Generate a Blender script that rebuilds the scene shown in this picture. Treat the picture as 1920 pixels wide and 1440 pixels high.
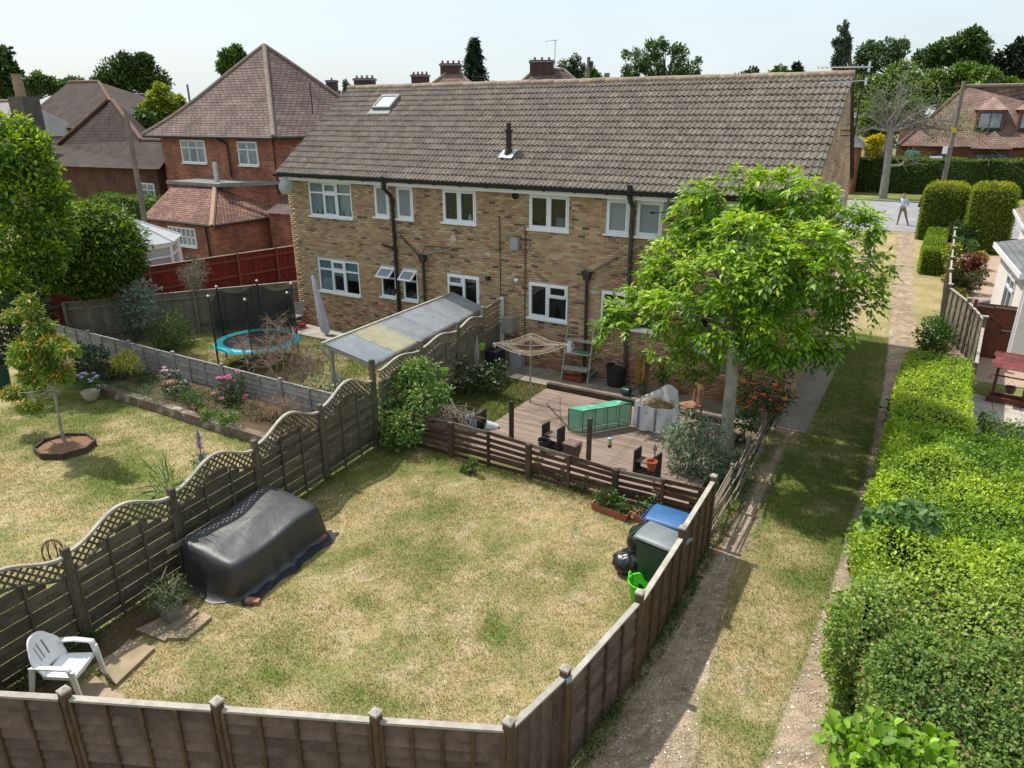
import bpy, bmesh, math, random
import numpy as np
from mathutils import Vector, Matrix, Euler
random.seed(7); RNG = np.random.default_rng(11)
R = math.radians
scene = bpy.context.scene
for o in list(bpy.data.objects): bpy.data.objects.remove(o)
COL = scene.collection

# ---------------------------------------------------------------- camera, world, sun, exposure
CAMH, PITCH, YAW, FPX = 7.2, R(20.5), R(30.7), 1331.0
cam_d = bpy.data.cameras.new('camera'); cam = bpy.data.objects.new('camera', cam_d); COL.objects.link(cam)
cam.location = (0, 0, CAMH); cam.rotation_euler = (R(90) - PITCH, 0, YAW)
cam_d.sensor_width = 36; cam_d.lens = FPX / 1920 * 36; cam_d.clip_end = 3000; cam_d.clip_start = .05
scene.camera = cam
SHX, SHY = .60, -.07                                   # ground shadow per metre of height
SUN_DIR = Vector((SHX, SHY, -1)).normalized()           # direction the light travels
world = bpy.data.worlds.new('World'); scene.world = world; world.use_nodes = True
wn = world.node_tree.nodes; wl = world.node_tree.links; wn.clear()
wo = wn.new('ShaderNodeOutputWorld'); bg = wn.new('ShaderNodeBackground'); sky = wn.new('ShaderNodeTexSky')
sky.sky_type = 'NISHITA'; sky.sun_disc = False
sky.sun_elevation = math.asin(-SUN_DIR.z)
sky.sun_rotation = math.atan2(-SUN_DIR.x, -SUN_DIR.y)
sky.air_density = 1.0; sky.dust_density = 3.0; sky.ozone_density = 1.0; sky.altitude = 100
# thin high cloud veil over the whole sky
tcw = wn.new('ShaderNodeTexCoord'); mpw = wn.new('ShaderNodeMapping'); mpw.inputs['Scale'].default_value = (1.2, 1.2, 5)
nzw = wn.new('ShaderNodeTexNoise'); nzw.inputs['Scale'].default_value = 2.2; nzw.inputs['Detail'].default_value = 5
crw = wn.new('ShaderNodeValToRGB'); crw.color_ramp.elements[0].position = .3; crw.color_ramp.elements[1].position = .75
crw.color_ramp.elements[0].color = (.55,)*3 + (1,); crw.color_ramp.elements[1].color = (.92,)*3 + (1,)
mxw = wn.new('ShaderNodeMix'); mxw.data_type = 'RGBA'; mxw.inputs[7].default_value = (4.45, 4.95, 5.2, 1)
wl.new(tcw.outputs['Generated'], mpw.inputs['Vector']); wl.new(mpw.outputs[0], nzw.inputs['Vector'])
wl.new(nzw.outputs[0], crw.inputs[0]); wl.new(crw.outputs[0], mxw.inputs[0]); wl.new(sky.outputs[0], mxw.inputs[6])
wl.new(mxw.outputs[2], bg.inputs[0]); wl.new(bg.outputs[0], wo.inputs[0])
bg.inputs[1].default_value = .15
sl = bpy.data.lights.new('sun', 'SUN'); sl.energy = 4.1; sl.angle = R(1.2); sl.color = (1, .95, .86)
sun = bpy.data.objects.new('sun', sl); COL.objects.link(sun); sun.rotation_euler = SUN_DIR.to_track_quat('-Z', 'Y').to_euler()
sun.location = (-20, 0, 30)
vs = scene.view_settings; scene.display_settings.display_device = 'sRGB'
vs.view_transform = 'Standard'; vs.look = 'None'; vs.exposure = 0.38; vs.gamma = 1; vs.use_curve_mapping = False
scene.render.engine = 'CYCLES'
scene.cycles.max_bounces = 6; scene.cycles.transparent_max_bounces = 12; scene.cycles.caustics_reflective = False; scene.cycles.caustics_refractive = False

# ---------------------------------------------------------------- measuring
_fw = np.array([-math.sin(YAW)*math.cos(PITCH), math.cos(YAW)*math.cos(PITCH), -math.sin(PITCH)])
_rt = np.array([math.cos(YAW), math.sin(YAW), 0.]); _up = np.cross(_rt, _fw); _C = np.array([0, 0, CAMH])
def ray(x, y): return _fw + _rt*(x-960)/FPX - _up*(y-720)/FPX
def G(x, y, z=0.):                                      # point of a level plane at height z
    d = ray(x, y); return _C + d*(z-CAMH)/d[2]
def FY(x, y, Y): d = ray(x, y); return _C + d*Y/d[1]
def FX(x, y, X): d = ray(x, y); return _C + d*X/d[0]
def AT(x, y, D):                                        # point at horizontal distance D
    d = ray(x, y); return _C + d*D/math.hypot(d[0], d[1])
def terr(y): return 1.4*min(1., max(0., (y-19.)/29.))
def GT(x, y, dz=0.):
    z = 0.
    for _ in range(12): z = terr(G(x, y, z+dz)[1])
    return G(x, y, z+dz)

# ---------------------------------------------------------------- noise
def vnoise(x, y, seed=0):
    xi = np.floor(x).astype(np.int64); yi = np.floor(y).astype(np.int64); xf = x-xi; yf = y-yi
    def h(a, b):
        n = (a*374761393 + b*668265263 + seed*1442695041) & 0xffffffff
        n = ((n ^ (n >> 13))*1274126177) & 0xffffffff
        return ((n ^ (n >> 16)) & 0xffff)/65535.
    u = xf*xf*(3-2*xf); v = yf*yf*(3-2*yf)
    return (h(xi, yi)*(1-u)+h(xi+1, yi)*u)*(1-v) + (h(xi, yi+1)*(1-u)+h(xi+1, yi+1)*u)*v
def fbm(x, y, seed=0, o=4):
    s = 0; a = .5; t = 0
    for k in range(o): s = s+a*vnoise(x*2**k, y*2**k, seed+k); t += a; a *= .55
    return s/t

# ---------------------------------------------------------------- materials
def lnk(nt, a, b): nt.links.new(a, b)
def M(name, c1, c2=None, scale=6., rough=.8, bump=0., bscale=None, rnd=0., metal=0., spec=.3, stretch=(1, 1, 1), ramp=None, lo=.35, hi=.65, spots=None, trans=0.):
    m = bpy.data.materials.new(name); m.use_nodes = True; nt = m.node_tree; N = nt.nodes
    b = N['Principled BSDF']; b.inputs['Roughness'].default_value = rough; b.inputs['Metallic'].default_value = metal
    b.inputs['Specular IOR Level'].default_value = spec
    tc = N.new('ShaderNodeTexCoord'); mp = N.new('ShaderNodeMapping'); mp.inputs['Scale'].default_value = stretch
    oi = N.new('ShaderNodeObjectInfo'); ge = N.new('ShaderNodeNewGeometry')
    ad = N.new('ShaderNodeMath'); ad.operation = 'ADD'; lnk(nt, oi.outputs['Random'], ad.inputs[0]); lnk(nt, ge.outputs['Random Per Island'], ad.inputs[1])
    fr = N.new('ShaderNodeMath'); fr.operation = 'FRACT'; lnk(nt, ad.outputs[0], fr.inputs[0])
    va = N.new('ShaderNodeVectorMath'); va.operation = 'ADD'
    sc = N.new('ShaderNodeMath'); sc.operation = 'MULTIPLY'; sc.inputs[1].default_value = 37.; lnk(nt, oi.outputs['Random'], sc.inputs[0])
    lnk(nt, tc.outputs['Object'], va.inputs[0]); lnk(nt, sc.outputs[0], va.inputs[1]); lnk(nt, va.outputs[0], mp.inputs['Vector'])
    col = None
    if ramp:
        cr = N.new('ShaderNodeValToRGB'); cr.color_ramp.interpolation = 'CONSTANT'
        while len(cr.color_ramp.elements) < len(ramp): cr.color_ramp.elements.new(.5)
        for e, (p, c) in zip(cr.color_ramp.elements, ramp): e.position = p; e.color = (*c, 1)
        lnk(nt, fr.outputs[0], cr.inputs[0]); col = cr.outputs[0]
    else:
        rgb = N.new('ShaderNodeRGB'); rgb.outputs[0].default_value = (*c1, 1); col = rgb.outputs[0]
    if c2 is not None:
        nz = N.new('ShaderNodeTexNoise'); nz.inputs['Scale'].default_value = scale; nz.inputs['Detail'].default_value = 6; nz.inputs['Roughness'].default_value = .65
        lnk(nt, mp.outputs[0], nz.inputs['Vector'])
        mr = N.new('ShaderNodeMapRange'); mr.inputs[1].default_value = lo; mr.inputs[2].default_value = hi; lnk(nt, nz.outputs[0], mr.inputs[0])
        mx = N.new('ShaderNodeMix'); mx.data_type = 'RGBA'; lnk(nt, mr.outputs[0], mx.inputs[0]); lnk(nt, col, mx.inputs[6]); mx.inputs[7].default_value = (*c2, 1); col = mx.outputs[2]
    if spots:
        for (sc_, thr, c3, amt) in spots:
            nz = N.new('ShaderNodeTexNoise'); nz.inputs['Scale'].default_value = sc_; nz.inputs['Detail'].default_value = 4; lnk(nt, tc.outputs['Object'], nz.inputs['Vector'])
            mr = N.new('ShaderNodeMapRange'); mr.inputs[1].default_value = thr; mr.inputs[2].default_value = thr+.08; mr.inputs[4].default_value = amt; lnk(nt, nz.outputs[0], mr.inputs[0])
            mx = N.new('ShaderNodeMix'); mx.data_type = 'RGBA'; lnk(nt, mr.outputs[0], mx.inputs[0]); lnk(nt, col, mx.inputs[6]); mx.inputs[7].default_value = (*c3, 1); col = mx.outputs[2]
    if rnd:
        mr = N.new('ShaderNodeMapRange'); mr.inputs[3].default_value = 1-rnd; mr.inputs[4].default_value = 1+rnd
        f2 = N.new('ShaderNodeMath'); f2.operation = 'MULTIPLY'; f2.inputs[1].default_value = 7.31; lnk(nt, fr.outputs[0], f2.inputs[0])
        f3 = N.new('ShaderNodeMath'); f3.operation = 'FRACT'; lnk(nt, f2.outputs[0], f3.inputs[0]); lnk(nt, f3.outputs[0], mr.inputs[0])
        hs = N.new('ShaderNodeHueSaturation'); lnk(nt, mr.outputs[0], hs.inputs['Value']); lnk(nt, col, hs.inputs['Color']); col = hs.outputs[0]
    lnk(nt, col, b.inputs['Base Color'])
    if bump:
        nz = N.new('ShaderNodeTexNoise'); nz.inputs['Scale'].default_value = bscale or scale*4; nz.inputs['Detail'].default_value = 5; lnk(nt, mp.outputs[0], nz.inputs['Vector'])
        bp = N.new('ShaderNodeBump'); bp.inputs['Strength'].default_value = bump; bp.inputs['Distance'].default_value = .02; lnk(nt, nz.outputs[0], bp.inputs['Height']); lnk(nt, bp.outputs[0], b.inputs['Normal'])
    if trans:
        tr = N.new('ShaderNodeBsdfTranslucent'); lnk(nt, col, tr.inputs[0]); ms = N.new('ShaderNodeMixShader'); ms.inputs[0].default_value = trans
        lnk(nt, b.outputs[0], ms.inputs[1]); lnk(nt, tr.outputs[0], ms.inputs[2]); lnk(nt, ms.outputs[0], N['Material Output'].inputs[0])
    return m
def leaf_mat(name, trans=.3, rough=.5, spec=.35, bump=False):
    m = bpy.data.materials.new(name); m.use_nodes = True; nt = m.node_tree; N = nt.nodes; b = N['Principled BSDF']
    b.inputs['Roughness'].default_value = rough; b.inputs['Specular IOR Level'].default_value = spec
    at = N.new('ShaderNodeAttribute'); at.attribute_name = 'col'; lnk(nt, at.outputs['Color'], b.inputs['Base Color'])
    if trans:
        tr = N.new('ShaderNodeBsdfTranslucent'); hs = N.new('ShaderNodeHueSaturation'); hs.inputs['Value'].default_value = 1.25; hs.inputs['Saturation'].default_value = 1.1
        lnk(nt, at.outputs['Color'], hs.inputs['Color']); lnk(nt, hs.outputs[0], tr.inputs[0])
        ms = N.new('ShaderNodeMixShader'); ms.inputs[0].default_value = trans
        lnk(nt, b.outputs[0], ms.inputs[1]); lnk(nt, tr.outputs[0], ms.inputs[2]); lnk(nt, ms.outputs[0], N['Material Output'].inputs[0])
    return m
def attr_ground(name, rough=.95, nscale=60., bump=.6):
    m = bpy.data.materials.new(name); m.use_nodes = True; nt = m.node_tree; N = nt.nodes; b = N['Principled BSDF']
    b.inputs['Roughness'].default_value = rough; b.inputs['Specular IOR Level'].default_value = .1
    at = N.new('ShaderNodeAttribute'); at.attribute_name = 'col'; tc = N.new('ShaderNodeTexCoord')
    nz = N.new('ShaderNodeTexNoise'); nz.inputs['Scale'].default_value = nscale; nz.inputs['Detail'].default_value = 6; lnk(nt, tc.outputs['Object'], nz.inputs['Vector'])
    mr = N.new('ShaderNodeMapRange'); mr.inputs[1].default_value = .3; mr.inputs[2].default_value = .7; mr.inputs[3].default_value = .62; mr.inputs[4].default_value = 1.35; lnk(nt, nz.outputs[0], mr.inputs[0])
    hs = N.new('ShaderNodeHueSaturation'); lnk(nt, at.outputs['Color'], hs.inputs['Color']); lnk(nt, mr.outputs[0], hs.inputs['Value']); lnk(nt, hs.outputs[0], b.inputs['Base Color'])
    bp = N.new('ShaderNodeBump'); bp.inputs['Strength'].default_value = bump; bp.inputs['Distance'].default_value = .03; lnk(nt, nz.outputs[0], bp.inputs['Height']); lnk(nt, bp.outputs[0], b.inputs['Normal'])
    return m
def glass_mat(name, tint=(.75, .8, .82), refl=1.0):
    m = bpy.data.materials.new(name); m.use_nodes = True; nt = m.node_tree; N = nt.nodes; N.remove(N['Principled BSDF'])
    g = N.new('ShaderNodeBsdfGlossy'); g.inputs['Roughness'].default_value = .03; g.inputs['Color'].default_value = (.9, .93, .95, 1)
    t = N.new('ShaderNodeBsdfTransparent'); t.inputs[0].default_value = (*tint, 1)
    f = N.new('ShaderNodeLayerWeight'); f.inputs[0].default_value = .5; pw = N.new('ShaderNodeMath'); pw.operation = 'POWER'; pw.inputs[1].default_value = 3.2; lnk(nt, f.outputs['Facing'], pw.inputs[0])
    mu = N.new('ShaderNodeMath'); mu.operation = 'MULTIPLY_ADD'; mu.inputs[1].default_value = .8*refl; mu.inputs[2].default_value = .05*refl; mu.use_clamp = True; lnk(nt, pw.outputs[0], mu.inputs[0])
    ms = N.new('ShaderNodeMixShader'); lnk(nt, mu.outputs[0], ms.inputs[0]); lnk(nt, t.outputs[0], ms.inputs[1]); lnk(nt, g.outputs[0], ms.inputs[2]); lnk(nt, ms.outputs[0], N['Material Output'].inputs[0])
    return m
def net_mat(name, col, alpha):                           # fine mesh fabric: partly see-through everywhere
    m = bpy.data.materials.new(name); m.use_nodes = True; nt = m.node_tree; N = nt.nodes; b = N['Principled BSDF']
    b.inputs['Base Color'].default_value = (*col, 1); b.inputs['Alpha'].default_value = alpha; b.inputs['Roughness'].default_value = .7
    return m
def course_mat(name, c1, c2, mortar, sx, sy, axis='z', rough=.85, bump=.5, offset=.5, msize=.06):   # far brickwork / tiling, u = along, v = up
    m = bpy.data.materials.new(name); m.use_nodes = True; nt = m.node_tree; N = nt.nodes; b = N['Principled BSDF']
    b.inputs['Roughness'].default_value = rough; b.inputs['Specular IOR Level'].default_value = .2
    tc = N.new('ShaderNodeTexCoord'); br = N.new('ShaderNodeTexBrick')
    br.inputs['Scale'].default_value = 1; br.inputs['Brick Width'].default_value = sx; br.inputs['Row Height'].default_value = sy
    br.inputs['Mortar Size'].default_value = msize*sy; br.inputs['Color1'].default_value = (*c1, 1); br.inputs['Color2'].default_value = (*c2, 1); br.inputs['Mortar'].default_value = (*mortar, 1); br.offset = offset
    lnk(nt, tc.outputs['UV'], br.inputs['Vector'])
    nz = N.new('ShaderNodeTexNoise'); nz.inputs['Scale'].default_value = .9; nz.inputs['Detail'].default_value = 7; lnk(nt, tc.outputs['UV'], nz.inputs['Vector'])
    mr = N.new('ShaderNodeMapRange'); mr.inputs[1].default_value = .3; mr.inputs[2].default_value = .7; mr.inputs[3].default_value = .65; mr.inputs[4].default_value = 1.3; lnk(nt, nz.outputs[0], mr.inputs[0])
    hs = N.new('ShaderNodeHueSaturation'); lnk(nt, br.outputs['Color'], hs.inputs['Color']); lnk(nt, mr.outputs[0], hs.inputs['Value']); lnk(nt, hs.outputs[0], b.inputs['Base Color'])
    bp = N.new('ShaderNodeBump'); bp.inputs['Strength'].default_value = bump; bp.inputs['Distance'].default_value = .02; bp.invert = True; lnk(nt, br.outputs['Fac'], bp.inputs['Height']); lnk(nt, bp.outputs[0], b.inputs['Normal'])
    return m

# ---------------------------------------------------------------- geometry helpers
def tag(o, label=None, cat=None, group=None, kind=None):
    if label: o['label'] = label
    if cat: o['category'] = cat
    if group: o['group'] = group
    if kind: o['kind'] = kind
    return o
def thing(name, label, cat, loc=(0, 0, 0), rz=0., group=None):
    o = bpy.data.objects.new(name, None); COL.objects.link(o); o.empty_display_size = .2
    o.location = [float(v) for v in loc]; o.rotation_euler = (0, 0, rz); return tag(o, label, cat, group)
def link(name, me, parent=None, loc=None, rot=None):
    o = bpy.data.objects.new(name, me); COL.objects.link(o)
    if parent is not None: o.parent = parent
    if loc is not None: o.location = [float(v) for v in loc]
    if rot is not None: o.rotation_euler = rot
    return o
def uvs(me):                                             # metric uv: u along the level direction of each face, v up the slope
    uv = me.uv_layers.new(name='UVMap').data
    for p in me.polygons:
        n = p.normal; u = Vector((0, 0, 1)).cross(n)
        u = Vector((1, 0, 0)) if u.length < 1e-4 else u.normalized()
        v = n.cross(u)
        for li in p.loop_indices:
            co = me.vertices[me.loops[li].vertex_index].co; uv[li].uv = (co.dot(u), co.dot(v))
class P:
    def __init__(s): s.v = []; s.f = []
    def add(s, vs_, fs): n = len(s.v); s.v += [tuple(float(c) for c in q) for q in vs_]; s.f += [tuple(i+n for i in f) for f in fs]; return s
    def box(s, c, d, rz=0, rx=0, ry=0):
        m = Euler((rx, ry, rz)).to_matrix(); x, y, z = d[0]/2, d[1]/2, d[2]/2
        vs_ = [Vector(c)+m @ Vector((a*x, b*y, e*z)) for a in (-1, 1) for b in (-1, 1) for e in (-1, 1)]
        return s.add(vs_, [(0, 1, 3, 2), (4, 6, 7, 5), (0, 4, 5, 1), (2, 3, 7, 6), (0, 2, 6, 4), (1, 5, 7, 3)])
    def beam(s, a, b, w, h, up=(0, 0, 1)):
        a = Vector(a); b = Vector(b); d = (b-a).normalized(); u = Vector(up)
        sd = d.cross(u); sd = Vector((1, 0, 0)) if sd.length < 1e-4 else sd.normalized(); u = sd.cross(d).normalized()
        vs_ = [q+sd*i*w/2+u*j*h/2 for q in (a, b) for i in (-1, 1) for j in (-1, 1)]
        return s.add(vs_, [(0, 1, 3, 2), (4, 6, 7, 5), (0, 4, 5, 1), (2, 3, 7, 6), (0, 2, 6, 4), (1, 5, 7, 3)])
    def tube(s, pts, r, n=8, closed=False):
        pts = [Vector([float(c) for c in p]) for p in pts]; k = len(pts); rr = r if isinstance(r, (list, tuple)) else [r]*k
        n0 = len(s.v); ref = None
        for i, p in enumerate(pts):
            if closed: d = pts[(i+1) % k]-pts[i-1]
            else: d = pts[min(i+1, k-1)]-pts[max(i-1, 0)]
            d = d.normalized() if d.length > 1e-9 else Vector((0, 0, 1))
            if ref is None: ref = d.orthogonal().normalized()
            ref = (ref-d*ref.dot(d)); ref = ref.normalized() if ref.length > 1e-6 else d.orthogonal().normalized()
            q = d.cross(ref)
            for j in range(n):
                a = 2*math.pi*j/n; w = p+(ref*math.cos(a)+q*math.sin(a))*rr[i]; s.v.append(tuple(w))
        for i in range(k if closed else k-1):
            i2 = (i+1) % k
            for j in range(n): s.f.append((n0+i*n+j, n0+i*n+(j+1) % n, n0+i2*n+(j+1) % n, n0+i2*n+j))
        if not closed:
            s.f.append(tuple(n0+j for j in reversed(range(n)))); s.f.append(tuple(n0+(k-1)*n+j for j in range(n)))
        return s
    def lathe(s, prof, n=16, c=(0, 0, 0), sx=1, sy=1, rot=0):
        n0 = len(s.v); k = len(prof)
        for (r, z) in prof:
            for j in range(n): a = 2*math.pi*j/n+rot; s.v.append((c[0]+r*sx*math.cos(a), c[1]+r*sy*math.sin(a), c[2]+z))
        for i in range(k-1):
            for j in range(n): s.f.append((n0+i*n+j, n0+i*n+(j+1) % n, n0+(i+1)*n+(j+1) % n, n0+(i+1)*n+j))
        if prof[0][0] > 1e-6: s.f.append(tuple(n0+j for j in reversed(range(n))))
        if prof[-1][0] > 1e-6: s.f.append(tuple(n0+(k-1)*n+j for j in range(n)))
        return s
    def prism(s, pts, vec):
        k = len(pts); vec = Vector([float(c) for c in vec]); pts = [Vector([float(c) for c in p]) for p in pts]
        return s.add(pts+[p+vec for p in pts], [tuple(reversed(range(k))), tuple(range(k, 2*k))]+[(i, (i+1) % k, k+(i+1) % k, k+i) for i in range(k)])
    def poly(s, pts): return s.add(pts, [tuple(range(len(pts)))])
    def grid(s, fn, nu, nv, closed_u=False):
        n0 = len(s.v)
        for i in range(nu):
            for j in range(nv): s.v.append(tuple(float(c) for c in fn(i/(nu if closed_u else nu-1), j/(nv-1))))
        for i in range(nu if closed_u else nu-1):
            for j in range(nv-1): i2 = (i+1) % nu; s.f.append((n0+i*nv+j, n0+i2*nv+j, n0+i2*nv+j+1, n0+i*nv+j+1))
        return s
    def mesh(s, name, mat, smooth=False, uv=False, fix=True):
        me = bpy.data.meshes.new(name); me.from_pydata(s.v, [], s.f)
        if fix:
            bm = bmesh.new(); bm.from_mesh(me); bmesh.ops.recalc_face_normals(bm, faces=bm.faces); bm.to_mesh(me); bm.free()
        if mat is not None: me.materials.append(mat)
        if smooth:
            me.polygons.foreach_set('use_smooth', [True]*len(me.polygons))
            if smooth != 'all':
                try: me.set_sharp_from_angle(angle=R(40))
                except Exception: pass
        if uv: me.update(); uvs(me)
        me.update(); return me
    def build(s, name, mat, parent=None, smooth=False, uv=False, loc=None, rot=None, fix=True):
        return link(name, s.mesh(name, mat, smooth, uv, fix), parent, loc, rot)
_cache = {}
def bx(name, parent, c, d, mat, rz=0, rx=0, ry=0, bev=.0):
    k = (tuple(round(v, 3) for v in d), mat.name, bev)
    if k not in _cache:
        me = P().box((0, 0, 0), d).mesh(name, mat)
        if bev:
            bm = bmesh.new(); bm.from_mesh(me); bmesh.ops.bevel(bm, geom=bm.edges[:], offset=bev, segments=1, affect='EDGES'); bm.to_mesh(me); bm.free()
        _cache[k] = me
    return link(name, _cache[k], parent, c, (rx, ry, rz))
def bm_(name, parent, a, b, w, h, mat, up=(0, 0, 1), bev=.0):      # a board from a to b as its own object sharing mesh data with equal boards
    a = Vector([float(c) for c in a]); b = Vector([float(c) for c in b]); L = (b-a).length
    k = (round(L, 2), round(w, 3), round(h, 3), mat.name, bev)
    if k not in _cache:
        me = P().box((0, 0, 0), (k[0], w, h)).mesh(name, mat)
        if bev:
            bmh = bmesh.new(); bmh.from_mesh(me); bmesh.ops.bevel(bmh, geom=bmh.edges[:], offset=bev, segments=1, affect='EDGES'); bmh.to_mesh(me); bmh.free()
        _cache[k] = me
    d = (b-a).normalized(); u = Vector(up); sd = u.cross(d); sd = Vector((0, 1, 0)) if sd.length < 1e-4 else sd.normalized(); u = d.cross(sd).normalized()
    o = link(name, _cache[k], parent); o.matrix_local = Matrix.Translation((a+b)/2) @ Matrix((d, sd, u)).transposed().to_4x4(); return o
def np_mesh(name, V, F, mat, parent=None, col=None, smooth=False, loc=None):
    """V (n,3), F (m,k) int, col per-vertex (n,3)"""
    V = np.asarray(V, np.float32); F = np.asarray(F, np.int32); me = bpy.data.meshes.new(name); k = F.shape[1]
    me.vertices.add(len(V)); me.vertices.foreach_set('co', V.ravel()); me.loops.add(F.size); me.loops.foreach_set('vertex_index', F.ravel())
    me.polygons.add(len(F)); me.polygons.foreach_set('loop_start', np.arange(0, F.size, k, dtype=np.int32))
    try: me.polygons.foreach_set('loop_total', np.full(len(F), k, np.int32))
    except Exception: pass
    if smooth: me.polygons.foreach_set('use_smooth', np.ones(len(F), bool))
    if col is not None:
        a = me.color_attributes.new('col', 'FLOAT_COLOR', 'POINT'); a.data.foreach_set('color', np.c_[np.asarray(col, np.float32), np.ones(len(V), np.float32)].ravel())
    me.update(calc_edges=True); me.materials.append(mat); return link(name, me, parent, loc)
def unit(v): return v/np.maximum(np.linalg.norm(v, axis=1, keepdims=True), 1e-9)
def leaf_geo(C, A, Nn, L, W, fold=.25):
    """diamond leaves: base point C, axis A, normal Nn, length L, width W -> V,F"""
    n = len(C); A = unit(A); S = unit(np.cross(A, Nn)); U = np.cross(S, A); L = np.broadcast_to(L, (n,))[:, None]; W = np.broadcast_to(W, (n,))[:, None]
    m = C+A*L*.45; V = np.stack([C, m+S*W*.5+U*W*fold, C+A*L, m-S*W*.5+U*W*fold], 1).reshape(-1, 3)
    b = np.arange(n)[:, None]*4; F = np.concatenate([b+[0, 1, 2], b+[0, 2, 3]], 0); return V, F
def leaf_geo6(C, A, Nn, L, W, fold=.2):
    n = len(C); A = unit(A); S = unit(np.cross(A, Nn)); U = np.cross(S, A); L = np.broadcast_to(L, (n,))[:, None]; W = np.broadcast_to(W, (n,))[:, None]
    V = np.stack([C, C+A*L*.25+S*W*.42+U*W*fold, C+A*L*.65+S*W*.45+U*W*fold, C+A*L-U*L*.12, C+A*L*.65-S*W*.45+U*W*fold, C+A*L*.25-S*W*.42+U*W*fold], 1).reshape(-1, 3)
    b = np.arange(n)[:, None]*6; F = np.concatenate([b+[0, 1, 2], b+[0, 2, 3], b+[0, 3, 4], b+[0, 4, 5]], 0); return V, F
def pal(cols, n, jit=.15, t=None):
    cols = np.array(cols, float); t = RNG.random(n) if t is None else np.clip(t, 0, 1); i = t*(len(cols)-1); k = np.minimum(i.astype(int), len(cols)-2); f = (i-k)[:, None]
    c = cols[k]*(1-f)+cols[k+1]*f; return np.clip(c*(1+jit*RNG.standard_normal((n, 1))), .003, 1)
def blob_pts(clumps, n, shell=.55, up=0.):
    """points in a set of ellipsoids (x,y,z,rx,ry,rz), denser towards the surface; returns points, outward dirs"""
    w = np.array([c[3]*c[4]+c[4]*c[5]+c[3]*c[5] for c in clumps]); idx = RNG.choice(len(clumps), n, p=w/w.sum()); cl = np.array(clumps, float)[idx]
    d = unit(RNG.standard_normal((n, 3))); d[:, 2] += up; d = unit(d)
    r = shell+(1-shell)*RNG.random(n)**.6; r *= 1+.09*RNG.standard_normal(n)
    return cl[:, :3]+d*cl[:, 3:]*r[:, None], d
def leafy(name, clumps, n, L, cols, mat, parent=None, W=None, shell=.5, droop=.0, jit=.15, up=.2, rndl=.3, tip=None, loc=None, kind=None, rnd6=False):
    p, d = blob_pts(clumps, n, shell, 0.)
    A = d+.9*RNG.standard_normal((n, 3)); A[:, 2] -= droop; Nn = d*.6+np.array([0, 0, up+.5])+.5*RNG.standard_normal((n, 3))
    l = L*(1+rndl*RNG.standard_normal(n)).clip(.4, 1.9); V, F = (leaf_geo6 if rnd6 else leaf_geo)(p, A, Nn, l, l*((W or L*.55)/L))
    c = pal(cols, n, jit)
    if tip is not None:
        k = RNG.random(n) < tip[0]*np.clip(d[:, 2]+.4, 0, 1); c[k] = pal(tip[1], k.sum(), jit)
    o = np_mesh(name, V, F, mat, parent, np.repeat(c, 6 if rnd6 else 4, 0), loc=loc)
    if kind: o['kind'] = kind
    return o
def wig(a, b, n, amp):
    a = np.array(a, float); b = np.array(b, float); t = np.linspace(0, 1, n)[:, None]; p = a*(1-t)+b*t; p[1:-1] += amp*RNG.standard_normal((n-2, 3)); return p
# ---------------------------------------------------------------- shared materials
WHITE = M('white_upvc', (.80, .82, .84), rough=.35, spec=.5); BLACKP = M('black_plastic', (.018, .018, .02), (.03, .03, .03), rough=.45)
LEAF = leaf_mat('leaf'); LEAFD = leaf_mat('leaf_matt', .18, .7, .2); GRASS = leaf_mat('grass_blade', .3, .8, .1); GROUND = attr_ground('ground_cover'); GRAVEL = attr_ground('gravel_ground', .95, 45., 1.)
BARK = M('bark', (.17, .13, .095), (.09, .07, .05), 9, .95, .8, 18, stretch=(1, 1, .3)); BARKP = M('pale_bark', (.36, .34, .28), (.2, .19, .15), 7, .9, .5, 20)
WOODG = M('weathered_wood', (.25, .21, .165), (.15, .125, .095), 5, .9, .5, 14, rnd=.22, stretch=(6, 6, 1)); WOODD = M('dark_wood', (.085, .062, .045), (.05, .037, .027), 6, .85, .5, 14, rnd=.3)
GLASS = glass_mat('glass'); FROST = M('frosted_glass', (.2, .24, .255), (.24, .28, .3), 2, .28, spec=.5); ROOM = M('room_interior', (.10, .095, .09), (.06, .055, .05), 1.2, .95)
CURT = M('curtain', (.85, .85, .83), (.62, .63, .62), 3, .9, stretch=(9, 9, .3)); LEAD = M('lead_grey', (.22, .23, .24), (.16, .165, .17), 4, .6)
CONC = M('concrete', (.36, .34, .30), (.25, .235, .205), 3, .95, .4, 30); TERRA = M('terracotta', (.36, .13, .07), (.27, .11, .07), 8, .85, .2)
SOIL = M('soil', (.09, .062, .042), (.05, .036, .025), 12, 1, .9, 40); STEEL = M('grey_metal', (.35, .36, .37), (.28, .28, .29), 6, .4, metal=.6)

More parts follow.
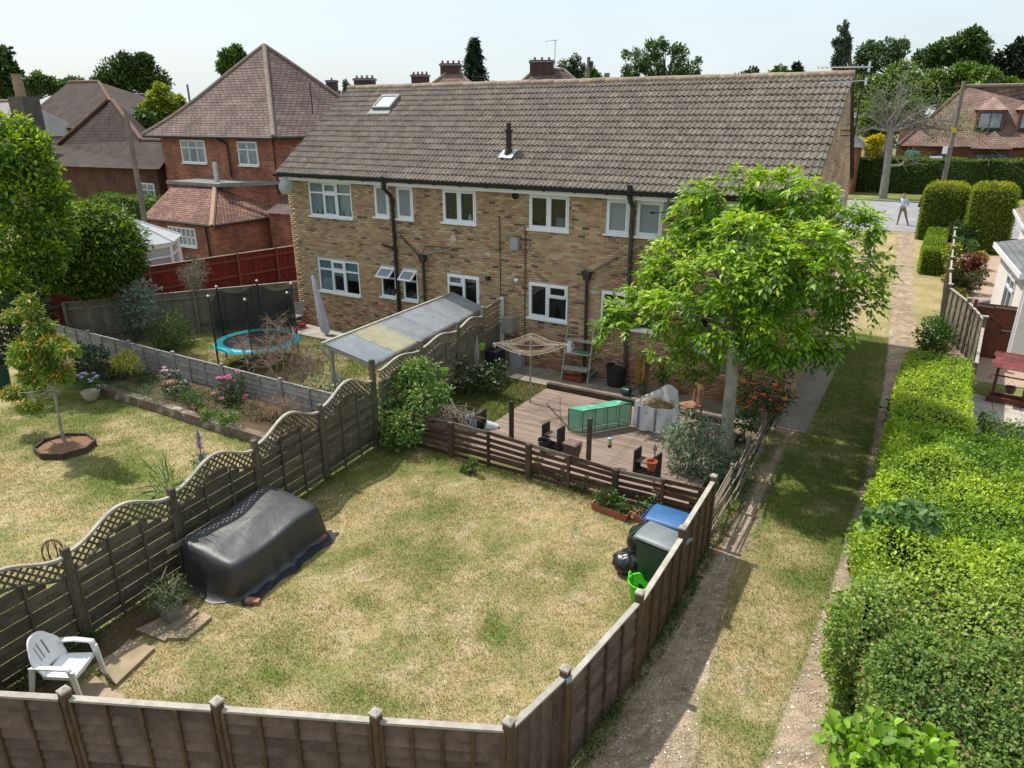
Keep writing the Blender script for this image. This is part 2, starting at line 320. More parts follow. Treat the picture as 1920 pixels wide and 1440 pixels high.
def dark(c, k): return tuple(v*k for v in c)
DRY = np.array((.42, .335, .185)); DRY2 = np.array((.46, .38, .26)); GRN = np.array((.155, .185, .05)); GRN2 = np.array((.09, .14, .028)); YEL = np.array((.30, .255, .095))
def lawn_col(x, y, green=0., seed=0):
    a = fbm(x*.55, y*.55, 3+seed); b = fbm(x*1.9, y*1.9, 9+seed, 5); c = fbm(x*5.5, y*5.5, 15+seed, 3)
    t = np.clip((a-.47)*1.9+(b-.5)*1.7+.66-green*1.15, 0, 1)[:, None]
    k = GRN*(1-t)+DRY*t; k = np.where(t < .3, k*(.7+t)+GRN2*(.3-t), k)
    q = np.clip((b-.58)*6, 0, 1)[:, None]*(t > .6); k = k*(1-q*.6)+DRY2*q*.6
    d5 = fbm(x*13, y*13, 21+seed, 2); w = np.clip((.4-d5)*5, 0, 1)[:, None]; k = k*(1-.55*w)+GRN*.55*w
    w = np.clip((c-.55)*5, 0, 1)[:, None]; k = k*(1-.55*w)+YEL*.55*w*np.where(t > .5, 1., .8)
    w = np.clip((.42-c)*6, 0, 1)[:, None]; k = k*(1-.5*w)+GRN*.5*w
    return k
def inpoly(x, y, poly):
    ins = np.zeros(len(x), bool); n = len(poly)
    for i in range(n):
        (x1, y1), (x2, y2) = poly[i], poly[(i+1) % n]
        if y1 == y2: continue
        ins ^= ((y1 > y) != (y2 > y)) & (x < (x2-x1)*(y-y1)/(y2-y1)+x1)
    return ins
TERR = np.vectorize(terr)
def sheet(name, poly, step, colfn, z, mat, bumpy=.0, kind='structure'):
    xs = [p[0] for p in poly]; ys = [p[1] for p in poly]; X = np.arange(min(xs), max(xs)+step, step); Y = np.arange(min(ys), max(ys)+step, step)
    gx, gy = np.meshgrid(X, Y, indexing='ij'); gx = gx.ravel(); gy = gy.ravel(); nu, nv = len(X), len(Y)
    zz = TERR(gy)+z+(bumpy*(fbm(gx*1.3, gy*1.3, 31)-.5) if bumpy else 0)
    i, j = np.meshgrid(np.arange(nu-1), np.arange(nv-1), indexing='ij'); a = (i*nv+j).ravel(); F = np.stack([a, a+nv, a+nv+1, a+1], 1)
    cx = gx[a]+step/2; cy = gy[a]+step/2; F = F[inpoly(cx, cy, poly)]
    o = np_mesh(name, np.c_[gx, gy, zz], F, mat, None, colfn(gx, gy), True); o['kind'] = kind; return o
def blades(name, poly, n, h, w, colfn, z, label, dens=None):
    xs = [p[0] for p in poly]; ys = [p[1] for p in poly]; m_ = n*(14 if dens is not None else 2); x = RNG.uniform(min(xs), max(xs), m_); y = RNG.uniform(min(ys), max(ys), m_)
    k = inpoly(x, y, poly)
    if dens is not None: k &= RNG.random(len(x)) < dens(x, y)
    x = x[k][:n]; y = y[k][:n]; n = len(x)
    hh = h*(.5+RNG.random(n)) ; a = RNG.random(n)*6.283; ln = RNG.standard_normal((n, 2))*.55
    b = np.c_[x, y, TERR(y)+z-.004]; s = np.c_[np.cos(a), np.sin(a), np.zeros(n)]*w*(.6+.8*RNG.random((n, 1)))
    V = np.stack([b-s, b+s, b+np.c_[ln*hh[:, None], hh]], 1).reshape(-1, 3); F = np.arange(3*n).reshape(-1, 3)
    c = colfn(x, y)*(1+.25*RNG.standard_normal((n, 1))).clip(.4, 1.7); o = np_mesh(name, V, F, GRASS, None, np.repeat(c, 3, 0)); return tag(o, label, 'grass', kind='stuff')

# ground sheet to the horizon
gp = P(); Ys = [-60, -10, 0, 5, 10, 15, 19, 25, 35, 48, 70, 120, 300, 900]; Xs = [-900, -200, -60, -30, -10, 5, 30, 200, 900]
for yv in Ys:
    for xv in Xs: gp.v.append((xv, yv, terr(yv)-.03))
for i in range(len(Ys)-1):
    for j in range(len(Xs)-1): a = i*len(Xs)+j; gp.f.append((a, a+1, a+1+len(Xs), a+len(Xs)))
tag(gp.build('ground', M('ground_grass', (.10, .12, .035), (.2, .17, .075), .8, 1, .4, 8)), kind='structure')

LATT = [(-9.62, 2.3), (-9.76, 4.12), (-9.94, 5.92), (-10.11, 7.75), (-10.29, 9.58), (-10.46, 11.42)]
NEAR = [(-10.3, 1.12), (-8.68, 1.88), (-7.12, 2.66), (-5.6, 3.39), (-4.07, 4.12), (-2.84, 4.72)]
SIDE = [(-2.84, 4.72), (-2.68, 5.67), (-2.5, 7.47), (-2.52, 9.3), (-2.56, 11.1)]
lawn_poly = [NEAR[0], NEAR[-1], SIDE[1], SIDE[2], SIDE[-1], (-2.6, 11.9), (-10.6, 11.9), LATT[-1], LATT[0]]
def lawn_c(x, y):
    dl = np.clip(1.3-(x+9.75+.094*(y-4)), 0, 1.3)/1.3; db = np.clip(.7-(11.75-y), 0, .7)/.7
    return lawn_col(x, y, .75*dl+.5*db)
sheet('lawn', lawn_poly, .07, lawn_c, 0., GROUND, .02)
blades('grass', lawn_poly, 230000, .028, .0045, lawn_c, .002, 'short parched lawn grass inside the fenced garden')
def rimd(x, y):
    d = np.full(len(x), 9.)
    for (a, b) in [(LATT[0], LATT[-1]), (NEAR[0], NEAR[-1]), (SIDE[0], SIDE[1]), (SIDE[1], SIDE[-1]), ((-10.6, 11.72), (-2.6, 11.72))]:
        ax, ay = a; bx_, by = b; L2 = (bx_-ax)**2+(by-ay)**2; t = np.clip(((x-ax)*(bx_-ax)+(y-ay)*(by-ay))/L2, 0, 1); d = np.minimum(d, np.hypot(x-ax-t*(bx_-ax), y-ay-t*(by-ay)))
    return np.where(d > .05, np.exp(-d/.1)*1.6, 0)+.004*(fbm(x*3, y*3, 88) > .62)
blades('grass', lawn_poly, 26000, .085, .006, lambda x, y: lawn_col(x, y, .55, 5), .0, 'longer green grass tufts at the foot of the lawn fences', rimd)
leftl = [(-26, -3), (-9.5, -3), (-9.65, 2.3), LATT[-1], (-10.46, 11.5), (-24.5, 11.5)]
def left_c(x, y): return lawn_col(x, y, .1+.5*np.clip((y-9.2)/.8, 0, 1), 40)
sheet('lawn', leftl, .1, left_c, 0., GROUND, .02)
leftb = [(-21, 1.5), (-9.65, 1.5), (-10.35, 10.2), (-20.5, 10.2)]
blades('grass', leftb, 130000, .035, .006, left_c, .002, 'patchy green and straw grass of the left garden')
trl = [(-26.5, 11.65), (-10.5, 11.65), (-11.1, 18.0), (-21.5, 18.0), (-22.5, 15.5)]
def tr_c(x, y): return lawn_col(x, y, .38, 70)*.9
sheet('lawn', trl, .1, tr_c, 0., GROUND, .02)
blades('grass', [(-22, 11.8), (-12, 11.8), (-12.2, 17.2), (-21, 17.2)], 60000, .05, .008, tr_c, .002, 'grass around the trampoline')
# gravel track with its grass spine
rows = [(1440, 1300, 1425, 1535), (1150, 1348, 1537, 1575), (1000, 1400, 1590, 1625), (830, 1475, 1640, 1690), (700, 1560, 1662, 1712), (640, 1592, 1668, 1718), (554, 1627, 1673, 1714), (438, 1646, 1685, 1718)]
tk = np.array([[GT(a, y)[1]]+[GT(v, y)[0] for v in (a, b, c)] for (y, a, b, c) in rows])
def edge(k, y): return np.interp(y, tk[:, 0], tk[:, k])
GRV = np.array((.41, .325, .235)); GRV2 = np.array((.22, .165, .115))
def track_c(x, y):
    wob = (fbm(x*1.5, y*1.5, 55)-.5)*.45; e1 = edge(1, y)+wob; e2 = edge(2, y)+wob*.25; e3 = edge(3, y)+wob*.5
    g = np.clip((x-e1)/.22+.5, 0, 1)*np.clip((e2-x)/.06+.5, 0, 1); g = np.maximum(g, np.clip((x-e3)/.15+.5, 0, 1)); g = np.maximum(g, np.clip((-2.35-x+wob)/.2, 0, 1)*(y < 17))
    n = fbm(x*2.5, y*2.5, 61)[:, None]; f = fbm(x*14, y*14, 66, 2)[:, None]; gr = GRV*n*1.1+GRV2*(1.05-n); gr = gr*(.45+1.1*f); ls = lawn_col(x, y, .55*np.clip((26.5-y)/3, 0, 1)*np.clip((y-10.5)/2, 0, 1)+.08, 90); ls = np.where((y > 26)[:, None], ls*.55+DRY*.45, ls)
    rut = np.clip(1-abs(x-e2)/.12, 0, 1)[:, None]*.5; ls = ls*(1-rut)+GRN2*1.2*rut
    return gr*(1-g[:, None])+ls*g[:, None]
trackp = [(-2.75, 1), (3, 1), (3, 27), (1.2, 27), (1.0, 46.2), (-6, 46.2), (-6, 27), (-2.75, 25.8)]
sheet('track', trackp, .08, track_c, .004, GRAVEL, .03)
def spine(x, y): e1 = edge(1, y); e2 = edge(2, y); e3 = edge(3, y); return np.where(((x > e1) & (x < e2)) | (x > e3+.1) | (x < -2.3), .9, .03)
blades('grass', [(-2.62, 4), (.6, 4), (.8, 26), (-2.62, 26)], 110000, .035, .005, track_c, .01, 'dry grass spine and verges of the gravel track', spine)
# loose stones
n = 9000; x = RNG.uniform(-2.6, .2, n*2); y = 3.5+RNG.random(n*2)**1.5*20; k = spine(x, y) < .5; x = x[k][:n]; y = y[k][:n]; n = len(x)
r = .007+.024*RNG.random(n)**3; b = np.c_[x, y, TERR(y)+.012]; dirs = np.array([(1, 0, 0), (-.5, .87, 0), (-.5, -.87, 0), (0, 0, .8)])
V = (b[:, None, :]+dirs[None]*r[:, None, None]*(.6+.8*RNG.random((n, 4, 1)))).reshape(-1, 3); q = np.arange(n)[:, None]*4; F = np.concatenate([q+[0, 1, 3], q+[1, 2, 3], q+[2, 0, 3]], 0)
tag(np_mesh('gravel', V, F, leaf_mat('stone_chip', 0, .8, .3), None, np.repeat(pal([(.25, .2, .16), (.4, .35, .28), (.6, .55, .48)], n), 4, 0)), 'loose pale stones of the gravel track', 'gravel', kind='stuff')
# concrete apron beside the house, path behind it
sp = P(); sp.box((-2.28, 18.1, -.03), (.74, 1.8, .12)); sp.box((-2.28, 22.3, terr(22.3)-.03), (.74, 6.7, .12), rx=math.atan(1.4/29)); tag(sp.build('side_path', M('path_concrete', (.24, .215, .18), (.17, .15, .125), 2.5, .95, .5, 25)), kind='structure')
sp = P(); sp.box((-7.0, 17.46, -.0), (8.1, 1.22, .12)); tag(sp.build('back_path', M('dirty_concrete', (.30, .265, .215), (.17, .14, .105), 2.2, .95, .5, 25)), kind='structure')
sp = P(); sp.box((-17.4, 17.5, -.0), (5.2, 1.1, .1)); tag(sp.build('patio', CONC), kind='structure')
# soil patches in the back yard
yard = [(-10.5, 11.9), (-2.75, 11.9), (-2.75, 17.1), (-11.05, 17.1)]
def yard_c(x, y):
    g = fbm(x*1.2, y*1.2, 77)[:, None]; k = np.clip((g-.4)*4, 0, 1); return np.array((.16, .115, .075))*(1-k)+np.array((.12, .14, .04))*k
sheet('yard', yard, .1, yard_c, .006, GROUND, .03)
blades('grass', [(-10.9, 13), (-8.3, 13), (-8.6, 17), (-11, 17)], 14000, .06, .009, lambda x, y: lawn_col(x, y, .7, 5), .01, 'weedy green grass beside the wooden deck')
# road
ry0 = GT(1650, 432)[1]; ry1 = GT(1650, 378)[1]
rp = P(); rp.grid(lambda u, v: (-60+120*u, [ry0, 46.5, 48, 49, 52, ry1][round(v*5)], terr([ry0, 46.5, 48, 49, 52, ry1][round(v*5)])+.025), 2, 6); tag(rp.build('road', M('asphalt', (.30, .30, .305), (.22, .22, .225), 1.2, .9, .4, 60)), kind='structure')
kp = P(); kp.box((0, ry1+.08, 1.46), (120, .16, .14)); tag(kp.build('kerb', CONC), kind='structure')
vg = sheet('verge', [(-40, ry1+.17), (40, ry1+.17), (40, ry1+6), (-40, ry1+6)], .5, lambda x, y: lawn_col(x, y, .45, 12), .09, GROUND)
# driveway paving of the bungalow
dv = P(); dv.box((4.05, 34, .735), (6.2, 22, .04), rx=math.atan(1.4/29)); tag(dv.build('driveway', M('block_paving', (.42, .31, .24), (.34, .25, .19), 2, .9, .3, 30)), kind='structure')
# ---------------------------------------------------------------- brick apartment house
HX0, HX1, HY0, HY1, WT = -19.9, -2.66, 18.09, 25.3, 5.24
EAVY, EAVZ, RIDY, RIDZ, VX0, VX1 = 17.72, 5.44, 21.7, 8.26, -20.0, -2.6
house = thing('apartment_house', 'long two-storey tan brick house with brown concrete tile roof', 'house', (HX0, HY0, 0))
def HL(x, y, z): return (x-HX0, y-HY0, z)
TAN = [(0, (.50, .36, .195)), (.18, (.44, .295, .145)), (.36, (.56, .42, .25)), (.52, (.39, .255, .13)), (.64, (.50, .30, .18)), (.74, (.42, .19, .12)), (.84, (.50, .35, .24)), (.91, (.22, .15, .1)), (.965, (.085, .07, .065))]
_mn = np.mean([c for _, c in TAN], 0); TAN = [(p, tuple(np.array(c)*.86*.96+_mn*.14*.96)) for p, c in TAN]
RED = [(0, (.40, .17, .10)), (.25, (.34, .14, .085)), (.45, (.44, .26, .15)), (.6, (.38, .22, .12)), (.75, (.30, .11, .07)), (.88, (.14, .09, .07)), (.95, (.48, .33, .2))]
BRK = M('stock_brick', (.4, .3, .2), (.34, .24, .145), 14, .9, .4, 60, rnd=.16, ramp=TAN, lo=.5, hi=.8)
BRKR = M('red_stock_brick', (.4, .2, .1), (.28, .15, .09), 14, .9, .4, 60, rnd=.16, ramp=RED, lo=.45, hi=.75)
MORT = M('mortar', (.48, .42, .33), (.36, .31, .24), 5, .95, .3, 40)
wins = dict(ul=(-18.87, -16.93, 4.06, 5.2), u2=(-15.94, -15.34, 4.2, 5.2), u2b=(-15.02, -14.36, 4.2, 5.2), u3=(-13.21, -11.99, 4.22, 5.2), u4=(-10.17, -8.9, 4.24, 5.2), u5=(-7.78, -7.12, 4.28, 5.2), u5b=(-6.92, -6.2, 4.28, 5.2), u6=(-5.25, -3.9, 4.24, 5.2),
            ll=(-18.76, -16.84, 1.42, 2.585), l2=(-15.87, -15.24, 1.56, 2.585), l2b=(-14.92, -14.32, 1.56, 2.585), l3=(-13.13, -11.92, 1.62, 2.62), l4=(-10.16, -8.87, 1.62, 2.68), l5=(-7.82, -6.24, 1.72, 2.7), l6=(-5.2, -3.6, 1.4, 2.7))
# wall with its openings
xs = sorted({HX0, HX1} | {v for w in wins.values() for v in w[:2]}); zs = sorted({-.1, WT} | {v for w in wins.values() for v in w[2:]})
def inwin(x, z, pad=0.): return any(a-pad < x < b+pad and c-pad < z < d+pad for a, b, c, d in wins.values())
wp = P()
for i in range(len(xs)-1):
    for j in range(len(zs)-1):
        if not inwin((xs[i]+xs[i+1])/2, (zs[j]+zs[j+1])/2): wp.poly([HL(xs[i], HY0, zs[j]), HL(xs[i+1], HY0, zs[j]), HL(xs[i+1], HY0, zs[j+1]), HL(xs[i], HY0, zs[j+1])])
for a, b, c, d in wins.values():
    e = HY0+.11
    for q in ([(a, HY0, c), (a, e, c), (a, e, d), (a, HY0, d)], [(b, HY0, c), (b, HY0, d), (b, e, d), (b, e, c)], [(a, HY0, d), (a, e, d), (b, e, d), (b, HY0, d)], [(a, HY0, c), (b, HY0, c), (b, e, c), (a, e, c)]): wp.poly([HL(*v) for v in q])
wall = wp.build('wall', MORT, house, fix=False)
GAB = course_mat('gable_brick', (.52, .34, .19), (.27, .15, .1), (.40, .35, .28), .3, .1, bump=.4, msize=.1)
gp = P(); gz = RIDZ-.14
gp.poly([HL(HX1, HY0, -.1), HL(HX1, HY1, -.1), HL(HX1, HY1, WT), HL(HX1, RIDY, gz), HL(HX1, HY0, WT)])
gp.poly([HL(HX0, HY1, -.1), HL(HX0, HY0, -.1), HL(HX0, HY0, WT), HL(HX0, RIDY, gz), HL(HX0, HY1, WT)])
gp.poly([HL(HX1, HY1, -.1), HL(HX0, HY1, -.1), HL(HX0, HY1, WT), HL(HX1, HY1, WT)])
gp.build('gable_wall', GAB, house, uv=True, fix=False)
# bricks: stretcher bond, each proud of its mortar
BL, BH, BP = .216, .066, .008
items = []
z = .02; rown = 0
while z+BH < WT:
    x = HX0+.002-(.113 if rown % 2 else 0)
    while x < HX1:
        a = max(x, HX0); b = min(x+BL, HX1)
        segs = [(a, b)]
        for (wa, wb, wc, wd) in wins.values():
            if wc-.005 < z+BH and wd+.005 > z:
                ns = []
                for (p, q) in segs:
                    if q <= wa or p >= wb: ns.append((p, q)); continue
                    if p < wa: ns.append((p, wa))
                    if q > wb: ns.append((wb, q))
                segs = ns
        for p, q in segs:
            if q-p > .03: items.append((p, q, z+random.uniform(-.002, .002), random.uniform(.002, .006)))
        x += .226
    z += .0755; rown += 1
def is_red(p, z): return random.random() < max(0, min(.85, (1.55-z)*.75*(1 if p > -14 else .35)))
full = [k for k in range(len(items)) if items[k][1]-items[k][0] > .21 and items[k][0] < -7.9 and items[k][2] > 1.5 and not (-11.3 < items[k][0] < -10.9)]
full.sort(key=lambda k: (items[k][0])**2+items[k][2]**2*0+HY0**2+(7.2-items[k][2])**2); single = set(full[:300])
bme = {m.name: P().box((0, 0, 0), (BL, .02, BH)).mesh('brick', m) for m in (BRK, BRKR)}
def bgeo(lst):
    V = []; F = []
    for (p, q, z, d) in lst:
        y0 = -d; y1 = .002; n = len(V); p -= HX0; q -= HX0
        V += [(p, y1, z), (q, y1, z), (q, y1, z+BH), (p, y1, z+BH), (p, y0, z), (q, y0, z), (q, y0, z+BH), (p, y0, z+BH)]
        F += [(n+4, n+5, n+6, n+7), (n, n+1, n+5, n+4), (n+3, n+7, n+6, n+2), (n, n+4, n+7, n+3), (n+1, n+2, n+6, n+5)]
    return V, F
rest = {BRK.name: [], BRKR.name: []}
for k, it in enumerate(items):
    mm = BRKR if is_red(it[0], it[2]) else BRK
    if k in single: link('brick', bme[mm.name], wall, ((it[0]+it[1])/2-HX0, .01-it[3], it[2]+BH/2))
    else: rest[mm.name].append(it)
for mm in (BRK, BRKR):
    V, F = bgeo(rest[mm.name]); o = np_mesh('brickwork', V, F, mm, wall); o['kind'] = 'stuff'
# roof
slope = math.hypot(RIDY-EAVY, RIDZ-EAVZ); su = np.array((0, (RIDY-EAVY)/slope, (RIDZ-EAVZ)/slope)); sn = np.array((0, -su[2], su[1]))
TILE = M('concrete_tile', (.185, .158, .134), (.115, .097, .081), 7, .95, .5, 30, rnd=.17, spots=[(22, .62, (.5, .45, .36), .8), (3.5, .62, (.27, .23, .14), .45)])
roof = P().prism([HL(VX0+.04, EAVY, EAVZ-.05), HL(VX0+.04, RIDY, RIDZ-.06), HL(VX0+.04, 2*RIDY-EAVY, EAVZ-.05), HL(VX0+.04, RIDY, RIDZ-.2)], (VX1-VX0-.08, 0, 0)).build('roof', M('roof_underlay', (.07, .06, .05)), house)
# rear slope as one tiled plane (unseen side)
bk = P(); bk.poly([HL(VX0, RIDY, RIDZ), HL(VX1, RIDY, RIDZ), HL(VX1, 2*RIDY-EAVY, EAVZ), HL(VX0, 2*RIDY-EAVY, EAVZ)]); bk.build('rear_tiling', course_mat('rear_tiles', (.24, .2, .165), (.19, .16, .13), (.05, .04, .035), .3, .285), roof, uv=True)
NC, NT = 17, 58; gauge = slope/NC; tw = (VX1-VX0)/NT
prof = [(0, .0), (.10, .03), (.2, .036), (.32, .008), (.5, .0), (.6, .03), (.7, .036), (.82, .008), (1.0, .0)]
def tile_mesh():
    V = []; F = []; L = gauge+.05; k = len(prof)
    for s_, lift in ((0, .034), (1, .0)):
        for (u, h) in prof: q = su*(s_*L)+sn*(h*1.0+lift+.006); V.append((u*tw*1.0, q[1], q[2]))
    for (u, h) in prof: q = sn*(h*.2-.004)-su*.0; V.append((u*tw, q[1], q[2]))
    for i in range(k-1): F.append((i, i+1, k+i+1, k+i)); F.append((2*k+i, 2*k+i+1, i+1, i))
    F.append((0, k, 2*k)); F.append((k-1, 3*k-1, 2*k-1)); return V, F
tv, tf = tile_mesh(); tme = bpy.data.meshes.new('roof_tile'); tme.from_pydata(tv, [], tf); tme.materials.append(TILE); tme.update()
tiles = []
for c in range(NC):
    for t in range(NT):
        x = VX0+t*tw; o = su*(c*gauge); tiles.append((x, EAVY+o[1], EAVZ+o[2], c, t))
vis = [k for k, q in enumerate(tiles) if not (q[0] > -6.2 and q[3] < 3)]; vis.sort(key=lambda k: tiles[k][0]**2+tiles[k][1]**2); tsing = set(vis[:300])
V = []; F = []; tva = np.array(tv)
for k, (x, y, z, c, t) in enumerate(tiles):
    jx, jz = random.uniform(-.006, .006), random.uniform(-.005, .006)
    if k in tsing: link('roof_tile', tme, roof, HL(x+jx, y, z+jz))
    else:
        n = len(V); V += [tuple(q) for q in (tva+np.array(HL(x+jx, y, z+jz)))]; F += [tuple(i+n for i in f) for f in tf]
me = bpy.data.meshes.new('tiling'); me.from_pydata(V, [], F); me.materials.append(TILE); me.update(); o = link('tiling', me, roof); o['kind'] = 'stuff'
RIDGE = M('lichened_ridge', (.30, .25, .20), (.22, .18, .14), 5, .95, .5, 25, rnd=.2, spots=[(2.3, .56, (.46, .25, .09), .75), (11, .58, (.50, .46, .38), .7)])
rme = P().tube([(0, 0, 0), (.43, 0, 0)], .115, 12).mesh('ridge_tile', RIDGE, True)
x = VX0-.02
while x < VX1-.1: link('ridge_tile', rme, roof, HL(x, RIDY, RIDZ+.0+random.uniform(-.008, .008))); x += .436
# verge, fascia, gutter
for X in (VX0+.03, VX1-.03): P().beam(HL(X, EAVY+.05, EAVZ-.07), HL(X, RIDY, RIDZ-.1), .05, .12).build('verge_board', WOODG, house)
P().box(HL((HX0+HX1)/2, HY0-.28, 5.315), (VX1-VX0-.1, .025, .17)).build('fascia', WHITE, house)
P().box(HL((HX0+HX1)/2, HY0-.13, 5.255), (VX1-VX0-.1, .29, .02)).build('soffit', WHITE, house)
gt = P(); gt.grid(lambda u, v: HL(VX0-.05+u*(VX1-VX0+.1), EAVY-.055+.06*math.cos(math.pi*(1+v)), 5.42-.075*math.sin(math.pi*v)), 2, 9)
gu = gt.build('gutter', BLACKP, house)
for k in range(19): bx('gutter_bracket', gu, HL(VX0+.3+k*.93, EAVY-.055, 5.345), (.03, .125, .03), BLACKP)
# windows
def window(key, cols, room=None, curtain=None, frost=False, mat=WHITE, glass=GLASS, deep=1.4, sill=True, extra=None):
    a, b, c, d = wins[key]; w = P(); fb = .055; y = .035; W = b-a; H_ = d-c
    def bar(x0, x1, z0, z1, yy=y, th=.06): w.box((a-HX0+(x0+x1)/2, yy, c+(z0+z1)/2), (x1-x0, th, z1-z0))
    bar(0, W, 0, fb); bar(0, W, H_-fb, H_); bar(0, fb, fb, H_-fb); bar(W-fb, W, fb, H_-fb)
    cells = []; x = fb; usable = W-2*fb; tot = sum(q[0] for q in cols)
    for ci, (cw, rws) in enumerate(cols):
        x1 = x+usable*cw/tot; z = H_-fb; hh = H_-2*fb; rt = sum(q[0] for q in rws)
        if ci < len(cols)-1: bar(x1-.028, x1+.028, fb, H_-fb)
        for ri, (rh, sash) in enumerate(rws):
            z1 = z-hh*rh/rt
            if ri < len(rws)-1: bar(x+.028, x1-.028, z1-.028, z1+.028)
            cells.append((x+(.028 if ci else 0), x1-(.028 if ci < len(cols)-1 else 0), z1+(.028 if ri < len(rws)-1 else 0), z-(.028 if ri else 0), sash)); z = z1
        x = x1
    for (x0, x1, z0, z1, sash) in cells:
        if sash == 1:
            s_ = .042
            for q in ((x0, x1, z0, z0+s_), (x0, x1, z1-s_, z1), (x0, x0+s_, z0+s_, z1-s_), (x1-s_, x1, z0+s_, z1-s_)): bar(*q, yy=y-.02, th=.066)
    wo_ = w.build('window', mat, house)
    for (x0, x1, z0, z1, sash) in cells:
        if sash == 2: continue
        bx('pane', wo_, (a-HX0+(x0+x1)/2, y+.004, c+(z0+z1)/2), (x1-x0-.004, .008, z1-z0-.004), FROST if frost else glass)
    if sill: P().box((a-HX0+W/2, -.03, c-.025), (W+.1, .13, .05)).build('sill', mat, wo_)
    if not frost:
        rm = P(); X0, X1, Z0, Z1, Y0, Y1 = a-HX0-.25, b-HX0+.25, c-.5, d+.02, .118, .118+deep
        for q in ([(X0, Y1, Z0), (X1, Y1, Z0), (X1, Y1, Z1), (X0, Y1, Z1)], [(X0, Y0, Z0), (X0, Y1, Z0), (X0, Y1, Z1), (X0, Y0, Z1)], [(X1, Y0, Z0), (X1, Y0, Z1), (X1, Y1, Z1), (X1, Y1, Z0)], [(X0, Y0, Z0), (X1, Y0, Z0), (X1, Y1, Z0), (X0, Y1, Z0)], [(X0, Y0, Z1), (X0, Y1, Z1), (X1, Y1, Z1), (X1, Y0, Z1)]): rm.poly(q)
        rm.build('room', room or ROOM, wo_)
    if curtain:
        for (f0, f1, zt, zb) in curtain:
            cu = P(); n = int(40*(f1-f0))+6
            cu.grid(lambda u, v: (a-HX0+W*(f0+(f1-f0)*u), .085+.014*math.sin(u*n*1.9), c+H_*(zb+(zt-zb)*v)), n*2, 2); cu.build('curtain', CURT, wo_, fix=False)
    return wo_
S1 = [(1, [(.3, 0), (.7, 0)]), (1, [(.3, 1), (.7, 1)]), (1, [(.3, 0), (.7, 0)])]
BLIND = M('pale_blue_blind', (.42, .50, .55), rough=.8); PALE = M('pale_room', (.36, .36, .31), (.28, .28, .24), 1, .95)
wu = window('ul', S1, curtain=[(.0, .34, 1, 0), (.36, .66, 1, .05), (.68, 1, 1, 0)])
CLAY = M('dark_ornament', (.12, .03, .03), (.03, .02, .02), 9, .5)
for k, (f, h) in enumerate([(.15, .16), (.26, .2), (.55, .13), (.76, .14), (.93, .18)]):
    wx = wins['ul'][0]-HX0+f*1.94; P().lathe([(.03, 0), (.045, h*.35), (.02, h*.7), (.025, h)], 8, (wx, .1, 4.12)).build('ornament', CLAY, wu, True)
window('u2', [(1, [(1, 1)])], frost=True); window('u2b', [(1, [(1, 1)])], frost=True); window('u5', [(1, [(1, 1)])], frost=True); window('u5b', [(1, [(1, 1)])], frost=True)
T2 = [(1, [(1, 1)]), (1, [(1, 1)])]
w3 = window('u3', T2); P().lathe([(.05, 0), (.075, .05), (.06, .12), (.01, .2)], 8, (-12.3-HX0, .15, 4.29)).build('ornament', WHITE, w3, True)
leafy('house_plant', [(-12.9-HX0, .16, 4.4, .12, .05, .12)], 60, .09, [(.03, .06, .02), (.2, .2, .04)], LEAF, w3)
w4 = window('u4', T2, deep=.9); P().box((-9.18-HX0, .22, 4.42), (.34, .2, .3)).build('appliance', M('grey_enamel', (.30, .34, .36), rough=.3), w4)
window('u6', T2, deep=.6)
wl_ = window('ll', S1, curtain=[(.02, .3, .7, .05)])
for (f0, f1, zb) in ((.03, .31, .42), (.36, .64, .5), (.69, .97, .42)): P().box((wins['ll'][0]-HX0+1.92*(f0+f1)/2, .07, 1.42+1.165*(zb+.96)/2), (1.92*(f1-f0), .01, 1.165*(.96-zb))).build('blind', BLIND, wl_)
for key in ('l2', 'l2b'):
    wv = window(key, [(1, [(.36, 2), (.64, 0)])]); a, b, c, d = wins[key]; W = b-a; th = R(52); hz = d-.055; sh = .42; s_ = P()
    def q(u, t): return (a-HX0+u, -.01-math.sin(th)*t, hz-math.cos(th)*t)
    for (u0, u1, t0, t1) in ((.03, W-.03, 0, .05), (.03, W-.03, sh-.05, sh), (.03, .08, .05, sh-.05), (W-.08, W-.03, .05, sh-.05)):
        mid = q((u0+u1)/2, (t0+t1)/2); s_.box(mid, (u1-u0, .045, t1-t0), rx=-th)
    s_.build('open_sash', WHITE, wv); m_ = q(W/2, sh/2); bx('pane', wv, m_, (W-.17, .008, sh-.11), FROST, rx=-th)
    for k in range(4): bx('jar', wv, (a-HX0+.1+k*.12, .16, c+.14+.03*(k % 2)), (.07, .06, .14+.06*(k % 2)), M('window_jar', [(.1, .25, .3), (.3, .1, .08), (.4, .4, .38), (.08, .2, .12)][k], rough=.3))
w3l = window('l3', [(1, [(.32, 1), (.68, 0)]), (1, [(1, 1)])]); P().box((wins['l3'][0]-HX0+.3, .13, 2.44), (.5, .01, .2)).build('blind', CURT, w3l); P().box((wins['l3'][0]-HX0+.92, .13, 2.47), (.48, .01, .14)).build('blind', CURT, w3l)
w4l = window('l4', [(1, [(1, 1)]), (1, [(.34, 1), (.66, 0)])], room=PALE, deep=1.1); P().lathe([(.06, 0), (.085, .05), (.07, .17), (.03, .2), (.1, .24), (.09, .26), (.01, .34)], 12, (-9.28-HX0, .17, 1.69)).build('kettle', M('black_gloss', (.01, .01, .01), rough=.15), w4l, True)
window('l5', [(1, [(.3, 1), (.7, 0)]), (1, [(.3, 1), (.7, 0)])]); window('l6', T2)
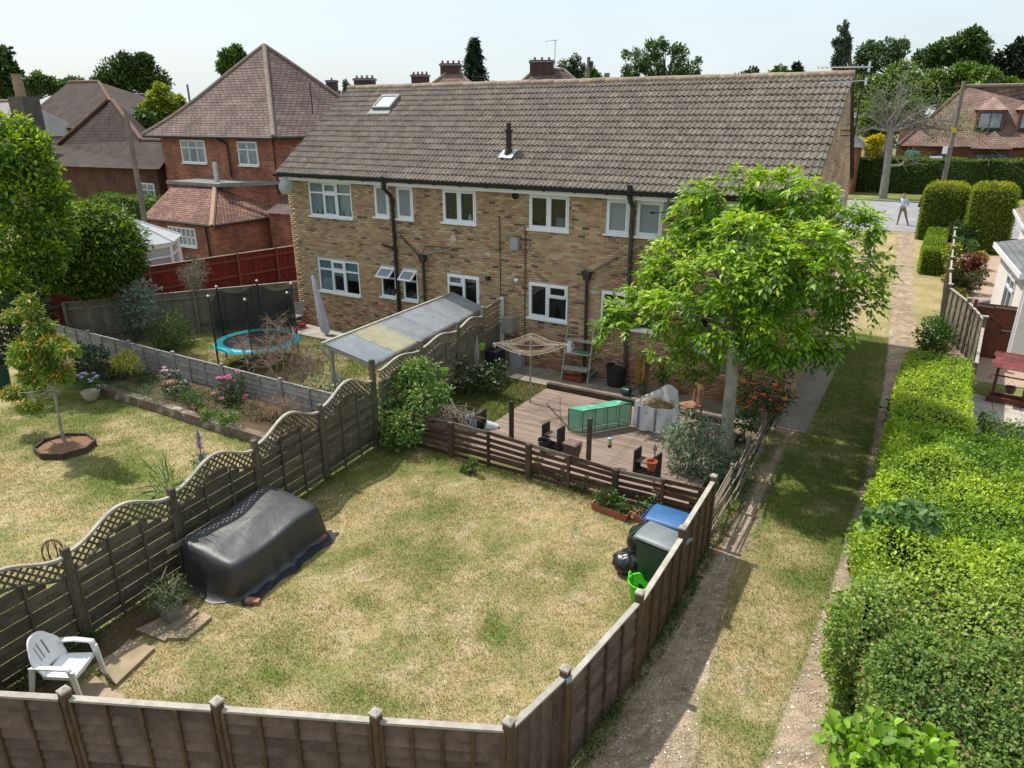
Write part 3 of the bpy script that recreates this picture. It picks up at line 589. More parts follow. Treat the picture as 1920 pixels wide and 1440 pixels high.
# gable windows (far flank)
for (px0, px1, zz0, zz1) in ((19.6, 20.5, 4.2, 5.1), (22.9, 23.8, 4.2, 5.1)):
    g_ = P(); y0 = px0-HY0; y1 = px1-HY0; X = HX1-HX0
    for q in ((y0, y1, zz0, zz0+.06), (y0, y1, zz1-.06, zz1), (y0, y0+.06, zz0+.06, zz1-.06), (y1-.06, y1, zz0+.06, zz1-.06)): g_.box((X+.02, (q[0]+q[1])/2, (q[2]+q[3])/2), (.08, q[1]-q[0], q[3]-q[2]))
    gw = g_.build('window', WHITE, house); bx('pane', gw, (X+.012, (y0+y1)/2, (zz0+zz1)/2), (.01, y1-y0-.12, zz1-zz0-.12), FROST)
# pipes
def fx(px, py, off=.08): p = FY(px, py, HY0-off); return (p[0]-HX0, -off, p[2])
def pipe(name, pts, r, mat=BLACKP, n=10): return P().tube(pts, r, n).build(name, mat, house, True)
s = pipe('soil_pipe', [fx(716, 331, .36), fx(720, 352, .36), fx(722, 356, .34), fx(733, 368, .12), fx(735, 378, .1), fx(749, 590, .1), (fx(749, 590, .1)[0], -.1, 0)], .06)
for (px, py) in ((719, 350), (735, 377), (739, 465), (744, 545)): P().tube([fx(px, py-3, .1 if py > 360 else .36), fx(px, py+5, .1 if py > 360 else .36)], .078, 10).build('collar', BLACKP, s, True)
P().tube([fx(740, 466, .1), fx(717, 459, .1)], .045, 8).build('branch_pipe', BLACKP, s, True)
s = pipe('soil_pipe', [fx(1181, 348, .36), fx(1181, 372, .36), fx(1182, 377, .34), fx(1187, 388, .12), fx(1186, 398, .1), fx(1180, 505, .1), fx(1172, 690, .1), (fx(1172, 690, .1)[0], -.1, 0)], .06, M('weathered_pipe', (.05, .045, .04), (.09, .08, .07), 6, .6))
P().tube([fx(1181, 347, .36), fx(1181, 374, .36)], .075, 10).build('cowl', BLACKP, s, True); P().tube([fx(1180, 508, .1), fx(1192, 510, .1)], .05, 8).build('branch_pipe', BLACKP, s, True)
DKP = M('brown_black_pipe', (.045, .035, .03), (.07, .055, .045), 6, .6)
def hopper(px, py, base, arms):
    h = P(); c = fx(px, py, .12); h.prism([(c[0]-.13, c[1]-.1, c[2]+.11), (c[0]+.13, c[1]-.1, c[2]+.11), (c[0]+.07, c[1]-.07, c[2]-.13), (c[0]-.07, c[1]-.07, c[2]-.13)], (0, .2, 0)); ho = h.build('hopper_head', DKP, house)
    b = fx(*base, .1); P().tube([(c[0], -.1, c[2]-.12), (b[0], -.1, b[2]), (b[0], -.1, -.05)], .05, 8).build('drainpipe', DKP, ho, True)
    for (p, q, r_, m_) in arms: P().tube([fx(*p, .1), fx(*q, .1), (c[0], -.12, c[2]+.1)], r_, 6).build('waste_pipe', m_, ho, True)
hopper(792, 483, (797, 565), [((750, 441), (783, 476), .026, DKP), ((848, 467), (798, 476), .026, STEEL), ((870, 466), (797, 462), .015, DKP), ((822, 469), (800, 478), .02, STEEL)])
hopper(1100, 516, (1098, 620), [((1156, 482), (1112, 508), .028, WOODG), ((1079, 493), (1095, 512), .022, STEEL)])
pipe('thin_pipe', [fx(934, 408, .03), fx(936, 405, .04), fx(939, 560, .03)], .014, DKP); pipe('thin_pipe', [fx(965, 421, .03), fx(983, 422, .03), fx(985, 425, .03), fx(984, 640, .03)], .014, DKP)
c = fx(966, 367, .03); P().lathe([(.1, -.05), (.1, .02), (.07, .03), (.07, -.01)], 14).build('air_vent', BLACKP, house, True, loc=c, rot=(R(90), 0, 0))
for (px, py, w_, h_, d_, nm, mt) in ((966, 457, .26, .36, .16, 'meter_box', M('grey_enamel_box', (.36, .37, .38), (.3, .31, .32), 4, .6)), (955, 608, .34, .48, .36, 'boiler_cover', CONC), (1007, 373, .0, 0, 0, '', None)):
    if nm: c = fx(px, py, d_/2); bx(nm, house, c, (w_, d_, h_), mt, bev=.012)
c = fx(968, 526, .09); P().lathe([(.0, -.06), (.06, -.03), (.075, .02), (.05, .06), (0, .07)], 10, c).build('wall_lamp', WHITE, house, True)
c = fx(915, 522, .08); P().box(c, (.1, .14, .12)).build('security_lamp', BLACKP, house); c = fx(1187, 374, .06); P().box(c, (.15, .1, .12)).build('extractor_vent', M('cream_plastic', (.6, .55, .42)), house)
# plaster patch repairs on the brick
for (px, py, sx, sz) in ((850, 447, .12, .12), (915, 476, .13, .06), (1113, 548, .2, .07), (1108, 600, .2, .06)):
    pp = P(); c = fx(px, py, .013); k = 9; pp.poly([(c[0]+sx*math.cos(6.283*i/k)*random.uniform(.6, 1.1), -.013, c[2]+sz*math.sin(6.283*i/k)*random.uniform(.6, 1.1)) for i in range(k)]); pp.build('mortar_patch', M('lime_mortar', (.5, .46, .4)), house, fix=False)
def dish(px, py, off, mat, face):
    c = fx(px, py, off); d = P()
    def f(u, v): r_ = .29*v; return (r_*math.cos(u*6.2832)*.9, r_*math.sin(u*6.2832), .09*v*v)
    d.grid(f, 22, 6, True); o = d.build('satellite_dish', mat, house, 'all', fix=False, loc=c); o.rotation_euler = face
    P().tube([(0, 0, 0), (.0, -.1, .25), (0, -.12, .36)], .012, 6).build('feed_arm', BLACKP, o, True); P().box((0, -.12, .38), (.06, .05, .1)).build('receiver', BLACKP, o)
    P().tube([tuple(c), (c[0]-.1, -.02, c[2]-.12)], .02, 6).build('dish_bracket', BLACKP, house, True); return o
dish(1253, 396, .38, M('dish_grey', (.22, .23, .245), rough=.5), (R(78), 0, R(-62)))
dish(538, 351, .35, M('dish_mesh', (.55, .6, .63), (.45, .5, .52), 9, .4), (R(75), 0, R(-115)))
# roof light, flue, aerial
def rp(px, py, lift=0.):                                # pixel -> point of the tiled slope
    d = ray(px, py); n_ = sn; q0 = np.array((0, EAVY, EAVZ))+sn*(.03+lift); t = ((q0-_C) @ n_)/(d @ n_); return _C+d*t
ca, cb = rp(703, 207), rp(733, 182); x0, x1 = rp(702, 205)[0], rp(735, 205)[0]; v0 = (rp(702, 207)[1]-EAVY)/su[1]; v1 = (rp(757, 182)[1]-EAVY)/su[1]
def sp_(x, v, n_): q = np.array((0, EAVY, EAVZ))+su*v+sn*n_; return HL(x, q[1], q[2])
sk = P()
for (xa, xb, va, vb) in ((x0, x1, v0, v0+.07), (x0, x1, v1-.1, v1), (x0, x0+.07, v0+.07, v1-.1), (x1-.07, x1, v0+.07, v1-.1)):
    sk.add([sp_(x, v, n_) for n_ in (.03, .17) for (x, v) in ((xa, va), (xb, va), (xb, vb), (xa, vb))], [(0, 1, 2, 3), (4, 5, 6, 7), (0, 1, 5, 4), (1, 2, 6, 5), (2, 3, 7, 6), (3, 0, 4, 7)])
sko = sk.build('skylight', LEAD, roof)
P().add([sp_(x0+.07, v0+.07, .15), sp_(x1-.07, v0+.07, .15), sp_(x1-.07, v1-.1, .15), sp_(x0+.07, v1-.1, .15)], [(0, 1, 2, 3)]).build('skylight_pane', M('sky_mirror_glass', (.55, .6, .63), rough=.06, spec=1., metal=.85), roof)
P().add([sp_(x0-.1, v0-.22, .07), sp_(x1+.05, v0-.22, .07), sp_(x1+.05, v0+.01, .085), sp_(x0-.1, v0+.01, .085)], [(0, 1, 2, 3)]).build('lead_flashing', LEAD, roof)
fb = rp(954, 289); fl = P(); b = HL(*fb); fl.tube([(b[0], b[1], b[2]-.1), (b[0], b[1], b[2]+.62)], .085, 12); fl.tube([(b[0], b[1], b[2]+.6), (b[0], b[1], b[2]+.68)], .125, 12); fl.tube([(b[0], b[1], b[2]+.68), (b[0], b[1], b[2]+.86)], .07, 12); fl.lathe([(.14, .0), (.11, .12), (.085, .16)], 12, (b[0], b[1], b[2])); fl.build('flue', BLACKP, house, True)
vv = (fb[1]-EAVY)/su[1]; fo = P(); fo.grid(lambda u, v: sp_(fb[0]-.24+.48*u, vv-.22+.38*v, .085+.01*math.sin(7*u+5*v)), 6, 5); fo.build('flue_flashing', M('lead_silver', (.38, .39, .40), rough=.5), roof, fix=False)
ae = P(); m0 = FX(1601, 258, VX1+.25); m1 = FX(1622, 128, VX1+.55); A0 = HL(*m0); A1 = HL(*m1); ae.tube([A0, A1], .02, 6); aeo = ae.build('aerial_mast', BLACKP, house)
STW = M('aluminium', (.62, .63, .64), rough=.35, metal=.7); a2 = P(); bx0 = np.array(A1)+np.array((-1.0, .1, .05)); bx1 = np.array(A1)+np.array((.15, 0, .02)); a2.tube([bx0, bx1], .012, 5)
for k in range(12): q = bx0+(bx1-bx0)*(k/12); a2.tube([q+np.array((0, -.12, .03)), q+np.array((0, .12, -.03))], .006, 4)
a2.box(tuple(np.array(A1)+np.array((.08, 0, .03))), (.02, .3, .22)); a2.tube([np.array(A1)+np.array((-.9, .1, -.28)), np.array(A1)+np.array((.1, 0, -.25))], .01, 5); a2.box(tuple(np.array(A1)+np.array((.06, 0, -.27))), (.02, .3, .16)); a2.build('aerial', STW, aeo)
for t in (.03, .12): q = np.array(A0)*(1-t)+np.array(A1)*t; P().tube([q, (HX1-HX0, q[1], q[2])], .014, 5).build('mast_bracket', BLACKP, aeo)
# ---------------------------------------------------------------- fences
WLAT = M('fence_dark_weathered', (.135, .115, .08), (.075, .064, .046), 4, .9, .6, 16, rnd=.25, spots=[(1.1, .55, (.11, .115, .045), .5)])
WTOP = M('sun_bleached_rail', (.42, .39, .34), (.30, .27, .23), 6, .85, .4, 18, rnd=.12)
WPOST = M('post_wood', (.13, .108, .072), (.07, .058, .04), 5, .9, .6, 14, rnd=.15)
WPUR = M('lap_board', (.175, .122, .098), (.095, .064, .05), 4, .9, .6, 16, rnd=.28); WBRN = M('brown_batten', (.14, .085, .05), (.08, .05, .03), 5, .9, .5, 14, rnd=.15)
WGRY = M('silver_board', (.34, .325, .30), (.21, .2, .18), 4, .9, .5, 16, rnd=.15, spots=[(1.4, .56, (.17, .17, .13), .5)])
WRB = M('dark_red_brown_slat', (.12, .065, .05), (.06, .036, .028), 5, .8, .5, 14, rnd=.35, spots=[(3, .62, (.26, .22, .2), .6)]); WGB = M('grey_brown_fence', (.22, .195, .15), (.14, .123, .092), 4, .9, .5, 14, rnd=.18)
V2 = lambda p: Vector((float(p[0]), float(p[1]), 0))
def cap_post(par, p, h, w, mat, capmat=None, capw=.02, z0=-.02):
    po = bx('post', par, (p[0], p[1], (h+z0)/2), (w, w, h-z0), mat, bev=.006)
    if capmat: P().lathe([(w/2*1.41+capw, -.015), (w/2*1.41+capw, .012), (.01, .045)], 4, rot=math.pi/4).build('post_cap', capmat, po, loc=(0, 0, (h-z0)/2+.012))
    return po
def bell(t): return .5-.5*math.cos(2*math.pi*t)
def lattice_panel(par, A, B, z0, zs, amp, lath=.3, diag=True, side=1, pitch=.118, sp=.088, boardmat=WLAT, topmat=WTOP, gap=.93):
    A = V2(A); B = V2(B); d = (B-A).normalized(); nrm = Vector((-d.y, d.x, 0)); L = (B-A).length
    up = lambda t: zs+amp*bell(t); lo = lambda t: up(t)-lath
    pt = lambda s, z, o=0.: A+d*s+nrm*o+Vector((0, 0, z))
    K = 22; tr = P()
    tr.add([pt(L*i/K, up(i/K)+dz, o) for i in range(K+1) for (o, dz) in ((-.03, -.02), (.03, -.02), (.03, .02), (-.03, .02))], [(4*i+j, 4*i+(j+1) % 4, 4*i+4+(j+1) % 4, 4*i+4+j) for i in range(K) for j in range(4)])
    pn = tr.build('panel', topmat, par)
    mr = P(); mr.add([pt(L*i/K, lo(i/K)+dz, o) for i in range(K+1) for (o, dz) in ((-.03, -.018), (.03, -.018), (.03, .018), (-.03, .018))], [(4*i+j, 4*i+(j+1) % 4, 4*i+4+(j+1) % 4, 4*i+4+j) for i in range(K) for j in range(4)]); mr.build('rail', boardmat, pn)
    z = z0; k = 0
    while z < zs+amp-lath:                               # boards, clipped under the curved rail
        ts = [i/60 for i in range(61) if lo(i/60) > z+pitch*.75]
        if len(ts) > 3: bm_('board', pn, pt(L*ts[0], z+pitch/2, .012*(k % 2)), pt(L*ts[-1], z+pitch/2, .012*(k % 2)), .014, pitch*gap, boardmat)
        z += pitch; k += 1
    for f in (.012, .33, .66, .988): bm_('batten', pn, pt(L*f, z0-.02, -.025), pt(L*f, lo(f), -.025), .04, .03, boardmat, up=d)
    sgn = (1, -1) if diag else (0,)
    for sg in sgn:                                       # crossing laths, clipped between the two curves
        s = -1.2
        while s < L+1.2:
            ins = [q/200*3-.3 for q in range(260)]
            ok = [h for h in ins if 0 <= s+sg*(h-zs) <= L and lo((s+sg*(h-zs))/L)+.01 < h < up((s+sg*(h-zs))/L)-.01] if sg else []
            if len(ok) > 4: bm_('lath', pn, pt(s+sg*(ok[0]-zs), ok[0], .006*sg), pt(s+sg*(ok[-1]-zs), ok[-1], .006*sg), .01, .034, boardmat, up=tuple(nrm.cross(Vector((d.x*sg, d.y*sg, 1)))))
            s += sp*1.414
    return pn
o0 = LATT[0]; lf = thing('lattice_fence', 'weathered wooden fence with arched lattice tops between the two lawns', 'fence', (o0[0], o0[1], 0))
ll_ = [(p[0]-o0[0], p[1]-o0[1]) for p in LATT]; lh = [1.55, 1.56, 1.6, 1.68, 1.71, 2.12]
for p, h in zip(ll_, lh): cap_post(lf, p, h, .105, WPOST)
zsv = [1.42, 1.46, 1.5, 1.56, 1.62]
for i in range(5): lattice_panel(lf, Vector(ll_[i]+(0,))*.97+Vector(ll_[i+1]+(0,))*.03, Vector(ll_[i]+(0,))*.03+Vector(ll_[i+1]+(0,))*.97, .04, zsv[i], .29)
# fence carrying on to the house wall
c0 = (-10.5, 11.6); c1 = (-11.04, 17.98)
bf = thing('lattice_fence', 'taller lattice-topped fence running from the corner post to the brick wall', 'fence', (c0[0], c0[1], 0))
pts_ = [(0, 0), (-.15, 1.85), (-.31, 3.7), (-.46, 5.2), (-.54, 6.38)]; bz = [1.75, 1.78, 1.82, 1.9]
for i, p in enumerate(pts_[1:]): cap_post(bf, p, [2.0, 2.02, 2.1, 2.12][i], .1, WGB if i < 3 else WHITE)
for i in range(3): lattice_panel(bf, Vector(pts_[i]+(0,))*.96+Vector(pts_[i+1]+(0,))*.04, Vector(pts_[i]+(0,))*.04+Vector(pts_[i+1]+(0,))*.96, .05, bz[i], .12, lath=.26, boardmat=WGB)
tp = P(); tp.beam((-.46, 5.25, 2.0), (-.54, 6.33, 2.05), .04, .04); tpo = tp.build('panel', WGB, bf)
for k in range(9): t = k/8; a = Vector((-.465-.07*t, 5.26+1.06*t, .1)); bm_('lath', tpo, a, a+Vector((0, 0, 1.92)), .012, .03, WGB, up=(0, 1, 0))
for k in range(6): z = 1.98-.13*k; bm_('lath', tpo, (-.45, 5.26, z), (-.53, 6.3, z), .012, .03, WGB)
for k in range(13): z = .12+.095*k; bm_('board', tpo, (-.48, 5.26, z), (-.56, 6.3, z), .012, .09, WGB)

def lap_panel(par, A, B, z0, z1, mat, batmat, side=1, nb=9, nbat=5, capmat=WTOP, capw=.075, vertical=False):
    A = V2(A); B = V2(B); d = (B-A).normalized(); nrm = Vector((d.y, -d.x, 0))*side; L = (B-A).length; Z = Vector((0, 0, 1))
    pn = P().beam(A+Z*(z1-.015), B+Z*(z1-.015), capw, .03).build('panel', capmat, par)
    if vertical:
        n = int(L/.095)
        for k in range(n): q = A+d*(L*(k+.5)/n); bm_('board', pn, q+Z*z0+nrm*(.008*(k % 2)), q+Z*(z1-.03)+nrm*(.008*(k % 2)), .014, L/n*1.04, mat, up=tuple(d), bev=.003)
        bm_('rail', pn, A+Z*(z0+.2)-nrm*.04, B+Z*(z0+.2)-nrm*.04, .05, .08, batmat); bm_('rail', pn, A+Z*(z1-.3)-nrm*.04, B+Z*(z1-.3)-nrm*.04, .05, .08, batmat); return pn
    ph = (z1-.03-z0)/nb
    for k in range(nb):
        zz = z0+ph*(k+.5); j = random.uniform(-.008, .008); tl = .2
        bm_('board', pn, A+Z*(zz+j)+nrm*.004, B+Z*(zz-j)+nrm*.004, .014, ph*1.26, mat, up=tuple(Z-nrm*tl), bev=.002)
    for k in range(nbat):
        q = A+d*(L*(k+.02 if k == 0 else (k-.02 if k == nbat-1 else k))/(nbat-1)); bm_('batten', pn, q+Z*z0+nrm*.034, q+Z*(z1-.03)+nrm*.034, .03, .04, batmat, up=tuple(d))
    return pn
nf = thing('panel_fence', 'purplish brown lap-board fence across the bottom of the picture', 'fence', (NEAR[0][0], NEAR[0][1], 0))
nl = [(p[0]-NEAR[0][0], p[1]-NEAR[0][1]) for p in NEAR]
for p in nl[:-1]: cap_post(nf, p, 1.5, .1, WBRN, WTOP, .006)
for i in range(5): lap_panel(nf, Vector(nl[i]+(0,))*.965+Vector(nl[i+1]+(0,))*.035, Vector(nl[i]+(0,))*.035+Vector(nl[i+1]+(0,))*.965, .0, 1.42, WPUR, WBRN, 1, 10, 5)
sf = thing('panel_fence', 'dark brown lap-board fence between the dry lawn and the gravel track', 'fence', (SIDE[0][0], SIDE[0][1], 0))
sl_ = [(p[0]-SIDE[0][0], p[1]-SIDE[0][1]) for p in SIDE]; ph_ = [1.5, 1.5, 1.42, 1.4, 1.45]
for p, h in zip(sl_, ph_): cap_post(sf, p, h, .1, WBRN, WTOP, .006)
pz = [(1.42, True), (1.3, False), (1.26, False), (1.38, False)]
for i in range(4): lap_panel(sf, Vector(sl_[i]+(0,))*.965+Vector(sl_[i+1]+(0,))*.035, Vector(sl_[i]+(0,))*.035+Vector(sl_[i+1]+(0,))*.965, .0, pz[i][0], WPUR if i < 2 else WBRN, WBRN, 1, 9, 5, vertical=pz[i][1])
bx('number_plaque', sf, (sl_[1][0]+.06, sl_[1][1]-.02, 1.4), (.015, .09, .07), M('blue_grey_plate', (.3, .38, .42), rough=.3), rz=-.2)
# slatted fence in front of the deck
sx = [-10.38, -9.65, -8.55, -7.57, -6.56, -5.63, -4.6, -3.64, -2.72]; hz_ = [.84, .84, .86, .86, .82, .78, .74, .78, .8]
st = thing('slatted_fence', 'low dark brown slatted fence between lawn and wooden deck', 'fence', (sx[0], 11.76, 0))
for k, (x, h) in enumerate(zip(sx, hz_)):
    thick = k in (2, 4, 6); bx('post', st, (x-sx[0], -.03 if thick else -.02, (h+.03)/2), (.11 if thick else .065, .11 if thick else .05, h+.03), WOODD if thick else WRB, bev=.006)
for k in range(8):
    for r_ in range(6):
        za = .09+r_*(hz_[k]-.12)/5; zb = .09+r_*(hz_[k+1]-.12)/5; j = random.uniform(-.012, .012)
        bm_('slat', st, (sx[k]-sx[0]+.0, .02, za+j), (sx[k+1]-sx[0], .02, zb+random.uniform(-.012, .012)), .02, .085, WRB if r_ < 5 or k % 2 else WOODG, bev=.003)
# leaning rail fence along the track
rf = thing('rail_fence', 'grey rustic fence of thin rails beside the gravel track under the tree', 'fence', (-2.58, 11.25, 0))
for k in range(4): bx('post', rf, (-.03*k, 1.45*k, .48), (.07, .07, 1.0), WOODG)
for r_ in range(7):
    z = .16+.13*r_
    for (ya, yb) in ((-.02, 1.5+.3*(r_ % 2)), (1.5+.3*(r_ % 2), 3.1), (3.1, 4.5)): bm_('rail', rf, (.04+random.uniform(-.03, .05), ya, z+random.uniform(-.05, .05)), (.0+random.uniform(-.05, .05), yb, z+random.uniform(-.07, .07)), .02, random.choice((.035, .045, .06)), WOODG)
# low weathered fence between border and trampoline garden
bo = thing('low_fence', 'low silvery weathered board fence behind the flower border', 'fence', (-24.4, 11.62, 0))
bxs = [0, 2.05, 4.15, 6.25, 8.35, 10.6, 13.7]
for x in bxs[:-1]: cap_post(bo, (x, .0), 1.0, .09, WGRY)
for i in range(6): lap_panel(bo, (bxs[i]+.05, 0), (bxs[i+1]-.05, 0), .0, .93, WGRY, WGRY, 1, 7, 4, capmat=WGRY, capw=.05)
def board_fence(name, label, A, B, h, mat, n_post, bw=.12, railside=1, posth=.05, postmat=None, rails=(.35, 1.3), gravel=None):
    A = V2(A); B = V2(B); d = (B-A); L = d.length; d.normalize(); nrm = Vector((d.y, -d.x, 0))*railside; Z = Vector((0, 0, 1)); t = thing(name, label, 'fence', A); n = int(L/bw)
    for k in range(n): q = d*(L*(k+.5)/n)-nrm*.02; bm_('board', t, q+nrm*(.006*(k % 2)), q+nrm*(.006*(k % 2))+Z*h, .014, L/n*1.03, mat, up=tuple(d))
    for z in rails: bm_('rail', t, nrm*.02+Z*z, d*L+nrm*.02+Z*z, .045, .08, postmat or mat)
    bm_('cap', t, Z*(h+.012), d*L+Z*(h+.012), .06, .025, WTOP)
    for k in range(n_post): q = d*(L*k/(n_post-1))+nrm*.06; bx('post', t, q+Z*((h+posth)/2), (.09, .09, h+posth), postmat or mat, rz=math.atan2(d.y, d.x))
    return t
board_fence('board_fence', 'grey brown upright board fence behind the trampoline', (-24.4, 12.1), (-20.05, 18.7), 1.5, WGB, 5)
REDW = M('red_stained_wood', (.165, .018, .018), (.10, .012, .013), 4, .8, .4, 14, rnd=.2)
board_fence('board_fence', 'dark red stained fence in front of the red brick extension', (-26.6, 12.6), (-24.6, 23.4), 1.85, REDW, 7, rails=(.3, .95, 1.6), postmat=M('red_brown_post', (.16, .055, .035), rough=.8))
pf = thing('slatted_screen', 'dark weathered horizontal slat screen in the shade under the clipped conifer', 'fence', (-24.6, 11.7, 0), R(200))
for k in range(7): bm_('slat', pf, (0, 0, .15+.2*k), (3.2, 0, .15+.2*k), .03, .12, WOODD)
for x in (0, 1.6, 3.2): bx('post', pf, (x, .05, .8), (.1, .1, 1.6), WOODD)
# ---------------------------------------------------------------- lean-to shelter
q00 = np.array((-12.47, 12.04, 2.0)); q10 = np.array((-11.07, 12.14, 1.7)); q01 = np.array((-12.85, 18.05, 2.0)); q11 = np.array((-11.75, 18.05, 1.68))
lo_ = thing('lean_to', 'lean-to shelter with corrugated clear plastic roof against the brick wall', 'lean-to', (-12.47, 12.04, 0)); O = np.array((-12.47, 12.04, 0))
def rq(u, v): return (q00*(1-u)+q10*u)*(1-v)+(q01*(1-u)+q11*u)*v-O
shc = [((.42, .47, .52), 'clear_sheet'), ((.62, .58, .40), 'yellowed_sheet'), ((.44, .47, .50), 'grey_sheet'), ((.46, .49, .53), 'blue_sheet'), ((.44, .46, .49), 'old_sheet'), ((.40, .41, .42), 'dull_sheet')]
for k, (c, nm) in enumerate(shc):
    m_ = M(nm, c, dark(c, .75), 2.5, .3, spec=.5, trans=.35, spots=[(4, .6, (.3, .28, .25), .5)]); v0_ = k/6-.004; v1_ = (k+1)/6+.012; cp = P(); nv = 26
    def f(u, v): q = rq(u, v0_+(v1_-v0_)*v); return (q[0], q[1], q[2]+.03*math.sin(v*12*6.283)+.006*(k % 2))
    cp.grid(f, 2, nv*4); cp.build('roof_sheet', m_, lo_, 'all', fix=False)
for (a, b) in ((rq(0, 0), rq(0, 1)), (rq(1, 0), rq(1, 1)), (rq(0, 0), rq(1, 0)), (rq(0, .33), rq(1, .33)), (rq(0, .66), rq(1, .66)), (rq(0, .97), rq(1, .97))): bm_('rafter', lo_, a-np.array((0, 0, .07)), b-np.array((0, 0, .07)), .05, .09, WGRY)
bm_('edge_board', lo_, rq(-.03, -.02)+np.array((0, 0, .02)), rq(-.03, 1.0)+np.array((0, 0, .02)), .06, .06, WTOP)
for v in (.02, .5): q = rq(.02, v); bx('post', lo_, (q[0], q[1], q[2]/2-.06), (.08, .08, q[2]-.1), WGRY)
q = rq(.02, .02); bm_('brace', lo_, (q[0], q[1], 1.5), (q[0]-.28, q[1]-.1, 1.93), .05, .05, WGRY); bm_('brace', lo_, (q[0], q[1]-.03, 1.2), (q[0]+.55, q[1]-.03, .35), .05, .05, WGRY)
gt_ = P(); gt_.beam((q[0], q[1], 1.22), (q[0]+1.75, q[1]-.4, 1.05), .04, .05); gt_.beam((q[0], q[1], .12), (q[0]+1.75, q[1]-.4, .12), .04, .05); go_ = gt_.build('trellis', WGRY, lo_)
for sg in (1, -1):
    for k in range(-7, 14):
        x0 = k*.16; pts = [(x0+sg*t*.05, .15+t*.05) for t in range(21)]; ok = [p for p in pts if .02 < p[0] < 1.73 and p[1] < 1.2-.1*p[0]]
        if len(ok) > 2: bm_('lath', go_, (q[0]+ok[0][0], q[1]-.23*ok[0][0]+.008*sg, ok[0][1]), (q[0]+ok[-1][0], q[1]-.23*ok[-1][0]+.008*sg, ok[-1][1]), .01, .03, WGRY)
# ---------------------------------------------------------------- things on the main lawn
V3 = lambda p: Vector([float(c) for c in p])
# furniture cover
cc = (-9.2, 6.82); cv = thing('furniture_cover', 'black waterproof cover draped over garden furniture beside the lattice fence', 'cover', (cc[0], cc[1], 0), R(6))
TARP = M('black_tarp', (.017, .018, .021), (.024, .025, .029), 5, .55, .7, 5, spec=1.0)
rs = np.random.default_rng(5); NU = 96
def ring(a, hx, hy, p=5.): c, s = math.cos(a), math.sin(a); k = (abs(c/hx)**p+abs(s/hy)**p)**(-1/p); return k*c, k*s
lev = [(.70, 1.22, .012, .06), (.65, 1.17, .03, .05), (.62, 1.13, .12, .03), (.60, 1.10, .36, .016), (.58, 1.07, .64, .008), (.57, 1.04, .71, .0), (.545, 1.0, .745, 0)]
ph1 = rs.random(8)*6.28
def cov(u, v):
    a = u*6.2832; i = min(int(v*(len(lev)+5)), len(lev)+4)
    if i < len(lev):
        hx, hy, z, wv = lev[i]; x, y = ring(a, hx, hy, 12 if i > 1 else 5); w = wv*sum(math.sin(k*a+ph1[k]) for k in (5, 7))*.5+wv*.5*math.sin(13*a+1.)
        r = math.hypot(x, y); x *= 1+w/r; y *= 1+w/r
        if i > 3: z += .1*(-x)/.56+.03*math.sin(3*y)          # top tips up towards the fence
        if i == 0: z = .012+.01*abs(math.sin(9*a))
        return (x, y, z)
    f = [.9, .7, .45, .2, .0][i-len(lev)]; x, y = ring(a, .545, 1.0, 12); x *= f; y *= f
    return (x, y, .745+.1*(-x)/.56+.03*math.sin(3*y)+.07*(1-abs(x)/.55)*(1-f*.8)-.03*math.exp(-((x+.3)**2+(y+.7)**2)/.02)+.012*math.sin(11*x+5*y)*f)
P().grid(cov, NU, len(lev)+5, True).build('cover_sheet', TARP, cv, 'all', fix=False)
gs = P(); gs.grid(lambda u, v: ((.6+.24*v)+.03*math.sin(17*u)+.02*math.sin(31*u), -1.1+2.3*u+.04*math.sin(9*v), .016+.014*abs(math.sin(14*u+4*v))), 40, 6); gs.build('loose_hem', M('navy_ground_sheet', (.016, .02, .03), (.03, .035, .045), 7, .5), cv, 'all', fix=False)
bm_('back_rail', cv, (-.62, -1.25, .72), (-.6, .3, .74), .03, .09, WOODG)
LB = M('loose_brick_red', (.36, .17, .12), (.28, .14, .1), 18, .9, .4)
for k, (px, py, rz, lab) in enumerate([(375, 1102, .3, 'loose red brick at the fence end of the black cover'), (474, 1129, .45, 'loose red brick on the near hem of the black cover'), (601, 1010, 1.2, 'loose brick holding down the far right hem of the cover')]):
    g = G(px, py, .03); t = P().box((0, 0, .0), (.215, .1, .065)).build('loose_brick', LB, loc=(g[0], g[1], .05), rot=(0, .06, rz)); tag(t, lab, 'brick', 'bricks weighing down the cover')
SLAB = M('old_slab', (.37, .285, .19), (.27, .2, .135), 4, .95, .5, 26, rnd=.12, spots=[(2, .56, (.2, .21, .12), .5)])
for k, (pts, lab) in enumerate([([(254, 1180), (354, 1134), (372, 1145), (308, 1201)], 'worn stone slab carrying the grey plant pot'), ([(312, 1196), (380, 1147), (397, 1156), (350, 1196)], 'pale stone slab on the lawn side of the plant pot slab'), ([(183, 1253), (242, 1198), (290, 1214), (217, 1283)], 'striped sunlit stone slab in front of the white chair'), ([(135, 1295), (177, 1265), (209, 1292), (180, 1330)], 'grey stone slab under the white chair'), ([(195, 1312), (207, 1295), (232, 1300), (240, 1325)], 'small cracked slab at the bottom fence beside the chair slab')]):
    g = [G(x, y, .05) for x, y in pts]; c = np.mean(g, 0); p = P().prism([(q[0]-c[0], q[1]-c[1], -.02) for q in g], (0, 0, .06)); tag(p.build('stone_slab', SLAB, loc=(c[0], c[1], .012)), lab, 'slab', 'slabs along the fence')
sb = sheet('soil_bed', [(-9.72, 2.6), (-9.0, 2.4), (-9.15, 4.2), (-9.2, 5.4), (-9.85, 5.6)], .08, lambda x, y: np.array((.10, .07, .045))*(.6+.8*fbm(x*6, y*6, 3))[:, None], .01, GROUND, .03)
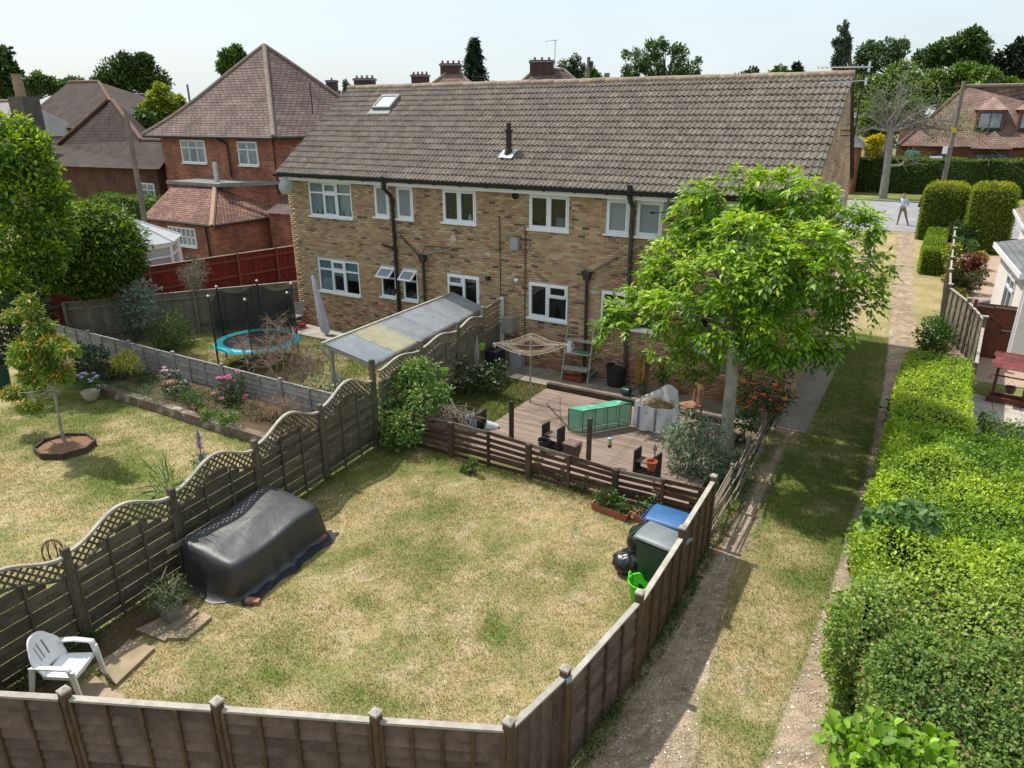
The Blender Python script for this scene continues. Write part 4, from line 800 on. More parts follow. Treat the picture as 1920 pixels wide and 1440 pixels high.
# pot with shrub
g = G(322, 1160, .05); pt_ = thing('potted_shrub', 'grey square pot with a straggly green shrub and dead twigs', 'potted plant', (g[0], g[1], .045)); P().lathe([(.13, 0), (.185, .3), (.2, .3), (.2, .33), (.165, .33), (.15, .25), (0, .25)], 4, rot=math.pi/4).build('pot', M('grey_pot', (.25, .245, .23), (.19, .185, .17), 6, .85), pt_)
leafy('foliage', [(0, 0, .5, .33, .33, .2), (-.25, .1, .45, .22, .2, .14), (.25, -.1, .5, .2, .2, .15)], 1300, .05, [(.03, .055, .02), (.09, .13, .05)], LEAFD, pt_, W=.014, up=.6, shell=.2)
tw = P()
for k in range(11): a = random.uniform(0, 6.28); l = random.uniform(.25, .5); tw.tube(wig((0, 0, .3), (l*.6*math.cos(a), l*.6*math.sin(a), .5+l*.6), 4, .03), [.008, .006, .005, .003], 5)
tw.build('twigs', M('dead_twig', (.42, .38, .32), rough=.9), pt_)
# white monobloc chair
g = G(122, 1300, .05); ch = thing('garden_chair', 'white moulded plastic garden armchair near the bottom fence', 'chair', (g[0]+.0, g[1]+.1, .05), R(-60)); ch.scale = (.9, .9, .94)
WP = M('white_plastic', (.78, .79, .80), rough=.35, spec=.5)
# local frame: +y is the way the chair faces
def solid(p, th): return p
st_ = P(); st_.grid(lambda u, v: ((u-.5)*(.46+.06*v), -.2+.46*v, .40-.03*math.sin(math.pi*u)+.02*v**2+(.05*(1-v)**3)-(.05*max(0, v-.9)*10 if v > .9 else 0)), 12, 12)
so = st_.build('seat', WP, ch, 'all', fix=False); so.modifiers.new('thick', 'SOLIDIFY').thickness = .02
bk_ = P()
def bf_(u, v):
    a = (u-.5)*2; w = .27+.06*v-.16*max(0, v-.62)**1.2*2; x = a*w; return (x, -.24-.17*v+.09*a*a, .42+.5*v-(.13*abs(a)**3*v))
NU_, NV_ = 25, 16
bk_.grid(bf_, NU_, NV_)
slots = {(i, j) for i in (8, 12, 15) for j in range(4, 11)}; bk_.f = [f for f in bk_.f if ((f[0] // NV_), f[0] % NV_) not in slots]
bo_ = bk_.build('backrest', WP, ch, 'all', fix=False); bo_.modifiers.new('thick', 'SOLIDIFY').thickness = .018
for s in (-1, 1):
    ar = P(); ar.add([(s*x, y, z) for (x, y, z) in [(.24, -.30, .60), (.31, -.32, .62), (.25, .0, .62), (.33, .0, .625), (.25, .22, .60), (.33, .25, .60), (.25, .27, .52), (.32, .29, .52)]], [(0, 1, 3, 2), (2, 3, 5, 4), (4, 5, 7, 6)])
    ao = ar.build('armrest', WP, ch, 'all', fix=False); ao.modifiers.new('thick', 'SOLIDIFY').thickness = .022
    for (a, b, w0, w1, nm) in (((s*.29, .27, .54), (s*.30, .33, .0), .09, .05, 'leg'), ((s*.26, -.3, .56), (s*.29, -.42, .0), .085, .05, 'leg')):
        lg = P(); A = V3(a); B = V3(b); lg.add([A+V3((-.018, -w0/2, 0)), A+V3((.018, -w0/2, 0)), A+V3((.018, w0/2, 0)), A+V3((-.018, w0/2, 0)), B+V3((-.016, -w1/2, 0)), B+V3((.016, -w1/2, 0)), B+V3((.016, w1/2, 0)), B+V3((-.016, w1/2, 0))], [(0, 1, 2, 3), (4, 5, 6, 7), (0, 1, 5, 4), (1, 2, 6, 5), (2, 3, 7, 6), (3, 0, 4, 7)]); lg.build(nm, WP, ch)
    P().beam((s*.23, -.2, .40), (s*.25, .25, .40), .02, .05).build('apron', WP, ch)
P().beam((-.25, .25, .385), (.25, .25, .385), .02, .06).build('apron', WP, ch)
# ---------------------------------------------------------------- bins and tub
def wheelie(label, px, py, body, lid, rz, h=1.05):
    g = G(px, py, h); t = thing('wheelie_bin', label, 'bin', (g[0], g[1], 0), rz, 'wheelie bins by the side fence')
    b = P(); b.add([(x*w, y*d, z) for (w, d, z) in ((.20, .24, .08), (.26, .33, .92), (.275, .35, .92), (.275, .35, .97)) for (x, y) in ((-1, -1), (1, -1), (1, 1), (-1, 1))], [(3, 2, 1, 0)]+[(4*i+j, 4*i+(j+1) % 4, 4*i+4+(j+1) % 4, 4*i+4+j) for i in range(3) for j in range(4)]+[(12, 13, 14, 15)])
    b.build('body', body, t)
    l = P(); l.grid(lambda u, v: ((u-.5)*(.57-.1*max(0, v-.7)*1.5), -.36+.76*v, .985+.065*math.sin(math.pi*min(1, max(0, (u-.02)/.96)))**.5*(.35+.65*math.sin(math.pi*min(1, v*.9+.06))**.4)+.02*(1-v)), 14, 14)
    lo2 = l.build('lid', lid, t, 'all', fix=False); lo2.modifiers.new('thick', 'SOLIDIFY').thickness = -.03
    P().tube([(-.26, -.36, .96), (-.26, -.44, .99), (.26, -.44, .99), (.26, -.36, .96)], .016, 6).build('handle', body, t); 
    for s in (-.1, .1): P().box((s, -.40, .975), (.03, .1, .03)).build('hinge', body, t)
    for s in (-1, 1): P().tube([(s*.22, -.24, .1), (s*.27, -.24, .1)], .1, 14).build('wheel', BLACKP, t)
    return t
wheelie('blue lidded recycling wheelie bin next to the corner of the slatted fence', 1259, 968, M('bin_blue', (.018, .055, .17), (.03, .075, .2), 6, .4, spec=.5), M('lid_blue', (.03, .105, .25), (.05, .14, .31), 3, .35, spec=.5), R(-92))
wheelie('dark green wheelie bin with a grey lid beside the rubbish bags', 1243, 1004, M('bin_green', (.018, .045, .035), (.025, .055, .042), 6, .45, spec=.5), M('lid_grey', (.15, .175, .185), (.2, .22, .23), 3, .4, spec=.5), R(-98))
BAG = M('bin_bag', (.012, .012, .014), (.02, .02, .022), 5, .28, .6, 9, spec=.6)
def bag(label, px, py, r, h, sd):
    g = G(px, py, 0); rr = np.random.default_rng(sd); ph = rr.random((6, 2))*6.28
    def f(u, v):
        a = u*6.2832; z = h*v; p = (math.sin(math.pi*min(1, .12+.83*v))**.65) if v < .86 else .2-.1*(v-.86)*5
        w = 1+.10*math.sin(3*a+ph[0, 0]+3*v)+.07*math.sin(7*a+ph[1, 0]+6*v)*v+.05*math.sin(13*a+ph[2, 0]-9*v)
        return (r*p*w*math.cos(a), r*p*w*math.sin(a)*.9, z+.02*math.sin(5*a+ph[3, 0])*v)
    b = P().grid(f, 40, 18, True); b.poly([f(i/40, 1.) for i in range(40)]); o = b.build('rubbish_bag', BAG, None, 'all', fix=False, loc=(g[0], g[1], 0)); tag(o, label, 'rubbish bag', 'black bags beside the bins')
bag('black rubbish bag lying nearest the lawn', 1178, 1072, .27, .42, 3); bag('black rubbish bag propped against the dark green bin', 1202, 1048, .28, .72, 4)
g = G(1201, 1126, 0); tb = thing('garden_tub', 'bright lime green flexible tub by the side fence', 'tub', (g[0], g[1], 0)); LIME = M('lime_plastic', (.12, .72, .03), (.10, .6, .02), 3, .4, spec=.5)
P().lathe([(.0, .01), (.15, .0), (.16, .02), (.215, .36), (.225, .375), (.2, .37), (.15, .04), (0, .035)], 28).build('bucket', LIME, tb, True)
for s in (-1, 1): P().tube([(s*.21*math.cos(t), .21*math.sin(t)*1, .37+.1*math.sin((t+.35)/.7*math.pi)) for t in np.linspace(-.35, .35, 9)], .014, 6).build('handle', LIME, tb, True)
P().lathe([(0, .13), (.12, .14), (.13, .1)], 9).build('rubble', M('rubble', (.4, .33, .24), (.25, .2, .15), 20, .9), tb); bm_('stick', tb, (-.1, -.05, .08), (-.14, .06, .33), .02, .02, WTOP)
# troughs in front of the slatted fence
for (px, py, L, rz, lab, n) in ((1146, 955, .82, -.14, 'long terracotta trough of leafy plants in front of the slatted fence', 260), (1222, 975, .7, -.1, 'terracotta trough half hidden behind the blue bin', 120)):
    g = G(px, py, .1); t = thing('plant_trough', lab, 'planter', (g[0], g[1], 0), rz, 'terracotta troughs'); p = P()
    p.add([(x*L/2*k, y*.11*k, z) for (k, z) in ((.9, 0), (1, .16), (.9, .16), (.85, .12)) for (x, y) in ((-1, -1), (1, -1), (1, 1), (-1, 1))], [(3, 2, 1, 0)]+[(4*i+j, 4*i+(j+1) % 4, 4*i+4+(j+1) % 4, 4*i+4+j) for i in range(3) for j in range(4)]); p.build('trough', TERRA, t); P().box((0, 0, .115), (L*.85, .18, .01)).build('compost', SOIL, t)
    leafy('foliage', [(-L*.3, 0, .3, .16, .12, .2), (0, .02, .33, .17, .12, .24), (L*.3, 0, .27, .14, .12, .16)], n*2, .06, [(.03, .07, .015), (.08, .16, .03)], LEAF, t, shell=.2)
g = G(1265, 950, .25); tb = thing('timber_pile', 'old timber boards laid behind the blue bin', 'timber', (g[0], g[1], 0)); 
for k in range(3): bm_('board', tb, (-.45, .04*k, .5+.05*k), (.42, .1-.05*k, .46+.05*k), .14, .03, M('old_timber_%d' % k, [(.40, .25, .14), (.28, .16, .09), (.33, .2, .12)][k], (.2, .12, .07), 6, .85))
for s in (-.35, .3): bx('support', tb, (s, .05, .22), (.08, .08, .44), WOODD)
# ---------------------------------------------------------------- deck
DZ = .12; DX0, DX1, DY0, DY1 = -8.68, -3.25, 12.15, 16.5
dk = thing('wooden_deck', 'weathered reddish brown timber deck behind the slatted fence', 'deck', (DX0, DY0, 0)); DECK = M('deck_board', (.30, .225, .185), (.20, .145, .115), 3, .9, .5, 22, rnd=.12, stretch=(.4, 3, 3), spots=[(2.2, .58, (.14, .11, .09), .5)])
nb = 36; bw = (DY1-DY0)/nb
for k in range(nb): bx('plank', dk, ((DX1-DX0)/2, bw*(k+.5), DZ/2+.035+random.uniform(-.002, .002)), (DX1-DX0, bw-.009, .03), DECK)
P().box(((DX1-DX0)/2, (DY1-DY0)/2, .04), (DX1-DX0-.06, DY1-DY0-.06, .06)).build('joists', WOODD, dk)
bx('sleeper', dk, (2.45, DY1-DY0+.1, .12), (4.9, .14, .26), M('dark_sleeper', (.09, .06, .045), (.05, .035, .028), 5, .9, .5)); bm_('groove', dk, (.55, 3.3, DZ+.032), (1.75, 2.2, DZ+.034), .02, .008, WOODD); bm_('groove', dk, (1.0, 2.1, DZ+.034), (1.75, 3.2, DZ+.034), .02, .008, WOODD)
# two loose posts on the deck front
for (x0, y0, x1, y1, lab) in ((959, 825, 957, 752, 'bare dark timber post standing at the left front of the deck'), (1103, 868, 1105, 784, 'bare dark timber post with a bird feeder hanging by it')):
    b = G(x0, y0, DZ); t = FY(x1, y1, b[1])[2]; o = P().box((0, 0, t/2), (.085, .085, t)).build('timber_post', WOODD, loc=(b[0], b[1], 0)); tag(o, lab, 'post')
    if x0 > 1000: FPOST = (b, t)
b, t = FPOST; bfd = thing('bird_feeder', 'small hanging bird feeder with blue top beside the dark post', 'bird feeder', (b[0]+.42, b[1]+.15, .62)); P().lathe([(.0, .16), (.05, .14), (.055, .1), (.04, .1)], 10).build('cap', M('feeder_blue', (.2, .4, .55)), bfd, True); P().lathe([(.035, -.02), (.035, .1)], 10).build('tube', M('seed', (.55, .4, .25), (.4, .25, .12), 40, .7), bfd, True); P().lathe([(.03, -.08), (.05, -.05), (.05, -.02)], 10).build('base', BLACKP, bfd, True); P().tube([(0, 0, .16), (-.1, -.04, .36), (-.39, -.14, .5)], .004, 4).build('wire', BLACKP, bfd)
# planter benches
def planter_bench(lab, px, py, w, rz, red=False):
    g = G(px, py, DZ); t = thing('planter_stand', lab, 'plant stand', (g[0], g[1], DZ), rz, 'black timber plant stands'); CH = M('charred_wood', (.025, .023, .022), (.05, .045, .04), 6, .8, .4)
    for s in (-1, 1): bx('end_panel', t, (s*w/2, 0, .28), (.05, .3, .6), CH, bev=.02)
    for k in range(3): bx('shelf_slat', t, (0, -.09+.09*k, .34), (w-.06, .07, .02), WOODG)
    for k in range(3): bx('low_slat', t, (0, -.09+.09*k, .1), (w-.06, .07, .02), WOODD)
    return t
planter_bench('black timber plant stand next to the brown caddy', 1037, 840, .42, R(-8)); pb = planter_bench('black timber plant stand holding a red flowerpot', 1212, 892, .48, R(-8))
g = G(1221, 880, DZ+.36); rpot = thing('flowerpot', 'orange-red plastic flowerpot on the black plant stand', 'flowerpot', (g[0], g[1], DZ+.35)); REDP = M('red_plastic_pot', (.42, .09, .035), (.36, .08, .035), 4, .5); P().lathe([(.075, 0), (.105, .16), (.118, .16), (.12, .2), (.1, .2), (.09, .14), (0, .14)], 18).build('pot', REDP, rpot, True); P().tube([(0, 0, .14), (.05, .02, .34), (.04, .02, .42)], .012, 6).build('trowel_handle', BLACKP, rpot); P().lathe([(0, 0), (.04, .03), (.045, .1), (0, .2)], 8, (.04, .02, .4), sy=.3).build('trowel_blade', LEAD, rpot)
g = G(1072, 862, DZ); cd = thing('food_caddy', 'small brown lidded waste caddy on the deck', 'caddy', (g[0], g[1], DZ), R(-6)); CBR = M('caddy_brown', (.085, .05, .045), (.11, .07, .065), 5, .5); P().lathe([(.17, 0), (.22, .36), (.235, .36), (.235, .39)], 4, rot=math.pi/4, sy=.85).build('body', CBR, cd); P().lathe([(.245, .39), (.25, .42), (.2, .45), (.0, .46)], 4, rot=math.pi/4, sy=.85).build('lid', M('caddy_lid', (.20, .135, .125), (.15, .1, .095), 4, .4), cd); P().tube([(.2, -.1, .38), (.24, -.12, .2), (.2, .1, .38)], .01, 5).build('handle', CBR, cd)
g = G(1020, 846, DZ); bb = thing('black_bucket', 'black bucket with folding handle left of the plant stand', 'bucket', (g[0], g[1], DZ)); P().lathe([(.1, 0), (.14, .28), (.15, .28), (.15, .3), (.12, .28), (.09, .03), (0, .03)], 16).build('pail', BLACKP, bb, True); P().tube([(.14*math.cos(a), .14*math.sin(a)*.3-.1, .28-.03*math.sin(a)) for a in np.linspace(0, 3.14, 9)], .006, 5).build('handle', STEEL, bb)
# corner by the brush pile
g = G(888, 806, .0); bk = thing('bucket', 'pale blue bucket standing beside the pile of prunings', 'bucket', (g[0], g[1], 0)); PB = M('pale_blue_plastic', (.28, .40, .47), (.24, .34, .4), 4, .45); P().lathe([(.13, 0), (.18, .33), (.2, .33), (.2, .36), (.17, .35), (.12, .03), (0, .03)], 20).build('pail', PB, bk, True); P().lathe([(0, .27), (.16, .27)], 16).build('water', M('bucket_water', (.10, .28, .36), rough=.1), bk)
g = G(903, 806, .0); o = P().box((0, 0, .26), (.1, .34, .52), rx=.12).build('timber_block', WOODD, loc=(g[0], g[1], 0)); tag(o, 'upright black timber end board next to the pale blue bucket', 'timber')
g = G(921, 800, .14); bk = thing('bucket', 'white enamel bucket lying on its side by the deck corner', 'bucket', (g[0], g[1], .14)); P().lathe([(.0, -.16), (.1, -.16), (.14, .14), (.155, .15), (.13, .14), (.09, -.13), (0, -.13)], 18).build('pail', M('enamel_white', (.55, .58, .6), rough=.4), bk, True, rot=(R(75), R(20), R(-60)))
g = G(840, 800, 0); tw = P(); TWG = M('prunings_twig', (.30, .25, .2), (.2, .16, .13), 9, .9, rnd=.25)
for k in range(130): a = random.gauss(-.3, .55); c = V3((random.gauss(0, .35), random.gauss(0, .22), random.uniform(.03, .5))); l = random.uniform(.25, .7); d = V3((math.cos(a), math.sin(a), random.gauss(0, .25))); tw.tube([c-d*l, c+V3((0, 0, .03)), c+d*l], [.008, .007, .003], 4)
tag(tw.build('brush_pile', TWG, loc=(g[0], g[1], 0)), 'heap of dry grey prunings behind the slatted fence', 'brush pile', kind='stuff')
g = G(785, 785, .0); sc_ = thing('garden_statue', 'pale driftwood figure wearing a terracotta pot beside the shrubs', 'ornament', (g[0], g[1], 0)); DW = M('driftwood', (.42, .36, .28), (.3, .25, .19), 6, .9); P().tube([(-.06, 0, 0), (-.03, 0, .5), (.03, 0, .88)], [.09, .075, .06], 8).build('trunk', DW, sc_, True); P().tube([(0, 0, .62), (.16, 0, .66), (.24, .02, .76)], [.035, .03, .022], 7).build('arm', DW, sc_, True); P().lathe([(.11, 0), (.115, .05), (.075, .2), (.0, .21)], 14, (.04, 0, .86)).build('pot_hat', TERRA, sc_, True)
# clothes line
b = G(994, 754, DZ); hz0 = FY(997, 652, b[1])[2]; rl = thing('rotary_clothes_line', 'open rotary clothes line standing beside the wooden deck', 'clothes line', (b[0], b[1], 0)); P().tube([(0, 0, 0), (0, 0, hz0+.1)], .024, 8).build('pole', STEEL, rl, True)
arms = [(.98*math.cos(a), .98*math.sin(a)) for a in (R(-62), R(28), R(118), R(208))]; hh = hz0+.12
for (x, y) in arms: P().tube([(0, 0, hz0+.05), (x, y, hh-.02)], .011, 6).build('arm', STEEL, rl); 
CRD = M('cord', (.62, .6, .5), rough=.8); ORG = M('orange_cord', (.55, .28, .12), rough=.8)
for k in range(5):
    f = .5+.125*k; c = P(); q = [V3((x*f, y*f, hz0+.05+(hh-hz0-.07)*f)) for (x, y) in arms]
    for i in range(4): m_ = (q[i]+q[(i+1) % 4])/2-V3((0, 0, .06)); c.tube([q[i], m_, q[(i+1) % 4]], .006, 4)
    c.build('washing_line', CRD if k % 3 else ORG, rl)
for k in range(14): t = random.random(); i = random.randrange(4); q0, q1 = V3((*arms[i], hh)), V3((*arms[(i+1) % 4], hh)); bx('clothes_peg', rl, q0.lerp(q1, t)-V3((0, 0, .08)), (.02, .01, .07), CRD)
# table, shelves, bins along the wall
g = G(1022, 672, .06); tbl = thing('garden_table', 'small blue-grey garden table against the brick wall', 'table', (g[0], g[1]+.15, .06), R(5)); BG = M('blue_grey_paint', (.16, .19, .23), (.22, .24, .26), 5, .6); bx('top', tbl, (0, 0, .62), (.85, .5, .04), M('pale_top', (.42, .43, .44), (.34, .35, .36), 4, .5)); 
for (x, y) in ((-.36, -.2), (.36, -.2), (-.36, .2), (.36, .2)): bx('leg', tbl, (x, y, .3), (.05, .05, .6), BG)
bx('stretcher', tbl, (0, -.2, .3), (.7, .03, .04), BG)
A = G(1055, 712, .06); B = G(1100, 716, .06); mid = (A+B)/2; shf = thing('step_shelf', 'grey wooden stepped plant shelf leaning on the wall', 'shelf', (mid[0], mid[1], .06), R(6))
for s in (-1, 1): bm_('side_rail', shf, (s*.4, 0, 0), (s*.4, .42, 1.5), .04, .09, WTOP, up=(0, 1, 0))
for (y, z, d) in ((.06, .36, .34), (.2, .8, .3), (.33, 1.13, .26)): bx('tread', shf, (0, y, z), (.76, d, .04), WTOP)
g = mid; jug = thing('enamel_jug', 'white enamel jug standing on the middle shelf', 'jug', (mid[0]-.26, mid[1]+.12, .06+.82)); P().lathe([(.085, 0), (.09, .02), (.075, .16), (.06, .26), (.07, .3), (.06, .29), (0, .02)], 16).build('vessel', M('white_enamel', (.75, .77, .78), rough=.25), jug, True); P().tube([(.06, 0, .27), (.14, 0, .22), (.13, 0, .12), (.08, 0, .08)], .009, 6).build('handle', WHITE, jug, True)
tag(P().box((0, 0, 0), (.34, .2, .02)).build('seed_tray', M('green_tray', (.06, .24, .13), rough=.5), loc=(mid[0]+.14, mid[1]+.18, .9)), 'green plastic seed tray on the middle shelf', 'tray')
o = P(); o.add([(x*k*.3, y*k*.1, z) for (k, z) in ((.88, 0), (1, .17), (.9, .17), (.84, .05)) for (x, y) in ((-1, -1), (1, -1), (1, 1), (-1, 1))], [(3, 2, 1, 0)]+[(4*i+j, 4*i+(j+1) % 4, 4*i+4+(j+1) % 4, 4*i+4+j) for i in range(3) for j in range(4)]+[(12, 13, 14, 15)]); tag(o.build('window_box', M('red_brown_plastic', (.25, .055, .035), (.2, .05, .035), 4, .5), loc=(mid[0]-.02, mid[1]-.02, .06)), 'red-brown plastic window boxes under the stepped shelf', 'planter')
g = G(1114, 708, .06); o = P(); o.lathe([(.1, 0), (.13, .22), (.14, .22), (.14, .25), (.11, .24), (.09, .05), (0, .05)], 4, rot=.78); tag(o.build('grey_pot', M('grey_plastic', (.12, .13, .14), rough=.5), loc=(g[0], g[1], .06)), 'grey square plastic pot between shelf and black bin', 'pot')
bm_('lean_stick', shf, (.42, -.05, .2), (1.05, .45, .75), .03, .03, WOODG)
g = G(1154, 722, .06); o = thing('round_bin', 'large black ribbed round bin against the wall', 'bin', (g[0], g[1], .06)); pr = P(); N_ = 48; pr.grid(lambda u, v: ((.23+.05*v)*(1+.018*math.cos(24*u*6.2832))*math.cos(u*6.2832), (.23+.05*v)*(1+.018*math.cos(24*u*6.2832))*math.sin(u*6.2832), .56*v), N_*2, 3, True); pr.build('barrel', BLACKP, o, fix=False); P().lathe([(.285, .53), (.305, .54), (.305, .585), (.275, .59), (.24, .1), (0, .08)], 32).build('rim', BLACKP, o, True)
hs = thing('hose', 'coiled yellow hosepipe hanging on the brick wall', 'hose', (FY(1203, 700, HY0-.06)[0], HY0-.08, 0)); hp = P()
for k in range(7): w = .09+.022*k; zt = 1.02; zb = .1+.03*(k % 3); hp.tube([(w*.5*math.sin(a)+random.uniform(-.01, .01), -.012*k, (zt+zb)/2+(zt-zb)/2*math.cos(a)) for a in np.linspace(0, 6.2832, 20)[:-1]], .013, 6, True)
hp.build('coil', M('hose_yellow', (.52, .30, .05), (.42, .22, .04), 9, .5), hs, True); P().box((0, .03, 1.05), (.16, .08, .12)).build('hanger', WOODG, hs); P().tube([(-.1, -.08, .12), (-.35, -.2, .08), (-.5, -.1, .08)], .013, 6).build('tail', M('hose_tail', (.5, .3, .06), rough=.5), hs)
g = G(1228, 724, .06); bn = thing('wooden_stool', 'low wooden plank stool with a plant by the brick wall', 'stool', (g[0], g[1], .06), R(4)); bx('seat', bn, (0, 0, .32), (.56, .26, .035), M('pale_plank', (.36, .28, .19), (.26, .2, .13), 5, .85)); 
for (x, y) in ((-.22, -.09), (.22, -.09), (-.22, .09), (.22, .09)): bx('leg', bn, (x, y, .15), (.04, .04, .3), WOODG)
def pot_plant(lab, px, py, z, r, h, mat, cl, n, L, cols, leafm=LEAF, name='potted_plant', W=None, droop=0.):
    g = G(px, py, z); t = thing(name, lab, 'potted plant', (g[0], g[1], z)); P().lathe([(r*.68, 0), (r*.95, h*.85), (r*1.07, h*.85), (r*1.07, h), (r*.93, h), (r*.85, h*.8), (0, h*.8)], 18).build('pot', mat, t, True)
    leafy('foliage', cl, n, L, cols, leafm, t, W=W, shell=.2, droop=droop); return t
MID = [(.035, .075, .015), (.10, .19, .03)]; DKG = [(.015, .035, .01), (.045, .09, .02)]; LIM = [(.12, .2, .02), (.26, .36, .03)]; SIL = [(.11, .15, .11), (.25, .3, .23)]
pot_plant('small leafy plant in a green pot on the low stool', 1240, 722, .38, .1, .14, M('green_glaze', (.07, .12, .08), rough=.35), [(0, 0, .3, .2, .18, .2)], 160, .1, [(.05, .1, .02), (.16, .28, .03)])
pot_plant('green glazed pot in front of the low stool', 1204, 738, .06, .14, .24, M('green_glaze_pot', (.09, .12, .085), (.14, .15, .1), 5, .4), [(0, 0, .3, .1, .1, .08)], 40, .06, MID)
g = G(1174, 740, .08); wc = thing('watering_can', 'dark green watering can lying behind the deck', 'watering can', (g[0], g[1], .08), R(20)); DGP = M('dark_green_plastic', (.015, .06, .05), rough=.4); P().lathe([(.1, -.12), (.11, -.1), (.11, .1), (.06, .13)], 14).build('tank', DGP, wc, True, rot=(R(90), 0, R(60)), loc=(0, 0, .1)); P().tube([(.1, 0, .1), (.26, .02, .2)], .02, 7).build('spout', DGP, wc); P().tube([(-.05, 0, .2), (0, 0, .28), (.08, 0, .2)], .012, 6).build('handle', DGP, wc)
g = G(1275, 728, .06); fn = thing('fern', 'dark green fern growing at the foot of the wall', 'plant', (g[0], g[1]+.15, .05)); leafy('foliage', [(0, 0, .32, .26, .2, .34), (0, 0, .5, .16, .14, .26)], 500, .14, DKG, LEAFD, fn, W=.03, shell=.1)
g = G(1130, 700, .06); tag(P().lathe([(.07, -.12), (.08, .1), (.0, .12)], 12).build('plastic_tub', M('translucent_tub', (.5, .56, .58), rough=.4), None, True, loc=(g[0], g[1], .14), rot=(R(80), 0, R(40))), 'pale plastic tub lying beside the black bin', 'tub')
# green mesh frame
base = [G(1065, 806, DZ+.04), G(1092, 812, DZ+.04), G(1182, 796, DZ+.04)]; base.append(base[0]+base[2]-base[1]); c = np.mean(base, 0); gh = .56
nt_ = thing('cold_frame', 'green mesh covered cold frame standing on the deck', 'cold frame', (c[0], c[1], DZ+.04)); bl = [V3((q[0]-c[0], q[1]-c[1], 0)) for q in base]; NETG = net_mat('green_mesh', (.10, .42, .26), .62); NETT = M('green_cover_top', (.16, .55, .38), (.12, .46, .3), 4, .5, trans=.3, spots=[(5, .6, (.55, .75, .66), .7)]); FRM = M('green_frame', (.03, .11, .08), rough=.5); Z = V3((0, 0, 1))
for i in range(4): a, b = bl[i], bl[(i+1) % 4]; P().poly([a, b, b+Z*gh, a+Z*gh]).build('mesh_side', NETG, nt_, fix=False)
tp_ = P(); tp_.grid(lambda u, v: (bl[0].lerp(bl[1], v)).lerp(bl[3].lerp(bl[2], v), u)+Z*(gh+.012-.03*math.sin(math.pi*v)*math.sin(math.pi*4*u)**2+.008*math.sin(9*u)), 25, 7); tp_.build('mesh_top', NETT, nt_, 'all', fix=False)
for i in range(4): P().tube([bl[i], bl[i]+Z*gh], .012, 6).build('frame_bar', FRM, nt_); P().tube([bl[i]+Z*gh, bl[(i+1) % 4]+Z*gh], .011, 6).build('frame_bar', FRM, nt_); P().tube([bl[i], bl[(i+1) % 4]], .011, 6).build('frame_bar', FRM, nt_)
for f in (.25, .5, .75):
    for (i, j) in ((1, 2), (0, 3)): q = bl[i].lerp(bl[j], f); P().tube([q, q+Z*gh], .01, 6).build('frame_bar', FRM, nt_)
    P().tube([bl[1].lerp(bl[2], f)+Z*gh, bl[0].lerp(bl[3], f)+Z*gh], .01, 6).build('frame_bar', FRM, nt_)
# bulk bag
g = G(1222, 806, DZ); bgk = thing('bulk_bag', 'white woven builder bag full of dry garden waste', 'bulk bag', (g[0]+.03, g[1]+.2, DZ+.05)); BW = M('woven_white', (.84, .86, .89), (.74, .76, .8), 3, .6, .5, 7, trans=.4)
def bagf(u, v):
    a = u*6.2832; x, y = ring(a, .50-.03*v, .44-.03*v, 3.2); w = 1+.06*math.sin(5*a+3*v)+.05*math.sin(9*a-5*v)+.05*math.sin(math.pi*v); z = .62*v+(.34*max(0, math.cos(a-1.25))**3 if v > .99 else .1*v*math.sin(3*a+1)*v)
    return (x*w*(1-.10*(v > .99)*max(0, math.cos(a-1.25))), y*w, z)
P().grid(bagf, 60, 12, True).build('bag', BW, bgk, 'all', fix=False); P().lathe([(.43, .44), (.38, .52), (.2, .60), (0, .62)], 24).build('filling', M('straw_fill', (.33, .23, .12), (.18, .12, .07), 14, .95, .8), bgk)
sw = P()
for k in range(160): a = random.uniform(0, 6.28); r_ = random.uniform(0, .36); c = V3((r_*math.cos(a), r_*math.sin(a), .55)); d = V3((random.gauss(0, 1), random.gauss(0, 1), .5)).normalized()*random.uniform(.08, .2); sw.tube([c-d, c+d], .004, 3)
sw.build('straw', M('straw', (.45, .33, .17), (.3, .2, .1), 9, .9), bgk)
for s in (-.3, .12): P().beam((s, -.475, .05), (s, -.46, .6), .05, .012, up=(0, 1, 0)).build('strap', M('strap_grey', (.16, .17, .19)), bgk)
# wooden dining chair
g = G(1282, 800, DZ); dc = thing('wooden_chair', 'brown wooden dining chair behind the builder bag', 'chair', (g[0], g[1]+.35, DZ), R(140)); CW = M('chair_wood', (.34, .19, .10), (.25, .13, .07), 6, .6)
bx('seat', dc, (0, 0, .45), (.42, .42, .035), CW)
for s in (-1, 1):
    P().beam((s*.18, .18, 0), (s*.18, .18, .44), .04, .04).build('leg', CW, dc); P().beam((s*.18, -.19, 0), (s*.19, -.26, .92), .04, .04).build('leg', CW, dc)
bx('top_rail', dc, (0, -.26, .9), (.42, .03, .08), CW); bx('splat', dc, (0, -.235, .68), (.12, .02, .4), CW); bx('stretcher', dc, (0, .18, .2), (.34, .02, .03), CW)
